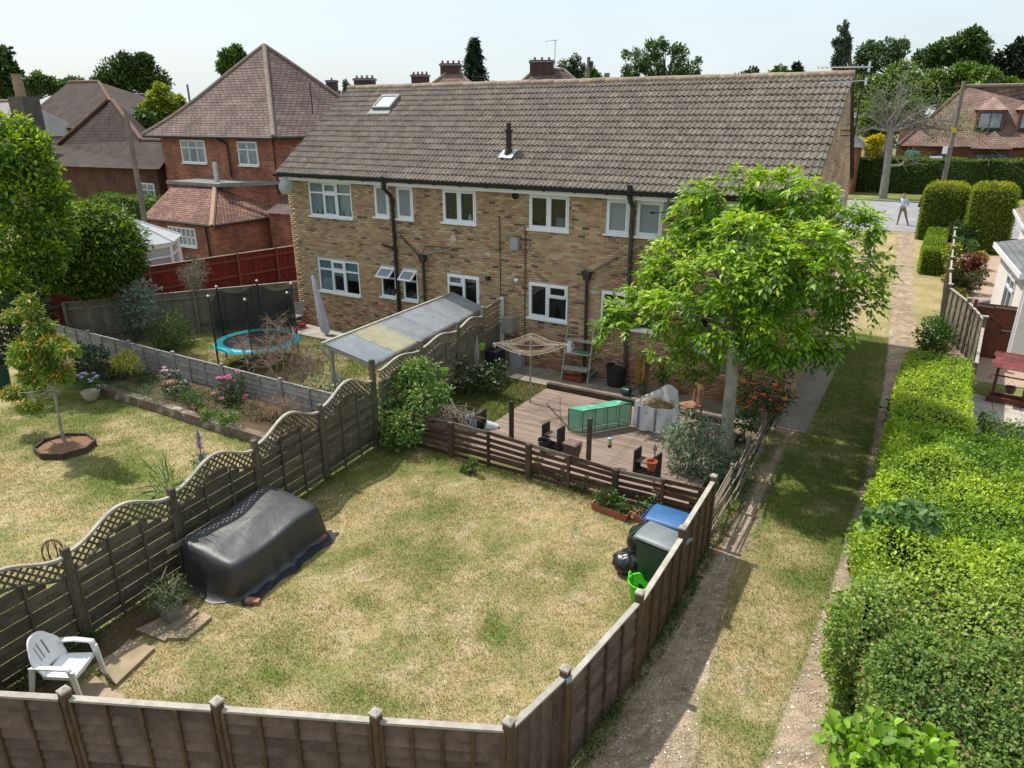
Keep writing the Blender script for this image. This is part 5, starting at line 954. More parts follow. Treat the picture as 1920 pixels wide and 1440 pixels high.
# hanging baskets and the corner by the fence
for (px, py, lab) in ((833, 697, 'lime green hanging pot above the dark shrubs by the fence'), (902, 650, 'lime green hanging pot beside the black storage box')):
    b = G(px, py, 1.05) if px < 850 else FX(px, py, -10.85); t = thing('hanging_pot', lab, 'hanging pot', b, 0, 'lime hanging pots'); P().lathe([(.09, -.08), (.125, .06), (.14, .06), (.14, .085), (.12, .085), (.1, .05), (0, .05)], 18).build('pot', M('lime_pot_%d' % px, (.28, .48, .06), rough=.45), t, True)
    for a in (0, 2.1, 4.2): P().tube([(.13*math.cos(a), .13*math.sin(a), .08), (0, 0, .4)], .004, 4).build('hanger_wire', STEEL, t)
    P().tube([(0, 0, .4), (-.2, .0, .46)], .008, 4).build('bracket', BLACKP, t)
b = G(915, 706, 0); sb_ = thing('storage_box', 'black plastic garden storage box with lid against the fence', 'storage box', (b[0]-.1, b[1]+.35, 0), R(3)); bx('body', sb_, (0, 0, .36), (.66, .6, .7), BLACKP, bev=.02); bx('lid', sb_, (0, 0, .74), (.7, .64, .06), M('dark_lid', (.025, .028, .03), rough=.5), bev=.015); bx('green_base', sb_, (.2, -.24, .1), (.3, .2, .16), DGP)
b = FX(893, 672, -10.9); wbp = P(); wbp.grid(lambda u, v: (.03*math.sin(v*3), (u-.5)*.26*math.sin(math.pi*(.12+.8*v)), .15+1.0*v), 6, 10); tag(wbp.build('shower_board', M('pale_plastic', (.45, .46, .47), rough=.4), None, 'all', fix=False, loc=(b[0], b[1], .2)), 'pale grey narrow plastic board leaning on the fence', 'board')
tag(P().box((0, 0, .28), (.4, .24, .56)).build('water_butt', M('pale_box', (.3, .31, .32), (.36, .36, .36), 4, .6), loc=(FY(968, 650, HY0-.3)[0], HY0-.25, .0)), 'pale grey metal cabinet under the wall boiler box', 'cabinet')
# ---------------------------------------------------------------- trampoline garden
tc = (-17.6, 14.15); tr_ = thing('trampoline', 'round trampoline with turquoise edge pad and black safety net', 'trampoline', (tc[0], tc[1], 0)); TQ = M('turquoise_pad', (.012, .36, .42), (.02, .42, .48), 3, .45); R0 = 1.25
P().grid(lambda u, v: ((R0-.24+.28*v)*math.cos(u*6.2832), (R0-.24+.28*v)*math.sin(u*6.2832), .76+.03*math.sin(math.pi*v)-(.06*max(0, v-.8)*5)), 48, 8, True).build('edge_pad', TQ, tr_, 'all', fix=False)
P().lathe([(0, .735), (R0-.2, .74)], 48).build('mat', M('tramp_mat', (.022, .022, .025), rough=.7), tr_, fix=False); P().tube([(R0*math.cos(a), R0*math.sin(a), .72) for a in np.linspace(0, 6.2832, 41)[:-1]], .022, 6, True).build('rim', STEEL, tr_)
NETB = net_mat('black_net', (.012, .012, .014), .72); BALL = M('silver_cap', (.6, .6, .62), rough=.2, metal=.6)
pa = [R(k*60+12) for k in range(6)]
for a in pa:
    x, y = (R0+.03)*math.cos(a), (R0+.03)*math.sin(a); po = P().tube([(x, y, .05), (x, y, 2.3)], .024, 8).build('pole', BLACKP, tr_, True); P().lathe([(0, -.05), (.04, -.02), (.045, .02), (0, .055)], 10, (x, y, 2.34)).build('pole_cap', BALL, tr_, True); P().tube([(x*.97, y*.97, .72), (x*1.02, y*1.02, .02)], .02, 6).build('leg', STEEL, tr_)
for i in range(6):
    if i in (4,): continue                                # the entrance side hangs open
    a0, a1 = pa[i], pa[(i+1) % 6]+(6.2832 if i == 5 else 0)
    P().grid(lambda u, v: ((R0-.02-.05*math.sin(math.pi*u)*v)*math.cos(a0+(a1-a0)*u), (R0-.02-.05*math.sin(math.pi*u)*v)*math.sin(a0+(a1-a0)*u), .78+(1.46-.2*math.sin(math.pi*u))*v), 10, 4).build('safety_net', NETB, tr_, 'all', fix=False)
b = G(595, 600, .05); dcn = thing('patio_chair', 'grey garden chair by the wall holding a furled parasol', 'chair', (b[0]+.05, HY0-.62, .05), R(185)); GM = M('grey_mesh_chair', (.16, .155, .15), rough=.6)
bx('seat', dcn, (0, 0, .42), (.5, .46, .04), GM); P().grid(lambda u, v: ((u-.5)*.5, -.22-.1*v, .44+.45*v), 5, 5).build('backrest', GM, dcn, fix=False)
for s in (-1, 1): P().tube([(s*.25, .22, 0), (s*.25, .22, .62), (s*.25, -.22, .64)], .015, 6).build('armrest', GM, dcn); P().tube([(s*.25, -.24, 0), (s*.25, -.24, .5)], .015, 6).build('leg', GM, dcn)
A = FY(586, 515, HY0-.55); B = FY(611, 606, HY0-.75); pz_ = thing('furled_parasol', 'furled silvery white parasol leaning beside the lower left window', 'parasol', (B[0], B[1], 0)); pp = P(); ax = V3(A)-V3((B[0], B[1], 0.05)); lw = [(0, .02), (.08, .13), (.2, .15), (.4, .12), (.6, .095), (.8, .07), (.95, .05), (1, .02)]; pp.grid(lambda u, v: V3((0, 0, .05))+ax*lw[min(7, int(v*7.01))][0]+V3((math.cos(u*6.28), math.sin(u*6.28), 0))*lw[min(7, int(v*7.01))][1]*(1+.3*math.sin(5*u*6.28)), 20, 8, True); pp.build('canopy', M('silver_fabric', (.58, .57, .62), (.4, .42, .5), 9, .4), pz_, 'all', fix=False); P().tube([V3((0, 0, 0)), V3((0, 0, .05))+ax*1.02], .015, 6).build('pole', BLACKP, pz_)
b = G(600, 603, .05); tag(P().lathe([(.2, 0), (.2, .08), (.0, .1)], 14).build('red_bowl', M('red_plastic', (.5, .02, .03), rough=.4), None, True, loc=(b[0]-.1, HY0-.45, .05)), 'red plastic bowl under the grey patio chair', 'bowl')
b = G(680, 612, .05); bch = thing('garden_bench', 'dark weathered plank bench along the brick wall', 'bench', (-16.4, HY0-.5, .05)); bx('seat', bch, (.9, 0, .42), (2.3, .34, .05), M('bench_dark', (.09, .085, .075), (.06, .055, .05), 4, .8)); bx('leg', bch, (.1, 0, .2), (.1, .3, .4), WOODD); bx('leg', bch, (1.6, 0, .2), (.1, .3, .4), WOODD)
# ---------------------------------------------------------------- walnut tree
tb_ = G(1362, 848, .05); wt = thing('walnut_tree', 'broad bright green leafy tree with pale trunk beside the deck', 'tree', (tb_[0], tb_[1], 0))
clp = [(1330, 430, 62, .4), (1420, 405, 66, .9), (1500, 425, 66, .5), (1565, 400, 38, .2), (1345, 358, 30, .3), (1432, 348, 34, .6), (1512, 365, 36, .3), (1255, 500, 62, .2), (1350, 520, 78, -.7), (1450, 510, 80, -.6), (1540, 530, 66, 0), (1598, 470, 40, .5), (1606, 565, 42, .2), (1632, 545, 24, .3), (1180, 602, 46, .1), (1258, 590, 60, -.5), (1365, 610, 66, -.9), (1460, 630, 62, -.5), (1540, 632, 48, .2), (1250, 664, 30, 0), (1455, 672, 34, -.2), (1300, 400, 40, .6), (1275, 455, 40, .5), (1215, 545, 42, .4), (1395, 450, 60, -.4), (1520, 470, 60, -.5), (1310, 660, 45, .3), (1400, 560, 60, .9), (1500, 580, 60, .9), (1580, 388, 34, .3), (1612, 425, 28, .2), (1552, 362, 24, .4), (1312, 368, 26, .4), (1385, 338, 20, .5), (1475, 345, 20, .5), (1150, 615, 26, .2), (1640, 500, 22, .2), (1140, 588, 16, 0)]
cl = []; dpx = float(np.dot(tb_-_C, _fw))
for (x, y, r, dy) in clp: q = FY(x, y, tb_[1]+dy*1.9); k = r*(.86 if x < 1320 else .78)*dpx/FPX; cl.append((q[0]-tb_[0], q[1]-tb_[1], q[2], k, k*.95, k*.8))
def compound(clumps, n, Lr, Ll, cols, tips, parent, mat):
    nt_ = n//8; tp_, td = blob_pts(clumps, nt_, .55); tp_ = np.repeat(tp_, 8, 0); n = len(tp_); d = np.repeat(td, 8, 0); ang = RNG.random(n)*6.283
    d1 = unit(np.cross(d, RNG.standard_normal((n, 3)))); p = tp_+.05*RNG.standard_normal((n, 3)); ax = unit(d1*.9+d*.55+np.array([0, 0, .25])+.2*RNG.standard_normal((n, 3)))
    C_, A_, N_, L_, K_ = [], [], [], [], []; up_ = np.array([0, 0, 1.])
    for k in range(7):
        t = [.25, .25, .5, .5, .78, .78, 1.][k]; s = [1, -1, 1, -1, 1, -1, 0][k]; side = unit(np.cross(ax, up_)+1e-4)
        pos = p+ax*Lr*t; pos[:, 2] -= .35*Lr*t*t; dirn = ax*(.55 if s else 1)+side*s*.9; dirn[:, 2] -= .45+.25*t; dirn += .18*RNG.standard_normal((n, 3))
        C_.append(pos); A_.append(dirn); N_.append(np.tile(up_, (n, 1))+.45*side*s+.35*RNG.standard_normal((n, 3))); L_.append(Ll*(.75+.3*t)*(1+.15*RNG.standard_normal(n)))
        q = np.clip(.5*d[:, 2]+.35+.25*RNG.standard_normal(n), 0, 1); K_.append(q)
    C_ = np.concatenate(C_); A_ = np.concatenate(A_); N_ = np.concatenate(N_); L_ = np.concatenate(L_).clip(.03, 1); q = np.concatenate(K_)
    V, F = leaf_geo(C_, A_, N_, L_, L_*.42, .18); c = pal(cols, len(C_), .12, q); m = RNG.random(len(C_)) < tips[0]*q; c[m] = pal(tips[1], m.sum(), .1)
    return np_mesh('crown', V, F, mat, parent, np.repeat(c, 4, 0))
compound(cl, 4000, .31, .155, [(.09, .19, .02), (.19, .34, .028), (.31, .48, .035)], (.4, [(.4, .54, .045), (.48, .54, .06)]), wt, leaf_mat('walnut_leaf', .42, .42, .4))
tk_ = P(); top = FY(1376, 640, tb_[1]); T = np.array((top[0]-tb_[0], 0, top[2])); tk_.tube([(0, 0, -.1), (.0, 0, .1), T*.3+np.array((-.02, 0, 0)), T*.65, T], [.2, .15, .135, .13, .12], 12)
tk_.build('trunk', M('walnut_bark', (.42, .40, .33), (.27, .255, .2), 4, .9, .5, 22), wt, True)
br = P()
for c in cl:
    e = np.array(c[:3]); m_ = T*.6+e*.4+np.array((0, 0, .25)); br.tube(wig(T*.97, m_, 4, .05).tolist()+wig(m_, e, 4, .06).tolist()[1:], [.06, .05, .042, .034, .026, .018, .01], 6)
br.build('branches', M('branch_bark', (.16, .15, .11), (.1, .09, .07), 8, .9), wt, True)
def shrub(name, label, base, clumps, n, L, cols, mat=LEAF, W=None, rnd6=False, droop=0., cat='shrub', tip=None, stems=5, flowers=None, group=None, jit=.18, shell=.35, up=.2):
    t = thing(name, label, cat, base, 0, group); leafy('foliage', clumps, n, L, cols, mat, t, W=W, droop=droop, tip=tip, jit=jit, shell=shell, up=up, rnd6=rnd6)
    if stems:
        s = P()
        for k in range(stems): c = clumps[k % len(clumps)]; s.tube(wig((random.uniform(-.08, .08), random.uniform(-.08, .08), -.03), c[:3], 5, .05), [.025, .02, .016, .012, .006], 5)
        s.build('stems', BARK, t)
    if flowers:
        n_, r_, cs = flowers; p, d = blob_pts(clumps, n_*9, .97); p = p[(d[:, 2] > -.1) & (d[:, 1] < .5)][:n_]
        for q in p:
            col = pal(cs, 1, .1)[0]; a0 = random.random()*6; V = []; F = []; C_ = []
            for k in range(9):
                th = a0+k*2.4; ph = .35+.9*(k/9); dd = np.array((math.cos(th)*math.sin(ph), math.sin(th)*math.sin(ph), math.cos(ph))); sd = np.cross(dd, (0, 0, 1.)); sd /= np.linalg.norm(sd); b = len(V)
                V += [dd*0, dd*r_*.8+sd*r_*.4, dd*r_*1.1, dd*r_*.8-sd*r_*.4]; F += [(b, b+1, b+2), (b, b+2, b+3)]; C_ += [col*.8, col, col*1.1, col]
            np_mesh('flower', np.array(V), np.array(F), LEAFD, t, np.array(C_).clip(0, 1), loc=q)
    return t
def pxc(base, lst, z=True):                              # clumps from pixels on the upright plane through the base
    out = []; k0 = float(np.dot(np.array(base)-_C, _fw))/FPX
    for c in lst: q = FY(c[0], c[1], base[1]+(c[4] if len(c) > 4 else 0)); out.append((q[0]-base[0], q[1]-base[1], q[2]-base[2], c[2]*k0, (c[2]*.9)*k0, (c[3] if len(c) > 3 and c[3] else c[2]*.85)*k0))
    return out
b = G(1310, 900, .0); b[2] = 0; shrub('buddleia', 'grey-green leafy shrub between deck and rail fence', b, pxc(b, [(1290, 830, 42), (1335, 810, 32), (1265, 820, 30), (1320, 860, 42), (1370, 860, 30, 0, .3), (1280, 870, 30), (1345, 885, 32), (1300, 790, 24), (1375, 895, 22, 0, .2)]), 3800, .12, [(.10, .14, .09), (.19, .24, .15), (.28, .33, .225)], LEAFD, W=.026, droop=.3, stems=9)
b = G(1440, 808, .0); shrub('rose_bush', 'dark green rose bush with orange blooms beside the track', b, pxc(b, [(1415, 735, 36), (1455, 745, 32), (1400, 765, 24), (1440, 775, 30), (1472, 745, 20), (1395, 730, 24), (1400, 690, 24), (1465, 700, 24)]), 2600, .06, [(.018, .045, .012), (.05, .1, .025)], flowers=(26, .085, [(.8, .16, .05), (.9, .3, .14)]))
b = G(1400, 830, .0); shrub('ground_shrub', 'mixed green plants and white flowers at the foot of the pale trunk', b, pxc(b, [(1395, 790, 22), (1385, 830, 18), (1410, 770, 16)]), 700, .07, MID, flowers=(8, .05, [(.6, .6, .55), (.75, .75, .7)]))
for k, (px, py, r, lab) in enumerate([(1290, 1080, 12, 'weeds at the fence foot nearest the bins'), (1235, 1180, 14, 'weeds at the fence foot beside the lime tub'), (1330, 1010, 14, 'weeds at the fence foot by the rail fence'), (1150, 1310, 16, 'weeds at the fence foot by the corner panel'), (1380, 930, 16, 'trailing weeds under the rail fence'), (1265, 1130, 13, 'weeds at the fence foot halfway along'), (1100, 1380, 12, 'weeds at the fence foot at the bottom edge')]):
    b = G(px, py, 0); b[0] += .12; shrub('weeds', lab, b, [(0, -.5, .03, .12, .55, .1), (-.02, .2, .05, .14, .6, .14), (0, .6, .02, .1, .4, .08)], 700, .055, [(.035, .07, .015), (.09, .15, .03)], LEAF, W=.016, stems=0, cat='weeds', group='weeds along the side fence')
b = G(745, 840, 0); shrub('climbing_shrub', 'leafy light green shrub filling the corner of the two fences', b, pxc(b, [(740, 740, 40, 0, .6), (790, 700, 36, 0, 1.0), (720, 790, 36, 0, .2), (760, 800, 40), (800, 750, 36, 0, .6), (700, 740, 22, 0, .5), (740, 820, 30, 0, -.1), (825, 735, 26, 0, .9), (770, 700, 30, 0, 1.0), (705, 800, 20)]), 5200, .085, [(.05, .11, .02), (.11, .21, .04), (.2, .33, .065)], tip=(.4, [(.2, .3, .06), (.28, .36, .1)]), stems=8)
b = G(850, 740, 0); shrub('variegated_shrub', 'cream-flecked climber on the fence behind the hanging pot', b, pxc(b, [(820, 650, 26, 0, .4), (855, 680, 26, 0, .3), (790, 660, 22, 0, .3), (870, 720, 24), (840, 720, 24)]), 1500, .07, [(.02, .05, .012), (.05, .1, .025)], tip=(.4, [(.4, .42, .22), (.5, .5, .32)]))
b = G(910, 740, 0); shrub('dark_shrub', 'dark leafy shrub with pale tips in front of the storage box', b, pxc(b, [(900, 700, 26), (925, 715, 24), (880, 735, 24), (935, 690, 18)]), 1200, .08, DKG, tip=(.2, [(.3, .35, .18), (.4, .42, .25)]))
b = G(1025, 870, 0); 
for (px, py, r, lab) in [(1000, 880, 9, 'weeds growing through the slatted fence below the plant stand'), (1090, 915, 12, 'bushy weeds at the slatted fence near its middle'), (880, 880, 9, 'small weeds at the slatted fence left post'), (1050, 895, 10, 'weedy stems against the slatted fence')]:
    b = G(px, py+8, 0); shrub('weeds', lab, b, pxc(b, [(px, py, r), (px+8, py-14, r*.8), (px-10, py+2, r*.8)]), 260, .07, MID, LEAF, stems=2, cat='weeds', group='weeds at the slatted fence')
b = G(60, 1290, 0); b = np.array((-9.45, 3.05, 0)); shrub('ivy', 'dark ivy at the fence foot behind the white chair', b, [(-.05, .9, .12, .18, .3, .14), (-.05, .3, .12, .2, .5, .14), (.05, -.4, .12, .2, .4, .12)], 900, .055, [(.02, .045, .012), (.06, .12, .03)], stems=0)
# ---------------------------------------------------------------- left garden
b = G(123, 835, .08); ac = thing('maple_tree', 'young feathery maple with orange shoot tips in a timber ring', 'tree', (b[0], b[1], .0)); BA = np.array((b[0], b[1], 0.))
tq = FY(95, 700, b[1]); tp = FY(60, 570, b[1]); P().tube([(0, 0, 0), (-.03, 0, .5), (tq[0]-b[0], 0, tq[2]), (tp[0]-b[0], 0, tp[2])], [.045, .036, .03, .012], 8).build('trunk', BARKP, ac, True)
acl = pxc(BA, [(50, 562, 16, 9), (32, 588, 20, 10), (62, 582, 18, 10), (75, 612, 26, 13), (100, 640, 22, 12), (55, 640, 26, 13), (85, 665, 34, 16), (45, 675, 26, 13), (128, 655, 20, 10), (100, 695, 30, 15), (60, 705, 24, 13), (25, 735, 26, 12), (55, 760, 22, 10), (118, 705, 18, 10), (20, 590, 14, 8), (80, 720, 20, 14, .4), (40, 655, 18, 10, -.4)])
leafy('crown', acl, 9500, .12, [(.06, .13, .015), (.14, .24, .025), (.25, .33, .03)], LEAF, ac, W=.032, droop=.9, tip=(.17, [(.55, .2, .03), (.6, .34, .05)]), shell=.2)
s = P()
for c in acl: m_ = np.array((tq[0]-b[0], 0, tq[2])); s.tube(wig(m_*.8, c[:3], 4, .04), [.016, .012, .009, .005], 5)
s.build('branches', BARKP, ac)
ap = thing('tree_ring', 'octagonal dark timber ring with bark mulch round the young maple', 'planter', (b[0]+.02, b[1]-.02, 0), R(10))
for k in range(8):
    a0, a1 = R(45*k), R(45*k+45); r_ = .62; bm_('edging_board', ap, (r_*math.cos(a0)*1.05, r_*math.sin(a0)*.95, .075), (r_*math.cos(a1)*1.05, r_*math.sin(a1)*.95, .075), .04, .15, WOODD)
P().lathe([(0, .11), (.6, .09)], 8).build('bark_mulch', M('mulch', (.30, .17, .10), (.16, .09, .055), 30, .95, .8), ap)
# border: sleeper wall, soil
bw_ = thing('border_edging', 'weathered railway-sleeper edge of the raised flower border', 'edging', (-19.4, 10.05, 0))
xs_ = [0, 2.0, 3.75, 5.6, 7.2]
for k in range(4): bx('sleeper', bw_, ((xs_[k]+xs_[k+1])/2, .015*(k % 2), .13), (xs_[k+1]-xs_[k]-.012, .2, .27), M('sleeper_%d' % k, (.20, .15, .11), (.12, .09, .065), 4, .9, .6, spots=[(3, .55, (.42, .38, .33), .6)]), bev=.012)
sheet('flower_bed', [(-22, 10.12), (-11.0, 10.12), (-11.0, 11.55), (-24, 11.55)], .12, lambda x, y: np.array((.11, .08, .05))*(.6+.8*fbm(x*5, y*5, 8))[:, None], .2, GROUND, .06, 'structure')
for (x0_, x1_, cs_, lb) in ((-20.2, -16.5, [(.03, .065, .02), (.09, .15, .045)], 'mixed low greenery at the far end of the flower border'), (-16.5, -12.4, [(.05, .09, .025), (.15, .19, .06)], 'mixed low greenery at the near end of the flower border')):
    gc = [(RNG.uniform(x0_, x1_), RNG.uniform(10.3, 11.4), .2+RNG.uniform(0, .12), RNG.uniform(.12, .3), RNG.uniform(.12, .25), RNG.uniform(.08, .25)) for _ in range(26)]; tag(leafy('ground_cover', gc, 3200, .055, cs_, LEAF, W=.02, shell=.1), lb, 'plants', kind='stuff')
def bs(name, label, px, py, lst, n, L, cols, **k): b = G(px, py, .2); return shrub(name, label, b, pxc(b, lst), n, L, cols, **k)
bs('golden_shrub', 'rounded golden yellow-green shrub in the border', 233, 710, [(225, 682, 20), (250, 685, 18), (238, 670, 18), (215, 692, 14)], 900, .07, [(.2, .24, .02), (.42, .42, .03)], tip=(.4, [(.5, .48, .04), (.55, .5, .1)]))
bs('lavender_bank', 'low grey-green lavender bank in the border behind the sleepers', 260, 745, [(240, 730, 16), (275, 735, 16), (300, 745, 15), (255, 740, 14), (215, 725, 14)], 1500, .07, [(.07, .12, .05), (.16, .22, .11)], W=.012, mat=LEAFD, stems=0)
bs('box_bush', 'clipped dark green low bush in the border', 362, 770, [(350, 748, 17), (378, 750, 18), (365, 742, 16)], 1600, .035, [(.03, .07, .015), (.08, .16, .03)], stems=2)
bs('peony', 'leafy bush with pink blooms near the low fence end', 435, 755, [(425, 728, 22), (445, 715, 20), (440, 745, 24), (415, 745, 18)], 1100, .07, [(.03, .06, .02), (.07, .12, .035)], flowers=(17, .08, [(.55, .12, .3), (.72, .32, .5)]))
bs('dry_bush', 'straggly reddish brown dry bush in the border', 510, 790, [(480, 770, 28), (520, 768, 28), (500, 785, 26), (545, 760, 22)], 2600, .1, [(.20, .12, .08), (.34, .22, .16)], W=.008, mat=LEAFD, stems=14)
bs('variegated_bush', 'pale cream-green variegated bush beside the lattice fence', 605, 770, [(600, 722, 30), (575, 740, 22), (625, 735, 22), (605, 755, 24), (560, 762, 20)], 1700, .07, [(.14, .2, .06), (.38, .4, .2)], tip=(.5, [(.5, .5, .3), (.6, .58, .4)]))
bs('green_perennial', 'bright green leafy clump at the border front', 400, 790, [(390, 778, 15), (415, 783, 14), (430, 795, 14), (440, 780, 12)], 600, .07, [(.06, .14, .02), (.14, .26, .03)], stems=0)
bs('dark_perennial', 'shadowy green perennials under the clipped conifer', 190, 710, [(180, 670, 26), (200, 700, 20), (160, 690, 24), (150, 660, 20)], 1300, .09, [(.02, .045, .015), (.05, .09, .03)], stems=0)
bs('grey_perennial', 'soft grey-green flowering clump in the middle of the border', 320, 745, [(330, 735, 14), (310, 722, 12), (345, 725, 12)], 600, .06, [(.07, .1, .05), (.14, .18, .1)], stems=0, flowers=(6, .04, [(.6, .5, .55), (.7, .6, .65)]))
def flowerpot(lab, px, py, z, r, h, lst, n, cols, fl, col):
    g = G(px, py, z); t = thing('flower_pot', lab, 'potted plant', (g[0], g[1], z)); P().lathe([(r*.6, 0), (r, h*.6), (r*.95, h*.88), (r*1.1, h*.9), (r*1.1, h), (r*.9, h), (0, h*.85)], 18).build('pot', col, t, True)
    cl_ = pxc(np.array((g[0], g[1], z)), lst); leafy('foliage', cl_, n, .08, cols, LEAF, t, shell=.3)
    o = shrub('tmp', 'x y z w', (0, 0, 0), cl_, 1, .01, cols, stems=0, flowers=fl)
    for c in list(o.children):
        if c.name.startswith('flower'): c.parent = t
        else: bpy.data.objects.remove(c)
    bpy.data.objects.remove(o)
flowerpot('cream glazed pot of lilac flowers at the lawn edge', 173, 750, 0., .22, .26, [(168, 712, 17), (150, 715, 13), (185, 718, 12)], 420, MID, (16, .07, [(.42, .32, .6), (.62, .55, .75)]), M('cream_glaze', (.42, .38, .27), rough=.4))
flowerpot('terracotta pot of pale pink flowers in the border', 320, 730, .22, .2, .2, [(315, 700, 12), (328, 702, 10)], 220, [(.06, .09, .05), (.12, .16, .09)], (8, .06, [(.6, .42, .5), (.75, .55, .6)]), TERRA)
b = G(383, 866, 0); sv = thing('salvia_spike', 'tall violet flower spike seen over the lattice fence', 'plant', (-11.2, 8.35, 0)); z0 = FY(378, 858, 8.35)[2]; z1 = FY(367, 806, 8.35)[2]; sv.location.x = FY(378, 858, 8.35)[0]; P().tube([(0, 0, 0), (0, 0, z1)], .012, 5).build('stem', BARKP, sv); (lambda o: tag(o, kind='stuff'))(leafy('florets', [(0, 0, z1-.1, .03, .03, .12), (0, 0, (z0+z1)/2, .06, .06, .16), (.0, 0, z0, .075, .075, .12)], 600, .03, [(.12, .06, .3), (.26, .18, .5)], LEAFD, sv, shell=.2)); leafy('leaves', [(0, 0, .3, .18, .18, .25)], 120, .12, MID, LEAF, sv, W=.03)
hp_ = thing('plant_support', 'rusty wire globe plant support behind the lattice fence', 'plant support', (FX(95, 1020, -10.1)[0], FX(95, 1020, -10.1)[1], 0)); zt = FX(95, 1015, -10.1)[2]
for k in range(4): a = k*math.pi/4; P().tube([(.14*math.cos(a)*math.sin(t), .14*math.sin(a)*math.sin(t), zt-.18+.2*math.cos(t)) for t in np.linspace(-2.6, 2.6, 17)], .007, 5).build('wire_hoop', M('rust_wire_%d' % k, (.08, .05, .035)), hp_)
P().tube([(0, 0, 0), (0, 0, zt-.35)], .01, 5).build('stake', BLACKP, hp_)
b = FX(310, 905, -10.35); shrub('spiky_plant', 'spiky green leaves poking above the lattice fence', (b[0], b[1], 0), [(0, 0, 1.35, .2, .2, .45)], 160, .4, [(.06, .12, .03), (.14, .22, .05)], LEAF, W=.02, stems=3, shell=.1)
# ---------------------------------------------------------------- trampoline garden plants
b = np.array((-18.0, 12.05, 0)); bs2 = lambda name, lab, base, lst, n, L, cols, **k: shrub(name, lab, base, pxc(base, lst), n, L, cols, **k)
bs2('eucalyptus_shrub', 'silvery blue-green leafy shrub left of the trampoline', G(255, 640, 0), [(250, 560, 30), (270, 545, 24), (235, 575, 24), (265, 590, 28), (245, 600, 22), (280, 570, 18)], 2600, .1, [(.12, .17, .125), (.29, .36, .27)], W=.04)
bs2('dark_bush', 'dense dark green bush beside the low silvery fence', G(320, 660, 0), [(315, 620, 34), (340, 625, 28), (290, 630, 26), (330, 600, 26), (310, 645, 26)], 3400, .055, [(.02, .05, .01), (.06, .12, .02)], tip=(.2, [(.16, .24, .03), (.22, .3, .04)]))
bs2('small_bush', 'small light green bush by the trampoline pole', G(400, 615, 0), [(400, 598, 14), (410, 605, 12)], 300, .1, [(.06, .13, .02), (.15, .28, .04)])
ol = G(372, 618, 0); ot = thing('olive_tree', 'small grey-leaved olive tree in a dark square tub', 'tree', ol); P().box((0, 0, .2), (.42, .42, .4)).build('tub', M('dark_tub', (.03, .035, .04), (.05, .055, .06), 4, .5), ot); P().tube([(0, 0, .3), (.02, 0, .8), (-.03, 0, FY(364, 560, ol[1])[2])], [.035, .03, .025], 7).build('trunk', BARKP, ot, True)
leafy('crown', pxc(ol, [(362, 520, 26), (375, 505, 20), (350, 510, 20), (365, 540, 20), (370, 490, 14)]), 2400, .07, [(.12, .14, .10), (.27, .29, .22)], LEAFD, ot, W=.014, shell=.1)
b = G(560, 760, .15); bs_ = thing('bare_shrub', 'leafless brown multi-stemmed shrub in front of the trampoline', 'shrub', b); tw = P(); RNG2 = random.Random(4)
base_k = pxc(b, [(450, 640, 10), (500, 620, 10), (550, 615, 10), (590, 640, 10), (480, 660, 10), (530, 640, 10), (570, 660, 10), (600, 670, 10), (515, 600, 10)])
st0 = [pxc(b, [(x, 735, 5)])[0] for x in (480, 510, 535, 545, 560)]
for i, c in enumerate(base_k):
    s0 = np.array(st0[i % 5][:3]); s0[2] = -.1; e = np.array(c[:3]); m_ = s0*.5+e*.5+np.array((0, 0, .05)); tw.tube(wig(s0, m_, 4, .05).tolist()+wig(m_, e, 3, .04).tolist()[1:], [.03, .026, .022, .018, .014, .01], 6)
    for k in range(34):
        t = RNG2.random(); q = m_*(1-t)+e*t; d = np.array((RNG2.gauss(0, 1), RNG2.gauss(0, .8), RNG2.gauss(.55, .5))); d = d/np.linalg.norm(d)*RNG2.uniform(.2, .5); mm_ = q+d*.5+np.array((0, 0, .03)); tw.tube([q, mm_, q+d], [.007, .005, .0025], 4)
        for j in range(3): d2 = d*.35+np.array([RNG2.gauss(0, .12) for _ in range(3)]); tw.tube([mm_, mm_+d2], [.004, .002], 3)
tw.build('twigs', M('bare_twig', (.33, .24, .19), (.24, .17, .13), 6, .9), bs_)
b = G(455, 745, 0); o = P().tube([(-.9, .3, .05), (-.6, .1, .12), (-.2, 0, .1), (.8, -.1, .1)], .02, 6).build('loose_pole', STEEL, None, loc=(b[0], b[1], 0)); tag(o, 'thin grey metal pole lying under the bare shrub', 'pole')
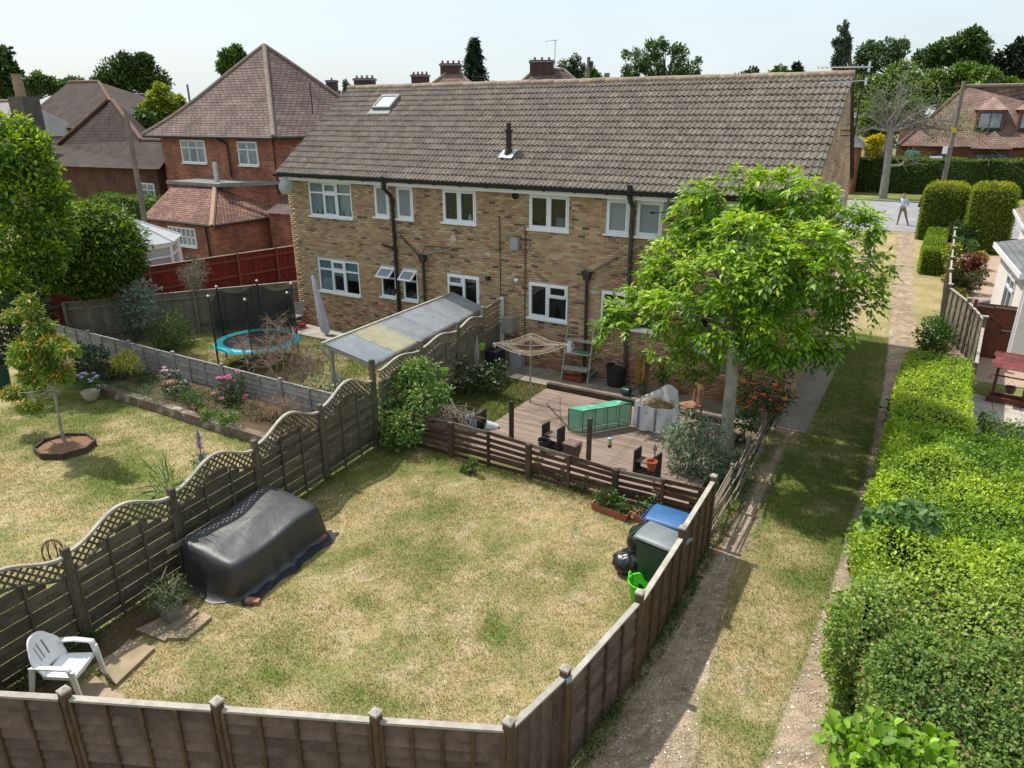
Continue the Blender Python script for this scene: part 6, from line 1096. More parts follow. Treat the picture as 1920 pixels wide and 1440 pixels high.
# ---------------------------------------------------------------- big trees of the left edge
def big(name, label, D, lst, n, L, cols, tip=None, W=None, mat=LEAF, cat='tree', trunk=True, gz=None, jit=.16, shell=.45, droop=0., depth=1., group=None, bark=BARK):
    L, n = (L*.64, int(n*2.1)) if D > 55 else (L, n); W = W*.64 if (W and D > 55) else W; cx = sum(c[0] for c in lst)/len(lst); ctr = AT(cx, 300, D); z0 = (terr(ctr[1]) if gz is None else gz); base = np.array((ctr[0], ctr[1], z0)); t = thing(name, label, cat, base, 0, group); cl_ = []; k0 = float(np.dot(np.array((ctr[0], ctr[1], CAMH))-_C, _fw))/FPX
    if D > 55: lst = [s_ for c in lst for s_ in [(c[0], c[1], c[2]*.74)]+[(c[0]+c[2]*.72*math.cos(a_), c[1]+c[2]*.66*math.sin(a_), c[2]*random.uniform(.26, .44)) for a_ in [random.random()*6.283 for _ in range(6)]]]
    hd = np.array((ctr[0], ctr[1], 0)); hd /= np.linalg.norm(hd)
    for c in lst:
        q = AT(c[0], c[1], D)+hd*(c[3] if len(c) > 3 else random.uniform(-.6, .6)*c[2]*k0*depth); r_ = c[2]*k0; cl_.append((*(q-base), r_, r_, r_*(c[4] if len(c) > 4 else .9)))
    leafy('crown', cl_, n, L, cols, mat, t, W=W, tip=tip, jit=jit, shell=shell, droop=droop)
    if trunk:
        h = min(c[2] for c in cl_); top = max(h, .8); s = P(); s.tube([(0, 0, -.2), (.03, 0, top*.5), (0, 0, top)], [.02*D*.2+.12, .015*D*.15+.1, .1], 8)
        for c in cl_[:(14 if D <= 55 else 40)]: s.tube(wig((0, 0, top*.9), c[:3], 5, .08*c[3]), [.1, .08, .06, .04, .02], 5)
        s.build('trunk', bark, t, True)
    return t
big('laurel_tree', 'tall glossy laurel with yellow-green tips at the left edge', 25, [(20, 280, 50), (60, 310, 45), (95, 360, 34), (40, 370, 60), (90, 420, 40), (20, 450, 60), (30, 240, 28), (70, 270, 26), (-20, 330, 60), (115, 395, 22), (60, 480, 40), (-10, 540, 50), (30, 520, 45), (80, 500, 36), (55, 555, 34), (100, 470, 30), (-40, 230, 40), (130, 440, 18)], 21000, .15, [(.045, .10, .012), (.10, .20, .02), (.18, .31, .024)], tip=(.6, [(.27, .42, .02), (.42, .54, .03)]), W=.06, trunk=False)
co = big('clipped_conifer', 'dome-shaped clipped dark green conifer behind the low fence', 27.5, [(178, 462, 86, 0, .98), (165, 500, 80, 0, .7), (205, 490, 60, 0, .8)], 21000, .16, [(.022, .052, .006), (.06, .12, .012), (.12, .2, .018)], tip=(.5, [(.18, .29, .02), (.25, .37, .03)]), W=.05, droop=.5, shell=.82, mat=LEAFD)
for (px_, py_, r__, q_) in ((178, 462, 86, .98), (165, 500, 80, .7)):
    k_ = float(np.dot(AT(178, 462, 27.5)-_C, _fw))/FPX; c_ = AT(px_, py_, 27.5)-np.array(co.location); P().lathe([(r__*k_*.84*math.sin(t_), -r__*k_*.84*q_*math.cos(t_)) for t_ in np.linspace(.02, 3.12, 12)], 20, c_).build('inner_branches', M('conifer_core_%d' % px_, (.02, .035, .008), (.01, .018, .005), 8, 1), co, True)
big('shade_shrub', 'dark shrub in deep shade at the far left edge', 22.5, [(10, 600, 50), (60, 580, 40), (10, 660, 30)], 1500, .12, [(.01, .02, .008), (.025, .045, .012)], trunk=False, gz=0)
o = P().lathe([(.3, 0), (.36, .9), (.3, 1.0), (0, 1.02)], 16).build('compost_bin', M('compost_green', (.02, .07, .05), rough=.5), None, True, loc=tuple(G(-2, 728, 0))); tag(o, 'dark green compost bin at the far left edge', 'compost bin')
# ---------------------------------------------------------------- hedges on the right
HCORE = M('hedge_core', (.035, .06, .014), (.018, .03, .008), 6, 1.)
def hedge(name, label, x0, x1, y0, y1, h, n, L, cols, W=None, rough=.12, tip=None, mat=LEAF, cat='hedge', z0=None, rnd=.0, seed=1, sides=True, group=None, colnoise=None, top_in=0.):
    """a box hedge: noisy surface points carrying leaves over a dark twiggy core"""
    zb = terr((y0+y1)/2) if z0 is None else z0; t = thing(name, label, cat, ((x0+x1)/2, (y0+y1)/2, zb), 0, group); cx, cy = (x0+x1)/2, (y0+y1)/2; hx, hy = (x1-x0)/2, (y1-y0)/2
    areas = np.array([4*hx*hy*1.0, 2*hy*h, 2*hy*h, 2*hx*h, 2*hx*h]); f = RNG.choice(5, n, p=areas/areas.sum()); u = RNG.uniform(-1, 1, n); v = RNG.uniform(-1, 1, n); w = RNG.random(n)
    x = np.where(f == 1, -hx, np.where(f == 2, hx, u*hx)); y = np.where(f == 3, -hy, np.where(f == 4, hy, v*hy)); z = np.where(f == 0, h, w*h)
    nr = np.stack([(f == 2)*1.-(f == 1), (f == 4)*1.-(f == 3), (f == 0)*1.], 1)
    if rnd:                                               # rounded shoulders
        e = np.maximum(0, (z-(h-rnd))/rnd); k = 1-rnd*.6*e**2/np.maximum(hx, .1); x *= np.where(f > 0, k, 1); y *= np.where(f > 0, 1-rnd*.6*e**2/max(hy, .1), 1)
        ed = np.maximum(np.maximum(0, (abs(x)-(hx-rnd))/rnd), np.maximum(0, (abs(y)-(hy-rnd))/rnd)); z = np.where(f == 0, z-rnd*.55*ed**2, z)
    ns = fbm((x+cx)*1.1+z*.7, (y+cy)*1.1+z*.5, seed, 4); dep = (ns-.5)*rough*5+RNG.exponential(rough*.45, n)*-1+.03*RNG.standard_normal(n)
    Pp = np.c_[x, y, z]+nr*dep[:, None]; Pp[:, 2] = np.maximum(Pp[:, 2], .02)
    A = nr*.5+RNG.standard_normal((n, 3))*.8; Nn = nr*.8+np.array([0, 0, .55])+.5*RNG.standard_normal((n, 3)); l = L*(1+.28*RNG.standard_normal(n)).clip(.45, 1.8)
    V, F = leaf_geo(Pp, A, Nn, l, l*((W or L*.6)/L)); q = np.clip(.5+1.6*(fbm((x+cx)*.8, (y+cy)*.8, seed+9, 3)-.5)+.22*RNG.standard_normal(n), 0, 1)
    c = pal(cols, n, .14, q) if colnoise is None else colnoise(x+cx, y+cy, q, n)
    if tip: m = RNG.random(n) < tip[0]*(nr[:, 2]*.8+.2); c[m] = pal(tip[1], m.sum(), .1)
    np_mesh('foliage', V, F, mat, t, np.repeat(c, 4, 0))
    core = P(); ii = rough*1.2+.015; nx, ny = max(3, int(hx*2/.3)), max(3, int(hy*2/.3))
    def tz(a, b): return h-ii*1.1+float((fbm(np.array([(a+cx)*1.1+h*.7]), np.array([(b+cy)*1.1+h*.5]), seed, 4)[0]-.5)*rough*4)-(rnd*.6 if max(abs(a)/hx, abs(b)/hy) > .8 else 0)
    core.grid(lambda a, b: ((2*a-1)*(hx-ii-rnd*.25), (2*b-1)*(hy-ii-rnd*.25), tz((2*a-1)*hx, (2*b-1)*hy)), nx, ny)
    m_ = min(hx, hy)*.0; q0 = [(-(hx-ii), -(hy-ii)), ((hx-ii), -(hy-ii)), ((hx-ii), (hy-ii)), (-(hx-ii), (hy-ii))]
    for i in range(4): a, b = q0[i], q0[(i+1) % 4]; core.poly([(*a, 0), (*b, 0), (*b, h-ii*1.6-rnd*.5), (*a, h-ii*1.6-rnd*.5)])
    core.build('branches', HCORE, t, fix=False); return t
LIME_ = [(.13, .23, .025), (.27, .4, .035), (.44, .55, .05)]
def bigcols(x, y, q, n):
    far = np.clip((y-8.6)/1.6+.9*(fbm(x*1.3, y*1.3, 44)-.5), 0, 1)[:, None]
    a = pal([(.10, .17, .035), (.19, .29, .055), (.3, .41, .085)], n, .15, q); b = pal([(.11, .21, .022), (.24, .375, .03), (.40, .52, .045)], n, .14, q); c = a*(1-far)+b*far
    m = RNG.random(n) < .05*(1-far[:, 0]); c[m] = pal([(.22, .14, .06), (.3, .2, .1)], m.sum(), .1); return c
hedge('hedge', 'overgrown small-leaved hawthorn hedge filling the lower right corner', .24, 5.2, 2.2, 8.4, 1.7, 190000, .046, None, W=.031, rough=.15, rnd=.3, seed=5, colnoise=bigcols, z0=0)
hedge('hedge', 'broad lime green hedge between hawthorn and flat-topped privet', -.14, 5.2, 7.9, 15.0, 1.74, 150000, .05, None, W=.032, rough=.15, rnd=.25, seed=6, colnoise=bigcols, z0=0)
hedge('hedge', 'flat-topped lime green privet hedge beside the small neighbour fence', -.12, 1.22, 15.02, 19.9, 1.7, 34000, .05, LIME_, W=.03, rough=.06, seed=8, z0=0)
def sprig(name, label, px, py, z, lst, n, L, cols, W): b = G(px, py, z); shrub(name, label, (b[0], b[1], z-.9), [(x, y, zz+.9, r, r, r*.6) for (x, y, zz, r) in lst], n, L, cols, W=W, stems=4, up=1.2, rnd6=True)
sprig('sycamore_sapling', 'dark broad-leaved sapling growing up through the big hedge', 1690, 985, 1.75, [(0, 0, .1, .35), (-.25, -.15, .05, .25), (.2, .2, .12, .3)], 420, .11, [(.07, .15, .035), (.17, .28, .09)], .095)
sprig('broadleaf_sprig', 'broad lime leaves sprouting from the hedge at the bottom edge', 1650, 1415, 1.75, [(0, 0, .1, .32), (-.3, 0, .0, .22), (.35, .1, .08, .26)], 420, .10, [(.1, .22, .02), (.26, .43, .03)], .075)
b = G(1590, 1030, .5); shrub('bramble', 'leafy bramble spilling from the hedge over the track edge', (b[0]+.1, b[1], 0), [(0, 0, .55, .2, .25, .25), (.1, .4, .75, .2, .3, .25)], 150, .12, [(.05, .11, .02), (.12, .2, .04)], W=.09, stems=3)
b = G(1670, 800, 0.); shrub('verge_bush', 'bushy weeds at the foot of the privet hedge', (b[0]+.05, b[1]+.4, 0), [(0, 0, .35, .3, .5, .4), (.1, .8, .3, .3, .6, .4)], 700, .08, MID, stems=2)
b = GT(1735, 655); shrub('elder_bush', 'dark green bush at the far end of the privet hedge', (b[0], b[1], terr(b[1])), [(.1, 0, .5, .5, .5, .55), (.2, .6, .5, .45, .5, .5), (.35, -.5, .6, .4, .4, .5)], 1700, .1, [(.03, .075, .012), (.08, .16, .025)])
hedge('hedge', 'low loose green hedge in the neighbour garden at the right edge', 1.55, 6, 15.3, 18.6, .8, 11000, .06, [(.05, .11, .015), (.13, .22, .03), (.2, .3, .04)], rough=.1, seed=15, z0=.1)
# neighbour fence, gate, well, patio
pa_ = P(); PAV = M('pale_paving', (.46, .42, .36), (.38, .345, .29), 2, .9, .3, 20)
pt = P().box((4.2, 22.2, .1), (5.6, 6.6, .06)).build('patio', MORT); tag(pt, kind='structure')
for i in range(9):
    for j in range(10): bx('paving_slab', pt, (1.72+i*.62, 19.25+j*.66, .137), (.6, .64, .03), PAV)
npf = [(.62, 37.5), (.62, 35.4), (.62, 33.3), (.62, 31.2), (.62, 29.1), (.66, 27.1), (1.2, 25.7), (1.62, 24.2)]
nfc = thing('panel_fence', 'grey-brown panel fence dipping along the far side of the track', 'fence', (*npf[0], terr(npf[0][1]))); o0 = npf[0]
hts = [1.75, 1.75, 1.75, 1.75, 1.75, 1.7, 1.65, 1.55]
for i, p in enumerate(npf):
    dz = terr(p[1])-terr(o0[1]); po = bx('post', nfc, (p[0]-o0[0], p[1]-o0[1], hts[i]/2+dz), (.1, .1, hts[i]), WGB); bx('post_cap', nfc, (p[0]-o0[0], p[1]-o0[1], hts[i]+dz+.02), (.15, .15, .04), WTOP)
for i in range(len(npf)-1):
    p, q = npf[i], npf[i+1]; a = V3((p[0]-o0[0], p[1]-o0[1], terr(p[1])-terr(o0[1]))); b_ = V3((q[0]-o0[0], q[1]-o0[1], terr(q[1])-terr(o0[1]))); pn = P().beam(a+V3((0, 0, hts[i]-.1)), b_+V3((0, 0, hts[i+1]-.1)), .06, .035).build('panel', WTOP, nfc)
    for k in range(8): f = .06+k/8.2; bm_('board', pn, a+V3((.01*(k % 2), 0, f*(hts[i]-.15)+.05)), b_+V3((.01*(k % 2), 0, f*(hts[i+1]-.15)+.05)), .012, .2, WGB)
    for k in range(1, 4): t = k/4; m_ = a.lerp(b_, t); bm_('batten', pn, m_+V3((-.03, 0, .02)), m_+V3((-.03, 0, hts[i]-.12)), .03, .04, WGB, up=(0, 1, 0))
cap_post(nfc, (1.36-o0[0], 19.95-o0[1]), 1.6-terr(o0[1]), .1, WGB, WTOP, .02, z0=-terr(o0[1]))
lap_panel(nfc, (1.62-o0[0], 24.2-o0[1]), (1.38-o0[0], 20.0-o0[1]), -terr(o0[1]), 1.5-terr(o0[1]), WGB, WGB, 1, 8, 6)
BRW = M('brown_stain', (.155, .048, .028), (.105, .034, .02), 4, .6, .3, rnd=.12); gt_ = thing('garden_gate', 'red-brown ledged and braced wooden gate beside the white bungalow', 'gate', (1.42, 25.25, .3), R(-4))
for k in range(9): bx('board', gt_, (.06+k*.115, .002*(k % 2), .86), (.1165, .02, 1.66), BRW)
for z in (.2, .95, 1.6): bx('ledge', gt_, (.5, -.03, z), (1.0, .03, .11), BRW)
bm_('brace', gt_, (.06, -.03, .26), (.94, -.03, .9), .03, .09, BRW); bm_('brace', gt_, (.94, -.03, 1.0), (.06, -.03, 1.56), .03, .09, BRW)
for x in (-.06, 1.06): bx('post', gt_, (x, 0, .88), (.1, .1, 1.8), BRW)
for z in (.95, 1.62): bm_('hinge', gt_, (1.05, -.05, z), (.75 if z < 1.2 else .45, -.05, z), .012, .045, STEEL)
bm_('hinge', gt_, (.0, -.05, 1.62), (.42, -.05, 1.6), .012, .05, STEEL)
wl0 = G(1878, 760, .14); wll = thing('wishing_well', 'red-brown wooden wishing well planter on the pale patio', 'wishing well', (wl0[0]+.1, wl0[1]+.25, .15), R(-8))
for s in (-1, 1): bx('upright', wll, (s*.34, 0, .55), (.07, .07, 1.1), BRW)
P().tube([(-.42, 0, .7), (.42, 0, .7)], .022, 7).build('spindle', BRW, wll); P().tube([(-.42, 0, .7), (-.46, 0, .7), (-.46, 0, .58), (-.52, 0, .58)], .012, 5).build('crank', BRW, wll); bx('base_rail', wll, (0, -.2, .1), (.9, .06, .14), BRW); bx('base_rail', wll, (0, .2, .1), (.9, .06, .14), BRW); bx('base_rail', wll, (-.42, 0, .1), (.06, .34, .14), BRW); bx('base_rail', wll, (.42, 0, .1), (.06, .34, .14), BRW)
P().lathe([(.1, 0), (.13, .18), (.12, .18), (0, .05)], 12, (.02, 0, .28)).build('bucket', WOODD, wll); P().tube([(-.1, 0, .45), (.02, 0, .62), (.14, 0, .45)], .006, 4).build('bucket_handle', STEEL, wll)
SHG = M('red_shingle', (.13, .028, .028), (.19, .05, .045), 6, .7, rnd=.25)
for s in (-1, 1):
    for r_ in range(4):
        for k in range(5): y = s*(.05+.1*r_+.05); z = 1.32-.075*r_-.03; bx('shingle', wll, (-.4+.2*k+(.05 if r_ % 2 else 0), y, z), (.196, .13, .02), SHG, rx=-s*.62)
for s in (-1, 1): P().add([(s*.45, -.4, 1.05), (s*.45, .4, 1.05), (s*.45, 0, 1.34)], [(0, 1, 2)]).build('roof_gable', BRW, wll, fix=False)
# white bungalow
WREN = M('white_render', (.74, .72, .66), (.68, .655, .6), 2, .9, .2, 30); SLT = course_mat('grey_slate', (.16, .165, .17), (.13, .135, .14), (.07, .07, .075), .3, .18); BRT = course_mat('brown_bungalow_tile', (.27, .2, .16), (.22, .165, .13), (.1, .08, .065), .3, .22)
bg_ = thing('bungalow', 'white rendered bungalow with grey slate roof at the right edge', 'house', (2.48, 24.9, .25)); fp = [(0, 0), (-.42, 5.4), (6.5, 5.9), (7.2, .5)]
w_ = P()
for i in range(4): a, b = fp[i], fp[(i+1) % 4]; w_.poly([(*a, 0), (*b, 0), (*b, 2.75), (*a, 2.75)])
w_.build('wall', WREN, bg_, fix=False)
ef = [(-.25, -.3), (-.7, 5.8), (6.8, 6.3), (7.5, .2)]; r1, r2 = (2.9, .2, 3.55), (2.7, 5.9, 3.55)
rf_ = P(); rf_.poly([(*ef[0], 2.82), (*r1[:2], r1[2]), (*r2[:2], r2[2]), (*ef[1], 2.82)]); rf_.poly([(*ef[3], 2.82), (*ef[2], 2.82), (*r2[:2], r2[2]), (*r1[:2], r1[2])]); rf_.build('roof', SLT, bg_, uv=True)
for i in (0, 1, 3): a, b = ef[i], ef[(i+1) % 4]; P().beam((*a, 2.74), (*b, 2.74), .04, .17).build('fascia', WHITE, bg_)
P().poly([(ef[0][0], ef[0][1], 2.7), (ef[3][0], ef[3][1], 2.7), (r1[0], r1[1], r1[2])]).build('gable', WREN, bg_, fix=False)
dn = Vector((-.42, 5.4, 0)).normalized(); nn = Vector((-dn.y, dn.x, 0))
def bwin(s0, s1, z0, z1, par):
    w = P(); o = nn*.02
    for (a, b, c, d) in ((s0, s1, z0, z0+.07), (s0, s1, z1-.07, z1), (s0, s0+.07, z0, z1), (s1-.07, s1, z0, z1), ((s0+s1)/2-.04, (s0+s1)/2+.04, z0, z1), (s0, s1, z1-.42, z1-.34)): m_ = dn*((a+b)/2)+o+V3((0, 0, (c+d)/2)); w.box(tuple(m_), (b-a, .07, d-c), rz=math.atan2(dn.y, dn.x))
    wo_ = w.build('window', WHITE, par); m_ = dn*((s0+s1)/2)+V3((0, 0, (z0+z1)/2))+nn*.005; bx('pane', wo_, m_, (s1-s0-.06, .012, z1-z0-.06), M('leaded_glass', (.10, .13, .12), (.06, .08, .08), 9, .12, spec=.8), rz=math.atan2(dn.y, dn.x))
    for k in range(1, 4): m_ = dn*(s0+(s1-s0)*k/4)+V3((0, 0, (z0+z1)/2))+nn*.016; bx('lead_bar', wo_, m_, (.012, .01, z1-z0-.1), LEAD, rz=math.atan2(dn.y, dn.x))
bwin(1.6, 3.1, .95, 2.25, bg_); P().tube([(-.06, -.03, .0), (-.06, -.06, 2.7)], .035, 8).build('downpipe', WHITE, bg_)
b2 = thing('bungalow', 'further white bungalow wing with brown tiled roof at the right edge', 'house', (3.2, 34, .8)); 
for (a, b) in (((0, 0), (7, 0)), ((0, 0), (0, 6)), ((0, 6), (7, 6))): P().poly([(*a, 0), (*b, 0), (*b, 2.5), (*a, 2.5)]).build('wall', WREN, b2, fix=False)
rf_ = P(); rf_.poly([(-.4, -.4, 2.5), (7, -.4, 2.5), (7, 3, 4.3), (2.6, 3, 4.3)]); rf_.poly([(-.4, -.4, 2.5), (2.6, 3, 4.3), (-.4, 6.4, 2.5)]); rf_.poly([(-.4, 6.4, 2.5), (2.6, 3, 4.3), (7, 3, 4.3), (7, 6.4, 2.5)]); rf_.build('roof', BRT, b2, uv=True)
P().beam((-.4, -.42, 2.45), (7, -.42, 2.45), .04, .14).build('fascia', WHITE, b2); P().beam((-.42, -.4, 2.45), (-.42, 6.4, 2.45), .04, .14).build('fascia', WHITE, b2); P().tube([(.1, -.05, 0), (.1, -.05, 2.4)], .035, 6).build('downpipe', LEAD, b2)
gw = P().tube([(1.5, 30.2, terr(30)+.12), (1.75, 31.2, terr(31)+.14), (2.3, 31.8, terr(31.8)+.14), (3.0, 32, terr(32)+.14)], .1, 6).build('kerb_edging', LEAD); tag(gw, 'curved grey kerb edging of the front flower bed', 'edging')
# clipped hedges and shrubs beyond the fence
YEW = [(.07, .11, .012), (.14, .2, .018), (.24, .3, .02)]; YTIP = (.55, [(.36, .38, .02), (.48, .45, .03)])
def hpx(name, lab, xl, xr, yt, Y, dep, n, L, cols, **k):
    x0 = FY(xl, yt, Y)[0]; x1 = FY(xr, yt, Y)[0]; zt = FY((xl+xr)/2, yt, Y)[2]; z0 = terr(Y); return hedge(name, lab, x0, x1, Y, Y+dep, zt-z0, n, L, cols, z0=z0, **k)
hpx('clipped_hedge', 'tall clipped yew block nearest the walking man', 1737, 1823, 347, 43.5, 2.6, 22000, .09, YEW, tip=YTIP, rnd=.5, rough=.03, W=.03, mat=LEAFD, seed=21)
hpx('clipped_hedge', 'tall clipped yew block at the right side of the gap', 1828, 1916, 347, 41.0, 2.6, 22000, .09, YEW, tip=YTIP, rnd=.5, rough=.03, W=.03, mat=LEAFD, seed=22)
zt = FY(1745, 462, 36)[2]; hedge('clipped_hedge', 'low square-cut bright green hedge along the track verge', FY(1732, 462, 36)[0], FY(1765, 462, 36)[0]+.15, 35.6, 43.4, zt-terr(38), 24000, .07, [(.09, .16, .012), (.2, .29, .018), (.32, .41, .025)], rough=.035, W=.03, mat=LEAFD, z0=terr(36), seed=23)
def spx(name, lab, D, lst, n, L, cols, **k): return big(name, lab, D, lst, n, L, cols, trunk=False, cat='shrub', **k)
spx('golden_hedge', 'golden-leaved clipped shrub behind the panel fence', 34, [(1785, 480, 14), (1788, 500, 14), (1782, 520, 14), (1790, 465, 12), (1786, 540, 13)], 1500, .1, [(.1, .15, .015), (.28, .3, .02)], tip=(.5, [(.42, .4, .03), (.5, .46, .05)]))
spx('golden_hedge', 'rounded golden shrub in the neighbour front garden', 30.5, [(1793, 555, 18), (1800, 565, 16), (1790, 572, 14), (1795, 590, 16)], 1500, .09, [(.09, .14, .015), (.3, .32, .02)], tip=(.5, [(.45, .42, .03), (.52, .48, .05)]))
spx('photinia', 'red-leaved shrub in front of the bungalow', 35, [(1820, 490, 18), (1835, 485, 14), (1805, 505, 16), (1822, 510, 18), (1838, 505, 12)], 1700, .11, [(.05, .05, .02), (.2, .05, .03)], tip=(.4, [(.3, .08, .04), (.35, .15, .06)]))
spx('green_shrub', 'dense bright green rounded shrub near the yew blocks', 39, [(1808, 465, 15), (1820, 460, 13), (1800, 455, 12)], 1000, .1, [(.04, .1, .02), (.1, .2, .04)])
spx('green_shrub', 'dark green domed shrub below the yew blocks', 41, [(1800, 440, 18), (1815, 435, 16), (1830, 445, 14), (1795, 425, 14)], 1400, .1, [(.02, .05, .012), (.06, .11, .02)])
spx('loose_shrub', 'loose shrub with pinkish flowers in the gap between the yew blocks', 43, [(1832, 375, 15), (1835, 400, 18), (1825, 420, 18), (1845, 420, 16), (1828, 390, 14)], 1500, .1, [(.04, .06, .015), (.12, .13, .05)], tip=(.3, [(.35, .3, .2), (.4, .36, .1)]))
spx('golden_hedge', 'small yellow shrub beside the red-leaved shrub', 37.5, [(1838, 480, 9), (1845, 485, 8)], 350, .1, [(.3, .3, .02), (.45, .42, .03)])
spx('low_shrub', 'low dark red and green ground shrub by the curved kerb', 33, [(1805, 525, 15), (1825, 530, 14), (1812, 540, 12), (1840, 515, 12)], 900, .1, [(.03, .05, .015), (.1, .12, .03)], tip=(.3, [(.2, .06, .04), (.14, .2, .03)]))
# ---------------------------------------------------------------- person
pb_ = GT(1683, 422); SKIN = M('skin', (.42, .26, .19), rough=.6); SHIRT = M('pale_blue_shirt', (.55, .62, .74), (.47, .54, .66), 6, .8); TROU = M('khaki_trousers', (.27, .22, .15), (.22, .18, .12), 6, .85); SHOE = M('dark_shoe', (.05, .035, .03), rough=.5)
def person(base, rz):
    hs_ = 1.78; J = dict(pel=(0, 0, .93), wai=(.02, .01, 1.1), che=(.04, .02, 1.32), nek=(.05, .03, 1.50), hd0=(.055, .055, 1.58), hd1=(.06, .075, 1.72), hiR=(.1, 0, .9), knR=(.12, .05, .5), anR=(.15, .0, .08), toR=(.17, .14, .04), hiL=(-.1, 0, .9), knL=(-.24, .02, .5), anL=(-.40, -.02, .08), toL=(-.46, .12, .04),
        shR=(.23, .01, 1.42), elR=(.29, .0, 1.14), wrR=(.1, .2, 1.12), haR=(.04, .25, 1.13), shL=(-.15, .01, 1.42), elL=(-.24, -.0, 1.14), wrL=(-.06, .2, 1.10), haL=(.0, .25, 1.11))
    Rr = dict(pel=.145, wai=.14, che=.165, nek=.06, hd0=.085, hd1=.085, hiR=.095, knR=.065, anR=.045, toR=.035, hiL=.095, knL=.065, anL=.045, toL=.035, shR=.075, elR=.055, wrR=.038, haR=.04, shL=.075, elL=.055, wrL=.038, haL=.04)
    E_ = [('pel', 'wai'), ('wai', 'che'), ('che', 'nek'), ('nek', 'hd0'), ('hd0', 'hd1'), ('pel', 'hiR'), ('hiR', 'knR'), ('knR', 'anR'), ('anR', 'toR'), ('pel', 'hiL'), ('hiL', 'knL'), ('knL', 'anL'), ('anL', 'toL'), ('che', 'shR'), ('shR', 'elR'), ('elR', 'wrR'), ('wrR', 'haR'), ('che', 'shL'), ('shL', 'elL'), ('elL', 'wrL'), ('wrL', 'haL')]
    ks = list(J); me = bpy.data.meshes.new('body'); me.from_pydata([J[k] for k in ks], [(ks.index(a), ks.index(b)) for a, b in E_], []); o = bpy.data.objects.new('tmp_body', me); COL.objects.link(o)
    md = o.modifiers.new('skin', 'SKIN'); 
    for k, v in zip(ks, me.skin_vertices[0].data): v.radius = (Rr[k], Rr[k]*(.75 if k in ('che', 'wai', 'pel') else 1.))
    me.skin_vertices[0].data[0].use_root = True; o.modifiers.new('sub', 'SUBSURF').levels = 2
    dg = bpy.context.evaluated_depsgraph_get(); nm = bpy.data.meshes.new_from_object(o.evaluated_get(dg)); bpy.data.objects.remove(o)
    for m_ in (SHIRT, TROU, SKIN, SHOE): nm.materials.append(m_)
    for p in nm.polygons:
        c = p.center; p.use_smooth = True
        p.material_index = 2 if (c.z > 1.5 or (c.y > .19 and 1.0 < c.z < 1.25)) else (0 if c.z > 1.0 else (1 if c.z > .1 else 3))
    t = thing('person', 'standing man in pale blue shirt and khaki trousers looking down at his hands', 'person', base, rz); link('body', nm, t); 
    P().lathe([(.0, .06), (.05, .05), (.083, .0), (.085, -.03)], 14, (.058, .055, 1.745)).build('hair', M('grey_hair', (.22, .17, .13), rough=.9), t, True)
    for s in (-1, 1): P().lathe([(0, -.03), (.012, -.01), (.012, .02), (0, .03)], 6, (.058+s*.088, .06, 1.66)).build('ear', SKIN, t)
    P().lathe([(.0, .0), (.018, -.035), (0, -.045)], 6, (.06, .168, 1.68)).build('nose', SKIN, t); bx('phone', t, (.02, .28, 1.13), (.07, .12, .01), BLACKP); P().lathe([(.155, .985), (.155, 1.02)], 20, (.01, 0, 0), sy=.8).build('belt', SHOE, t); return t
person((pb_[0]+.12, pb_[1], terr(pb_[1])+.012), R(172))
# parked car behind the yew
cb = GT(1720, 400); car = thing('parked_car', 'dark blue estate car parked at the roadside behind the clipped yew', 'car', (cb[0]+2.15, cb[1]+1.0, 1.425), R(-90)); CARP = M('dark_blue_paint', (.03, .035, .06), rough=.25, spec=.6); CG = M('car_glass', (.12, .15, .17), rough=.05, spec=.8)
prf = [(-2.1, .35), (-2.15, .7), (-2.05, 1.0), (-1.75, 1.42), (-1.3, 1.5), (.35, 1.48), (1.05, 1.02), (1.95, .88), (2.15, .6), (2.12, .33)]
bd = P(); bd.add([(s*(.86 if z < 1.05 else .66), y, z) for s in (-1, 1) for (y, z) in prf], [tuple(range(10)), tuple(reversed(range(10, 20)))]+[(i, (i+1) % 10, 10+(i+1) % 10, 10+i) for i in range(10)])
co_ = bd.build('body', CARP, car); P().add([(-.62, -2.045, 1.05), (.62, -2.045, 1.05), (.56, -1.8, 1.38), (-.56, -1.8, 1.38)], [(0, 1, 2, 3)]).build('rear_window', M('car_glass_sky', (.3, .36, .4), rough=.08, spec=.9), car)
for s in (-1, 1):
    for y in (-1.3, 1.35): wh = P().tube([(s*.7, y, .32), (s*.89, y, .32)], .32, 18).build('wheel', BLACKP, car); P().tube([(s*.885, y, .32), (s*.9, y, .32)], .2, 14).build('rim', STEEL, wh)
    P().box((s*.68, -2.11, .86), (.28, .08, .2)).build('tail_light', M('tail_red_%d' % s, (.5, .01, .015), rough=.2), car); P().add([(s*.845, -1.6, 1.06), (s*.845, .7, 1.06), (s*.68, .3, 1.42), (s*.68, -1.5, 1.42)], [(0, 1, 2, 3)]).build('side_window', CG, car, fix=False)
bx('number_plate', car, (0, -2.16, .72), (.52, .02, .12), M('yellow_plate', (.7, .5, .03), rough=.4)); bx('bumper', car, (0, -2.14, .45), (1.66, .12, .2), BLACKP)
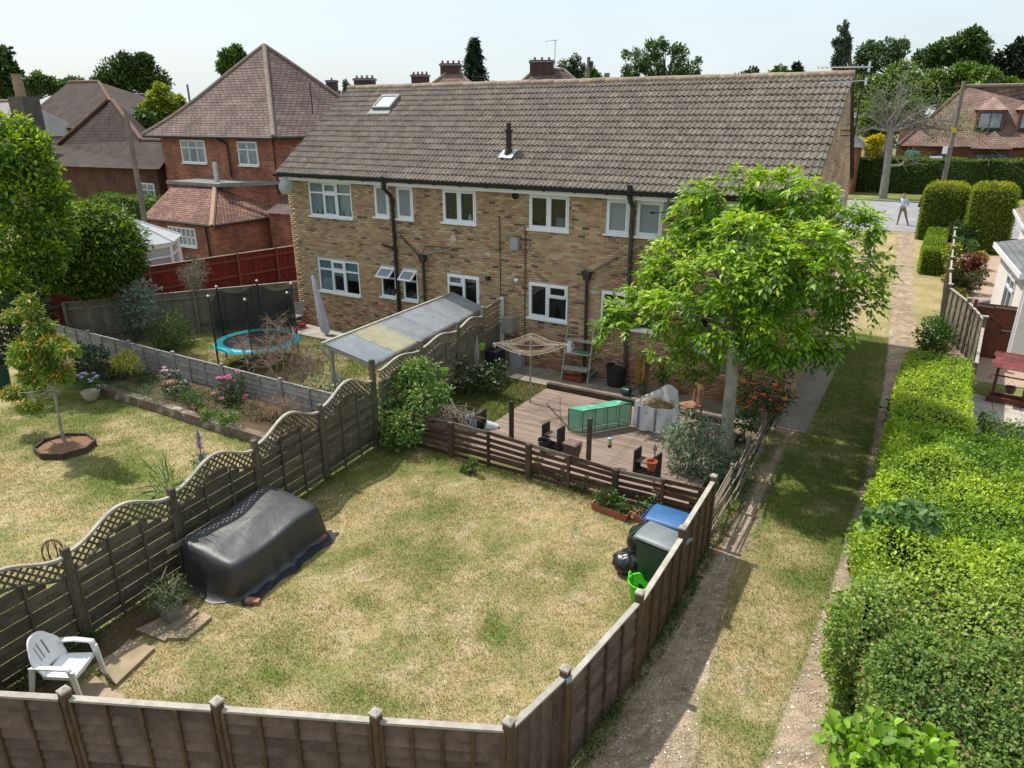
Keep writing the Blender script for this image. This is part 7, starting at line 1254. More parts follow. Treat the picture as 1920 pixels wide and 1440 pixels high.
# ---------------------------------------------------------------- far houses
RBR = course_mat('red_brick_far', (.42, .14, .07), (.20, .075, .055), (.27, .19, .15), .3, .1, bump=.3, msize=.1); CLT = course_mat('clay_tile_purple', (.20, .14, .125), (.15, .105, .095), (.045, .032, .029), .42, .2, bump=.9, msize=.13)
CLR = course_mat('clay_tile_red', (.36, .19, .135), (.17, .09, .075), (.07, .04, .035), .2, .15, bump=.9, msize=.14); BRTI = course_mat('brown_plain_tile', (.075, .053, .045), (.056, .04, .035), (.035, .026, .023), .42, .2, bump=.9, msize=.13); PKT = course_mat('pinkish_tile', (.25, .165, .135), (.19, .125, .1), (.1, .07, .058), .42, .2, bump=.8, msize=.12)
SLTF = M('far_slate', (.26, .25, .25), (.2, .19, .19), 1, .8)
def swin(par, o, w, h, nx, rows, mat=WHITE, pane=None, yaw=0., d=.05, curtain=False):
    """small far window on a wall facing -y in the parent's frame"""
    f = P(); c = math.cos(yaw); s = math.sin(yaw)
    def bar(x0, x1, z0, z1): f.box((o[0]+c*(x0+x1)/2, o[1]+s*(x0+x1)/2-.0, o[2]+(z0+z1)/2), (x1-x0, d*1.6, z1-z0), rz=yaw)
    t = .07
    bar(0, w, 0, t); bar(0, w, h-t, h); bar(0, t, t, h-t); bar(w-t, w, t, h-t)
    for k in range(1, nx): bar(w*k/nx-.03, w*k/nx+.03, t, h-t)
    for r_ in rows: bar(t, w-t, h*r_-.025, h*r_+.025)
    wo_ = f.build('window', mat, par); bx('pane', wo_, (o[0]+c*w/2, o[1]+s*w/2-.01, o[2]+h/2), (w-.1, .02, h-.1), pane or M('far_pane', (.10, .13, .16), (.3, .33, .36), .9, .1, spec=.9), rz=yaw); bx('sill', wo_, (o[0]+c*w/2, o[1]+s*w/2-.06, o[2]-.04), (w+.1, .12, .06), mat, rz=yaw); return wo_
def walls(par, pts, z0, z1, mat):
    w = P(); n = len(pts)
    for i in range(n): a, b = pts[i], pts[(i+1) % n]; w.poly([(*a, z0), (*b, z0), (*b, z1), (*a, z1)])
    return w.build('wall', mat, par, uv=True, fix=False)
def ridge_line(par, a, b, r, mat): return P().tube([a, b], r, 7).build('hip_tiles', mat, par, True)
# red brick house with the big hipped roof
N0 = (-39.7, 27.0); nz = .8; nh = thing('hipped_house', 'red brick house with tall purple-brown hipped tile roof', 'house', (N0[0], N0[1], nz)); LN = lambda x, y, z: (x-N0[0], y-N0[1], z-nz)
walls(nh, [(0, 0), (9.5, 0), (9.5, 9.2), (0, 9.2)], -.8, 5.5, RBR)
e = [LN(-40.55, 26.5, 6.34), LN(-29.75, 26.5, 6.34), LN(-29.75, 36.6, 6.34), LN(-40.55, 36.6, 6.34)]; ap = LN(-35.3, 31.5, 11.15); ap2 = LN(-35.0, 31.5, 11.15)
def hip(u, v, w0, w1, a0, a1, mat, par, sag=.35):       # slope with the little sweep at the eaves
    p = P(); p.grid(lambda s, t: (lambda l, r: (l[0]+(r[0]-l[0])*s, l[1]+(r[1]-l[1])*s, l[2]+(r[2]-l[2])*s-sag*math.sin(math.pi*min(1, t*1.0))*(1-t)))([w0[i]+(a0[i]-w0[i])*t for i in range(3)], [w1[i]+(a1[i]-w1[i])*t for i in range(3)]), 2, 9); return p.build('roof', mat, par, uv=True, fix=False)
for i in range(4): hip(0, 0, e[i], e[(i+1) % 4], ap, ap, CLT, nh)
HIPT = M('hip_tile_lichen', (.25, .21, .18), (.17, .13, .11), 4, .9, .4)
for i in range(4): P().tube([tuple(e[i][k]+(ap[k]-e[i][k])*t-(.35*math.sin(math.pi*t)*(1-t) if k == 2 else 0) for k in range(3)) for t in np.linspace(0, 1, 9)], .13, 8).build('hip_tiles', HIPT, nh, True)
for (a, b) in ((e[0], e[1]), (e[1], e[2])): P().tube([(a[0], a[1], a[2]-.08), (b[0], b[1], b[2]-.08)], .07, 7).build('gutter', BLACKP, nh)
swin(nh, LN(-37.9, 26.97, 4.86), 2.1, 1.22, 3, [.66]); swin(nh, LN(-33.1, 26.97, 4.86), 1.5, 1.2, 2, [.66])
P().tube([LN(-34.7, 26.9, 6.2), LN(-33.9, 26.9, 5.9), LN(-33.85, 26.9, 5.7), LN(-33.85, 26.9, 4.2)], .05, 7).build('downpipe', BLACKP, nh); P().tube([LN(-30.3, 26.9, 6.2), LN(-30.3, 26.9, 3.5)], .04, 6).build('downpipe', BLACKP, nh); P().tube([LN(-28.9, 28.5, 7.4), LN(-28.9, 28.5, 8.9)], .03, 6).build('aerial_mast', BLACKP, nh)
# single-storey extension wrapped in red clay tiles
E0 = (-29.95, 22.35); ex = thing('brick_extension', 'single-storey red brick extension with red clay tile skirt roof', 'extension', (E0[0], E0[1], 0)); LE = lambda x, y, z: (x-E0[0], y-E0[1], z)
walls(ex, [LE(-30, 22.4, 0)[:2], LE(-30, 27, 0)[:2], LE(-35.0, 27, 0)[:2], LE(-35.0, 22.4, 0)[:2]], -.1, 2.42, RBR)
walls(ex, [LE(-32.2, 24.5, 0)[:2], LE(-30.3, 26.95, 0)[:2], LE(-36.1, 26.95, 0)[:2], LE(-36.1, 24.5, 0)[:2]], 2.3, 4.0, RBR)
a, b, c_, d_ = LE(-35.2, 22.15, 2.4), LE(-29.75, 22.15, 2.4), LE(-29.75, 27.0, 2.4), LE(-35.6, 24.5, 3.85); h1, h2 = LE(-32.2, 24.5, 3.9), LE(-32.2, 26.9, 3.9)
r_ = P(); r_.poly([a, b, h1, d_]); r_.poly([b, c_, h2, h1]); r_.build('roof', CLR, ex, uv=True); ridge_line(ex, b, h1, .12, M('pale_hip_tile', (.42, .27, .19), (.32, .2, .14), 5, .9, .4)); P().prism([a, LE(-35.2, 22.15, 2.32), LE(-35.2, 24.5, 3.75), d_], (-.05, 0, 0)).build('verge', RBR, ex)
P().box(LE(-33.8, 25.7, 4.02), (4.4, 2.6, .1)).build('flat_roof', M('felt_roof', (.16, .165, .16), (.21, .21, .2), 2, .9), ex); P().beam(LE(-36.0, 24.42, 4.02), LE(-31.7, 24.42, 4.02), .08, .16).build('lead_edge', LEAD, ex); P().beam(LE(-31.65, 24.42, 4.05), LE(-30.2, 26.9, 4.05), .1, .2).build('lead_edge', LEAD, ex)
P().tube([LE(-33.4, 25.6, 4.0), LE(-33.4, 25.6, 5.05)], .13, 12).build('flue', M('galvanised', (.5, .5, .48), rough=.4, metal=.4), ex, True); P().tube([a, b], .06, 6).build('gutter', BLACKP, ex); P().tube([(b[0], b[1], b[2]), (c_[0], c_[1], c_[2])], .06, 6).build('gutter', BLACKP, ex)
P().tube([LE(-30.45, 22.3, 2.3), LE(-30.4, 22.34, 0)], .045, 6).build('downpipe', BLACKP, ex); swin(ex, LE(-33.45, 22.37, 1.25), 2.1, .9, 6, [.5])
wp_ = thing('lower_roof_wing', 'dark slate-roofed passage wing between red brick house and main house', 'extension', (-28.6, 25.5, 0)); P().poly([(-1.1, -.2, 2.7), (2.2, .2, 2.7), (2.2, 3.5, 4.2), (-1.1, 3.5, 4.2)]).build('roof', course_mat('purple_slate', (.15, .10, .10), (.11, .075, .08), (.04, .03, .03), .2, .14), wp_, uv=True); walls(wp_, [(-1.0, 0), (2.1, .3), (2.1, 3.4), (-1, 3.4)], 0, 2.72, RBR)
for (dx, dz, lab) in ((-2.9, .75, 'hanging basket of trailing plants on the extension wall'), (-1.9, .3, 'white flowering wall basket under the extension window'), (-4.2, 1.4, 'small green wall basket left of the extension window')):
    t = thing('wall_basket', lab, 'basket', (E0[0]+dx, E0[1]-.15, dz+.3), 0, 'baskets on the extension wall'); P().lathe([(0, -.12), (.12, -.08), (.17, .05)], 10).build('basket', BARK, t); leafy('foliage', [(0, 0, .05, .24, .18, .18), (0, 0, -.1, .18, .14, .2)], 220, .08, MID, LEAF, t, tip=(.4, [(.6, .62, .58), (.7, .7, .68)]) if dx == -1.9 else None)
# conservatory
cs = AT(213, 415, 33.5); cn = thing('conservatory', 'white-framed conservatory with cresting and finials beside the extension', 'conservatory', (cs[0], cs[1], .2)); oc = [(2.3*math.cos(R(22.5+45*k)), 2.3*math.sin(R(22.5+45*k))) for k in range(8)]; PG = M('conservatory_glass', (.35, .42, .44), (.45, .5, .5), 1, .1, spec=.8); PRF = M('polycarbonate_roof', (.66, .70, .72), (.58, .62, .66), 1, .3, trans=.25)
for i in range(8):
    a, b = oc[i], oc[(i+1) % 8]; P().poly([(*a, 0), (*b, 0), (*b, .6), (*a, .6)]).build('dwarf_wall', RBR, cn, uv=True, fix=False); P().poly([(*a, .6), (*b, .6), (*b, 2.2), (*a, 2.2)]).build('glazing', PG, cn, fix=False)
    P().beam((*a, .0), (*a, 2.3), .12, .12, up=(1, 0, 0)).build('post', WHITE, cn); P().beam((*a, 2.22), (*b, 2.22), .1, .2).build('eaves_beam', WHITE, cn); P().beam((*a, 1.75), (*b, 1.75), .08, .07).build('transom', WHITE, cn)
    p, q = (a[0]*1.08, a[1]*1.08), (b[0]*1.08, b[1]*1.08); P().poly([(*p, 2.32), (*q, 2.32), (q[0]*.12+(.55 if q[0] > 0 else -.55), q[1]*.02, 3.3), (p[0]*.12+(.55 if p[0] > 0 else -.55), p[1]*.02, 3.3)]).build('roof_panel', PRF, cn, fix=False); P().tube([(*p, 2.34), (p[0]*.12+(.55 if p[0] > 0 else -.55), p[1]*.02, 3.33)], .035, 6).build('glazing_bar', WHITE, cn)
P().beam((-.85, 0, 3.34), (.85, 0, 3.34), .12, .1).build('ridge', WHITE, cn)
for k in range(9): x = -.8+.2*k; P().lathe([(.03, 0), (.05, .06), (.0, .14)], 6, (x, 0, 3.38)).build('cresting', WHITE, cn)
for x in (-.85, .85): P().lathe([(.05, 0), (.03, .1), (.07, .2), (.03, .28), (0, .55)], 8, (x, 0, 3.36)).build('finial', WHITE, cn)
# brown roofed house far left
fl = thing('catslide_house', 'brown tiled house with steep catslide roof and tall chimney at far left', 'house', (-50, 27, 1)); LF = lambda x, y, z: (x+50, y-27, z-1)
walls(fl, [LF(-56, 27, 0)[:2], LF(-40.6, 27, 0)[:2], LF(-40.6, 36, 0)[:2], LF(-56, 36, 0)[:2]], -1, 3.45, course_mat('dark_red_brick', (.16, .07, .05), (.12, .055, .042), (.1, .07, .06), .225, .075))
r_ = P(); AP = LF(-50.2, 31, 8.4); AL = LF(-50.8, 31, 8.4); r_.poly([LF(-57, 26.4, 4.2), LF(-39.4, 26.4, 4.45), LF(-40.4, 28.6, 5.9), LF(-44.3, 28.8, 5.9), AP, AL, LF(-56.2, 30, 5.4)]); r_.poly([LF(-40.4, 28.6, 5.9), LF(-40.2, 36, 4.45), LF(-44.3, 28.8, 5.9)]); r_.poly([LF(-44.3, 28.8, 5.9), LF(-40.2, 36, 4.45), LF(-50.2, 36, 4.4), AP]); r_.poly([AL, LF(-56.2, 30, 5.4), LF(-57, 36, 4.4), LF(-50.2, 36, 4.4), AP]); r_.build('roof', BRTI, fl, uv=True)
RT = M('brown_ridge', (.17, .10, .07), (.12, .075, .055), 4, .9); ridge_line(fl, AP, LF(-44.3, 28.8, 5.95), .14, RT); ridge_line(fl, AL, LF(-56.2, 30, 5.45), .14, RT); ridge_line(fl, LF(-44.3, 28.8, 5.95), LF(-40.4, 28.6, 5.95), .1, RT)
ch_ = P(); q0 = LF(-56.6, 28, 5.5); ch_.box((q0[0]+1.0, q0[1], 5.6), (1.9, 1.1, 4.0)); ch_.build('chimney_stack', M('sooty_render', (.13, .115, .1), (.09, .08, .07), 2, .95), fl); P().lathe([(.32, 0), (.3, .3), (.34, .5), (.3, .7), (.34, .9), (.28, 1.1), (.32, 1.4), (.36, 1.45)], 12, (q0[0]+.75, q0[1], 7.6)).build('chimney_pot', M('buff_clay', (.36, .26, .17), (.28, .2, .13), 5, .9), fl, True)
swin(fl, LF(-42.3, 26.95, 2.55), 1.3, 1.0, 2, [.6])
f2 = thing('hipped_house', 'brown hipped roof house behind the catslide house', 'house', (-60, 33, 1.4)); L2 = lambda x, y, z: (x+60, y-33, z-1.4)
walls(f2, [L2(-66, 33.5, 0)[:2], L2(-52.2, 33.5, 0)[:2], L2(-52.2, 42, 0)[:2], L2(-66, 42, 0)[:2]], -1.4, 5.2, RBR); ra, rb = L2(-67.5, 38, 10.15), L2(-63.0, 38, 10.1); r_ = P(); ee = [L2(-68, 32.8, 6.5), L2(-51.8, 32.8, 6.5), L2(-51.8, 42.5, 6.5), L2(-68, 42.5, 6.5)]; r_.poly([ee[0], ee[1], rb, ra]); r_.poly([ee[1], ee[2], rb]); r_.poly([ee[2], ee[3], ra, rb]); r_.poly([ee[3], ee[0], ra]); r_.build('roof', BRTI, f2, uv=True); ridge_line(f2, ra, rb, .15, RT); ridge_line(f2, rb, ee[1], .13, RT); swin(f2, L2(-54.0, 33.4, 4.0), 1.3, 1.5, 2, [.6])
def far_house(name, label, px, pyr, D, w, d, hw, hr, roofm, wallm, rz=0., ridge=.4, chim=None, pots=3):
    """hipped house whose ridge shows at pixel (px,pyr), D metres away"""
    q = AT(px, pyr, D); zb = 1.4; t = thing(name, label, 'house', (q[0], q[1], zb), rz); zr = q[2]-zb; ze = zr-hr; walls(t, [(-w/2+.3, -d/2+.3), (w/2-.3, -d/2+.3), (w/2-.3, d/2-.3), (-w/2+.3, d/2-.3)], -2.5, ze+.05, wallm); a, b = (-w/2*ridge, 0, zr), (w/2*ridge, 0, zr); e_ = [(-w/2, -d/2, ze), (w/2, -d/2, ze), (w/2, d/2, ze), (-w/2, d/2, ze)]
    r_ = P(); r_.poly([e_[0], e_[1], b, a]); r_.poly([e_[2], e_[3], a, b]); 
    if ridge < .99: r_.poly([e_[1], e_[2], b]); r_.poly([e_[3], e_[0], a])
    r_.build('roof', roofm, t, uv=True); ridge_line(t, a, b, .14, HIPT)
    for (p_, q_) in ((e_[0], a), (e_[1], b)): ridge_line(t, p_, q_, .12, HIPT)
    for k in range(3): swin(t, (-w/2+.9+k*(w-3.2)/2, -d/2+.28, ze-1.7), 1.3, 1.2, 2, [.65])
    if chim:
        for (cx, cy, cw, cd, chh) in chim:
            c = P().box((cx, cy, zr-.8+chh/2), (cw, cd, chh+1.6)).build('chimney', M('chimney_brick', (.10, .055, .045), (.07, .045, .04), 3, .95), t); P().box((cx, cy, zr+chh-.12), (cw+.16, cd+.16, .14)).build('chimney_cap', LEAD, t)
            for k in range(pots): P().lathe([(.1, 0), (.085, .2), (.1, .22)], 8, (cx+(k-(pots-1)/2)*cw*.3, cy, zr+chh)).build('chimney_pot', TERRA, t)
    return t
far_house('distant_house', 'distant red roofed house with stout chimney left of the conifer', 851, 134, 62, 8, 7.5, 5, 3.2, PKT, RBR, R(20), .12, [(-.3, .2, 1.5, .9, .6)], 4)
far_house('distant_house', 'distant red-brown hipped house with a broad chimney right of the conifer', 1030, 131, 62, 9.5, 8, 5, 3.2, CLT, RBR, R(28), .25, [(-.6, 0, 1.9, 1.1, .7)], 3)
far_house('distant_house', 'distant house peak with twin pot chimney above the main ridge', 787, 161, 66, 7, 7, 5, 2.6, PKT, RBR, R(15), .1, [(0, .2, 1.3, .9, .9)], 4)
far_house('distant_house', 'distant dark chimney stack at the left end of the main ridge', 682, 168, 66, 7, 7, 5, 2.4, BRTI, RBR, R(15), .2, [(0, .3, 1.6, .9, .9)], 4)
far_house('distant_house', 'distant small roof with chimney between hipped roof and main roof', 633, 172, 80, 6, 6, 5, 2.4, CLT, RBR, R(10), .1, [(-.6, 0, .9, .8, 1.1)], 1)
far_house('distant_house', 'distant grey roofed house left of the golden tree', 205, 180, 75, 9, 8, 5, 2.6, SLTF, WREN, R(18), .35, [(-1, .3, 1.2, .8, .5)], 2)
far_house('distant_house', 'distant red-brown gabled roof below the oak', 240, 177, 90, 11, 8, 5, 3, BRTI, RBR, R(75), 1.0)
far_house('distant_house', 'distant low grey roof at the far left edge', 10, 190, 70, 8, 8, 5, 2.5, SLTF, WREN, R(10), .5)
# dormer house on the right
dh = thing('dormer_house', 'red brick chalet house with tiled dormers beyond the far hedge', 'house', (-4, 70, 1.4)); LD = lambda x, y, z: (x+4, y-70, z-1.4)
walls(dh, [LD(-3.6, 70.3, 0)[:2], LD(14, 70.3, 0)[:2], LD(14, 80, 0)[:2], LD(-3.6, 80, 0)[:2]], -1, 3.8, RBR); e_ = [LD(-4.2, 69.7, 5.1), LD(14.5, 69.7, 5.1), LD(14.5, 80.5, 5.1), LD(-4.2, 80.5, 5.1)]; a, b = LD(-.2, 75, 9.75), LD(3.8, 75, 9.75)
r_ = P(); r_.poly([e_[0], e_[1], LD(9, 75, 7.2), b, a]); r_.poly([e_[2], e_[3], a, b]); r_.poly([e_[3], e_[0], a]); r_.poly([e_[1], e_[2], b]); r_.build('roof', PKT, dh, uv=True); ridge_line(dh, a, b, .16, HIPT); ridge_line(dh, e_[0], a, .14, RT)
DPK = course_mat('dormer_tile', (.42, .29, .23), (.33, .22, .18), (.15, .1, .085), .33, .2)
DG = M('dark_teal_frame', (.02, .06, .07), rough=.5)
for x in (1.0, 3.8):
    o = LD(x, 71.0, 6.35); P().box((o[0]+.9, o[1]+1.6, o[2]+.75), (1.9, 3.2, 1.5)).build('dormer_cheek', RBR, dh, uv=True); swin(dh, (o[0]+.15, o[1]-.03, o[2]+.1), 1.6, 1.2, 2, [], DG); dr = P(); y0, y1 = o[1]-.3, o[1]+3.2; dr.poly([(o[0]-.25, y0, o[2]+1.5), (o[0]+2.05, y0, o[2]+1.5), (o[0]+.9, y0+1.0, o[2]+2.5)]); dr.poly([(o[0]-.25, y0, o[2]+1.5), (o[0]+.9, y0+1, o[2]+2.5), (o[0]+.9, y1, o[2]+2.5), (o[0]-.25, y1, o[2]+1.5)]); dr.poly([(o[0]+2.05, y0, o[2]+1.5), (o[0]+2.05, y1, o[2]+1.5), (o[0]+.9, y1, o[2]+2.5), (o[0]+.9, y0+1, o[2]+2.5)]); dr.build('dormer_roof', DPK, dh, uv=True)
o = LD(2.4, 69.0, 5.0); g_ = P(); g_.poly([(o[0]-1.4, o[1], o[2]), (o[0]+1.4, o[1], o[2]), (o[0], o[1]+1.4, o[2]+1.3)]); g_.poly([(o[0]-1.4, o[1], o[2]), (o[0], o[1]+1.4, o[2]+1.3), (o[0], o[1]+3.5, o[2]+1.3), (o[0]-1.4, o[1]+3, o[2])]); g_.poly([(o[0]+1.4, o[1], o[2]), (o[0]+1.4, o[1]+3, o[2]), (o[0], o[1]+3.5, o[2]+1.3), (o[0], o[1]+1.4, o[2]+1.3)]); g_.build('bay_roof', PKT, dh, uv=True); swin(dh, LD(1.4, 70.2, 2.6), 2.2, 2.0, 3, [], DG); swin(dh, LD(-1.4, 70.25, 3.2), 1.2, 1.3, 2, [], BRW); bx('chimney', dh, LD(-3.9, 72, 4.5), (.9, .9, 6.0), M('pinky_brick', (.36, .2, .14), (.3, .17, .12), 4, .9))
gs_ = thing('small_outbuilding', 'small grey roofed outbuilding at the end of the main gable', 'outbuilding', (*AT(1617, 275, 66)[:2], 1.4)); zz = AT(1617, 238, 66)[2]-1.4; walls(gs_, [(-2.6, -1), (-.2, -1), (-.2, 2), (-2.6, 2)], -.5, zz-1.5, RBR); r_ = P(); r_.poly([(-3, -1.3, zz-1.5), (.2, -1.3, zz-1.5), (-1.4, .6, zz)]); r_.poly([(.2, -1.3, zz-1.5), (.2, 2.4, zz-1.5), (-1.4, .6, zz)]); r_.poly([(-3, -1.3, zz-1.5), (-1.4, .6, zz), (-3, 2.4, zz-1.5)]); r_.build('roof', SLT, gs_, uv=True)
# far hedge and its garden
Yh = GT(1650, 363)[1]; zt = FY(1700, 297, Yh)[2]; hedge('boundary_hedge', 'tall dark leafy hedge along the far side of the road', -11, 14, Yh, Yh+1.6, zt-1.4, 30000, .13, [(.02, .045, .008), (.05, .095, .014), (.085, .15, .02)], rough=.1, tip=(.5, [(.14, .22, .02), (.24, .32, .03)]), seed=33, z0=1.4)
leftY = 27; hedge('garden_hedge', 'bright clipped hedge in front of the far left house', -44, -36.2, 24.6, 25.8, 2.55, 5000, .13, [(.05, .1, .012), (.13, .22, .02)], rough=.06, seed=35, z0=.4)
def bt(name, lab, D, lst, n, L, cols, **k): return big(name, lab, D, lst, n, L, cols, **k)
OAK = [(.03, .06, .016), (.055, .1, .024), (.09, .15, .035)]; MIDT = [(.045, .09, .018), (.09, .165, .03), (.15, .25, .045)]
bt('oak_tree', 'big dark green round oak on the skyline at left', 105, [(215, 142, 40), (250, 128, 36), (285, 145, 36), (250, 160, 46), (195, 155, 22), (305, 160, 18), (225, 118, 18), (270, 112, 16)], 6500, .55, OAK, mat=LEAFD)
bt('dark_tree', 'dark tall tree cut by the left picture edge', 80, [(5, 130, 26), (25, 150, 20), (-10, 170, 40), (30, 170, 16), (5, 105, 16)], 2600, .55, OAK, mat=LEAFD)
bt('pale_tree', 'soft pale green tree behind the far left roofs', 110, [(75, 155, 20), (95, 160, 18), (55, 165, 18), (110, 165, 14)], 1500, .7, [(.06, .11, .03), (.14, .2, .05)])
bt('grey_green_tree', 'hazy grey-green tree left of the oak', 125, [(140, 158, 18), (160, 165, 16), (125, 168, 16), (150, 175, 20)], 1500, .7, [(.06, .1, .045), (.12, .17, .08)])
bt('golden_tree', 'golden-green rounded tree beside the hipped roof', 62, [(300, 190, 26), (320, 195, 24), (285, 205, 24), (305, 215, 26), (330, 205, 18), (300, 172, 16)], 3800, .34, [(.09, .15, .015), (.2, .27, .025), (.33, .38, .04)], tip=(.4, [(.38, .4, .05), (.45, .45, .08)]))
bt('green_tree', 'green shrubby tree under the golden tree', 60, [(270, 225, 18), (275, 240, 16), (262, 215, 12)], 800, .34, MIDT)
bt('green_tree', 'green tree behind the slope of the hipped roof', 70, [(430, 108, 16), (445, 100, 14), (420, 125, 14), (455, 110, 10)], 1500, .4, MIDT)
bt('birch_top', 'distant slim conifer tip beside the main ridge', 95, [(650, 165, 7), (652, 175, 9), (648, 155, 4)], 500, .4, [(.05, .09, .05), (.1, .16, .09)])
# spruce
sp0 = AT(890, 150, 92); spr = thing('spruce_tree', 'tall dark spruce standing alone on the skyline', 'tree', (sp0[0], sp0[1], 1.4)); zt = AT(889, 72, 92)[2]-1.4; P().tube([(0, 0, 0), (0, 0, zt)], [.3, .03], 7).build('trunk', BARK, spr); p_ = []; d_ = []
for k in range(62):
    z = zt*(.22+.78*(k/62)**.85); r0 = (zt-z)*.36+.25
    for j in range(11):
        a = RNG.random()*6.283; L_ = r0*(.65+.5*RNG.random()); m = 9; s_ = np.linspace(.15, 1, m)[:, None]; dirn = np.array((math.cos(a), math.sin(a), 0.)); q = dirn*L_*s_+np.c_[np.zeros((m, 2)), z-.35*L_*s_[:, 0]**1.3+.12*RNG.standard_normal(m)]; p_.append(q+.08*RNG.standard_normal((m, 3))); d_.append(np.tile(dirn, (m, 1)))
p_ = np.concatenate(p_); d_ = np.concatenate(d_); n = len(p_); A = d_+.6*RNG.standard_normal((n, 3)); A[:, 2] -= .5; V, F = leaf_geo(p_, A, np.tile((0, 0, 1.), (n, 1))+.4*RNG.standard_normal((n, 3)), .55, .2); np_mesh('crown', V, F, LEAFD, spr, np.repeat(pal([(.018, .042, .022), (.05, .09, .04)], n), 4, 0))
bt('hazel_tree', 'airy grey-green tree right of the broad chimney', 95, [(1065, 125, 18), (1085, 128, 16), (1078, 110, 10), (1060, 142, 18), (1090, 148, 16)], 1500, .45, [(.04, .07, .025), (.1, .14, .05)], droop=.4)
bt('green_tree', 'small green tree beside the timber pole', 90, [(1112, 140, 12), (1110, 150, 14), (1120, 148, 10)], 700, .45, MIDT)
bt('maple_tree', 'open-branched green tree above the middle of the main ridge', 60, [(1200, 110, 22), (1235, 95, 20), (1275, 105, 22), (1295, 130, 18), (1185, 135, 20), (1225, 130, 24), (1262, 135, 22), (1175, 105, 10), (1240, 80, 10), (1180, 150, 18), (1300, 150, 16), (1215, 85, 9), (1310, 115, 8)], 3000, .32, [(.03, .07, .014), (.08, .16, .03), (.13, .23, .04)], shell=.25)
for (lst, lab, c, nm) in (([(1395, 142, 10), (1410, 135, 10), (1405, 148, 12), (1380, 147, 10)], 'low dark conifer group just left of the pair', [(.03, .06, .02), (.07, .11, .035)], 'conifer'), ([(1455, 138, 12), (1465, 132, 11), (1445, 146, 12), (1475, 145, 12)], 'rounded yellow-green conifer above the ridge', [(.05, .09, .015), (.12, .18, .03)], 'conifer'), ([(1494, 125, 8), (1497, 138, 12), (1510, 145, 9), (1490, 145, 10)], 'small dark pointed conifer above the ridge', [(.012, .028, .015), (.035, .06, .03)], 'conifer')): bt(nm, lab, 80, lst, 900, .35, c, mat=LEAFD)
bt('poplar_tree', 'slim leaning poplar at the right end of the main ridge', 85, [(1580, 55, 9), (1582, 72, 13), (1578, 92, 16), (1576, 112, 17), (1574, 132, 17), (1586, 45, 6), (1568, 80, 8), (1590, 85, 8)], 2600, .34, [(.05, .085, .045), (.11, .16, .09)], shell=.3)
bt('willow_tree', 'pale feathery tree behind the woodland edge', 120, [(1630, 100, 24), (1665, 88, 22), (1690, 95, 18), (1650, 110, 28), (1620, 125, 22), (1695, 80, 8)], 2600, .6, [(.045, .085, .03), (.1, .165, .06)])
bt('oak_tree', 'large rounded dark oak crowning the wood at right', 100, [(1780, 90, 28), (1815, 75, 26), (1840, 90, 24), (1760, 110, 30), (1810, 115, 34), (1850, 120, 18), (1735, 115, 22), (1825, 65, 14)], 4200, .6, [(.03, .065, .016), (.06, .115, .022), (.10, .17, .03)])
bt('pine_tree', 'dark spreading tree cut by the right picture edge', 95, [(1885, 110, 24), (1910, 95, 22), (1925, 120, 30), (1895, 130, 20), (1870, 120, 12)], 2200, .55, [(.01, .022, .01), (.03, .05, .02)], mat=LEAFD)
bt('lime_tree', 'bright green young tree at the right end of the wood', 90, [(1900, 165, 20), (1880, 160, 16), (1920, 175, 20), (1860, 165, 16)], 1500, .5, [(.06, .12, .015), (.15, .25, .03)])
# woodland mass on the right: separate crowns
wd = [(1625, 170, 34, 'pale green woodland crown nearest the main gable'), (1690, 150, 36, 'bright green woodland crown behind the bare tree'), (1750, 165, 34, 'mid green woodland crown left of the dormer house'), (1810, 145, 30, 'olive woodland crown above the dormer house'), (1640, 220, 32, 'low leafy woodland crown beside the aerial'), (1700, 210, 32, 'low green woodland crown behind the bare branches'), (1850, 150, 26, 'yellow-green woodland crown behind the dormer house')]
for k, (x, y, r, lab) in enumerate(wd): bt('woodland_tree', lab, 92-.5*k, [(x, y, r), (x-r*.6, y+r*.5, r*.7), (x+r*.6, y+r*.45, r*.7), (x+r*.3, y-r*.4, r*.6), (x-r*.4, y-r*.3, r*.6)], 1900, .5, [[(.06, .11, .02), (.14, .22, .04), (.21, .3, .055)], [(.05, .1, .016), (.12, .2, .032), (.19, .29, .045)]][k % 2], group='woodland crowns')
bt('forsythia', 'bright yellow flowering shrub in front of the wood', 68, [(1638, 268, 14), (1648, 262, 11), (1628, 275, 12), (1640, 285, 14)], 1300, .26, [(.25, .28, .02), (.65, .52, .02)], trunk=False, cat='shrub', tip=(.6, [(.7, .55, .02), (.75, .6, .04)]))
for k, (px, py, c, lab) in enumerate([(1655, 290, [(.35, .2, .4), (.5, .35, .55)], 'mauve flowering shrub over the far hedge'), (1708, 289, [(.1, .3, .22), (.15, .4, .3)], 'pale jade rounded shrub over the far hedge')]): bt('flowering_shrub', lab, 68, [(px, py, 8), (px+9, py+1, 7)], 260, .2, c, trunk=False, cat='shrub')
# distant tree line closing the horizon
tl = []; 
for k in range(46): px = -1100+k*90; tl.append((px, 196+14*math.sin(k*1.7)+8*math.sin(k*.6), 34))
cl_ = []
for (x, y, r) in tl: q = AT(x, y, 260) if 0 else None
xs_ = np.linspace(-260, 160, 60); pts = np.c_[xs_, 200+30*np.sin(xs_*.05), np.full(60, 3.)]; cl_ = [(p[0], p[1], 2.5+1.5*math.sin(i), 7.5, 6, 5.+1.5*math.sin(i*2.3)) for i, p in enumerate(pts)]
tag(leafy('far_woodland', cl_, 9000, 1.6, [(.05, .085, .05), (.085, .125, .075)], LEAFD), 'hazy belt of far trees along the horizon', 'woodland', kind='stuff')
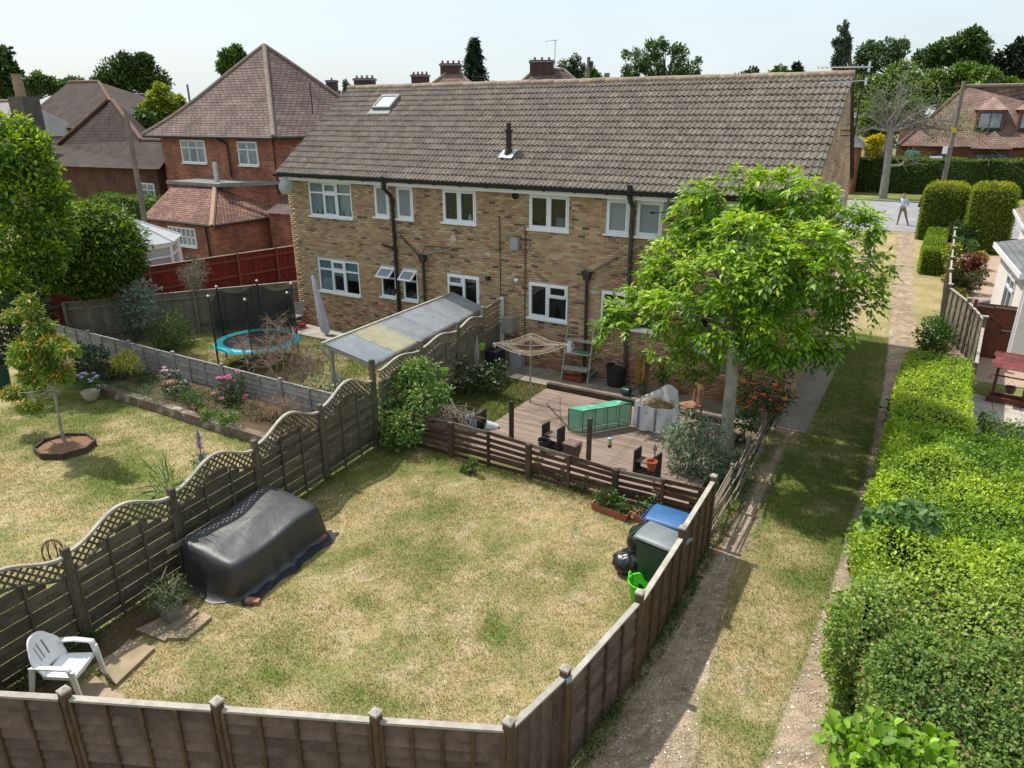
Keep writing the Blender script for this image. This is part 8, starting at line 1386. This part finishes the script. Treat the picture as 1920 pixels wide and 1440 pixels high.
# ---------------------------------------------------------------- bare tree, poles, wires
bb_ = G(1655, 372, 1.48); btr = thing('bare_tree', 'nearly leafless pale grey tree on the road verge', 'tree', (bb_[0], bb_[1], 1.45)); s = P(); k0 = float(np.dot(bb_-_C, _fw))/FPX; rr = random.Random(9)
def BP(px, py, dy=0.): q = FY(px, py, bb_[1]+dy); return np.array((q[0]-bb_[0], q[1]-bb_[1], q[2]-1.45))
PB_ = BP(1670, 245); s.tube([(0, 0, -.1), BP(1662, 320), BP(1667, 280), PB_], [.32, .27, .25, .24], 9)
ends = [(1640, 200), (1610, 215), (1600, 245), (1655, 165), (1690, 175), (1720, 160), (1735, 195), (1770, 190), (1800, 215), (1790, 235), (1745, 225), (1690, 150), (1625, 180), (1760, 250), (1725, 300), (1705, 130), (1820, 245)]
for i, (x, y) in enumerate(ends):
    e = BP(x, y, rr.uniform(-2, 2)); st_ = PB_ if y < 290 else BP(1663, 315); m_ = st_*.5+e*.5+np.array((0, 0, .2)); q = np.array(wig(st_, m_, 4, .12).tolist()+wig(m_, e, 4, .14).tolist()[1:]); s.tube(q, [.13, .11, .085, .065, .048, .032, .018], 6)
    for k in range(16):
        t = rr.uniform(.35, 1); j = q[min(6, int(t*6))]; d = np.array((rr.gauss(0, 1), rr.gauss(0, .7), rr.gauss(.5, .6))); d *= rr.uniform(.5, 1.5)/np.linalg.norm(d); s.tube([j, j+d*.5+.1*np.array((rr.gauss(0, 1), 0, rr.gauss(0, 1))), j+d], [.035, .022, .01], 4)
s.build('trunk', M('pale_grey_bark', (.30, .275, .24), (.21, .19, .165), 3, .95), btr, True); leafy('sparse_leaves', [(*BP(x, y), 1.2, 1.0, .8) for (x, y) in ends], 2600, .15, [(.1, .16, .04), (.22, .3, .09)], LEAF, btr, shell=.05)
TIM = M('pole_timber', (.22, .19, .155), (.16, .135, .11), 3, .95)
def pole(label, px, pyt, D, r, arms=None, px_base=None):
    t_ = AT(px, pyt, D); zb = terr(t_[1]); o = thing('utility_pole', label, 'utility pole', (t_[0], t_[1], zb)); h = t_[2]-zb; P().tube([(0, 0, -.2), (0, 0, h)], [r, r*.8], 10).build('shaft', TIM, o, True); return o, h, t_
o, h, R0_ = pole('timber utility pole with fittings beside the road at right', 1808, 152, 60, .17); bx('junction_box', o, (-.3, -.15, h*.46), (.32, .2, .5), WHITE); bx('lamp_fitting', o, (-.75, -.1, h*.40), (.75, .2, .12), M('white_fitting', (.7, .7, .72))); bx('yellow_sign', o, (0, -.17, h*.62), (.24, .02, .3), M('yellow_tag', (.6, .42, .03))); bx('crossbar', o, (0, 0, h-.3), (.9, .08, .08), TIM)
o, h, R1_ = pole('grey timber utility pole in front of the far left house', 236, 213, 40, .14)
o, h, R2_ = pole('dark timber pole with transformer rising behind the main ridge', 1104, 107, 70, .19); bx('transformer', o, (.28, 0, h-.6), (.25, .3, .5), BLACKP)
o, h, R3_ = pole('short timber pole carrying wires behind the main ridge', 1138, 137, 55, .26)
o, h, R4_ = pole('thin far pole between golden tree and hipped roof', 351, 158, 110, .15)
CAB = M('cable', (.03, .03, .032)); 
def cable(label, a, b, sag, r=.02): a = np.array(a); b = np.array(b); m_ = [tuple(a*(1-t)+b*t-np.array((0, 0, sag*4*t*(1-t)))-a) for t in np.linspace(0, 1, 13)]; tag(P().tube(m_, r, 5).build('overhead_cable', CAB, None, loc=tuple(a)), label, 'cable')
cable('black overhead cable from the right-hand pole towards the main gable', R0_-np.array((0, 0, .3)), AT(1560, 168, 66), .3, .03); cable('black cable slanting from short pole behind the maple', R3_-np.array((0, 0, .3)), AT(1420, 160, 50), .8, .03); cable('black cable between the two poles behind the ridge', R3_-np.array((0, 0, .35)), R2_-np.array((0, 0, 3.0)), .6, .03); cable('pale service wire slanting down to the right edge', R0_-np.array((0, 0, 2.2)), AT(1960, 345, 52), .3, .012)
tag(P().tube([(0, 0, 0), (0, 0, 2.9)], .03, 5).tube([(-.9, 0, 2.85), (.2, 0, 2.9)], .02, 4).tube([(0, -.25, 2.9), (0, .25, 2.9)], .02, 4).build('tv_aerial', STEEL, None, loc=tuple(AT(1040, 135, 62)-np.array((0, 0, .6)))), 'thin television aerial above the broad chimney', 'aerial')
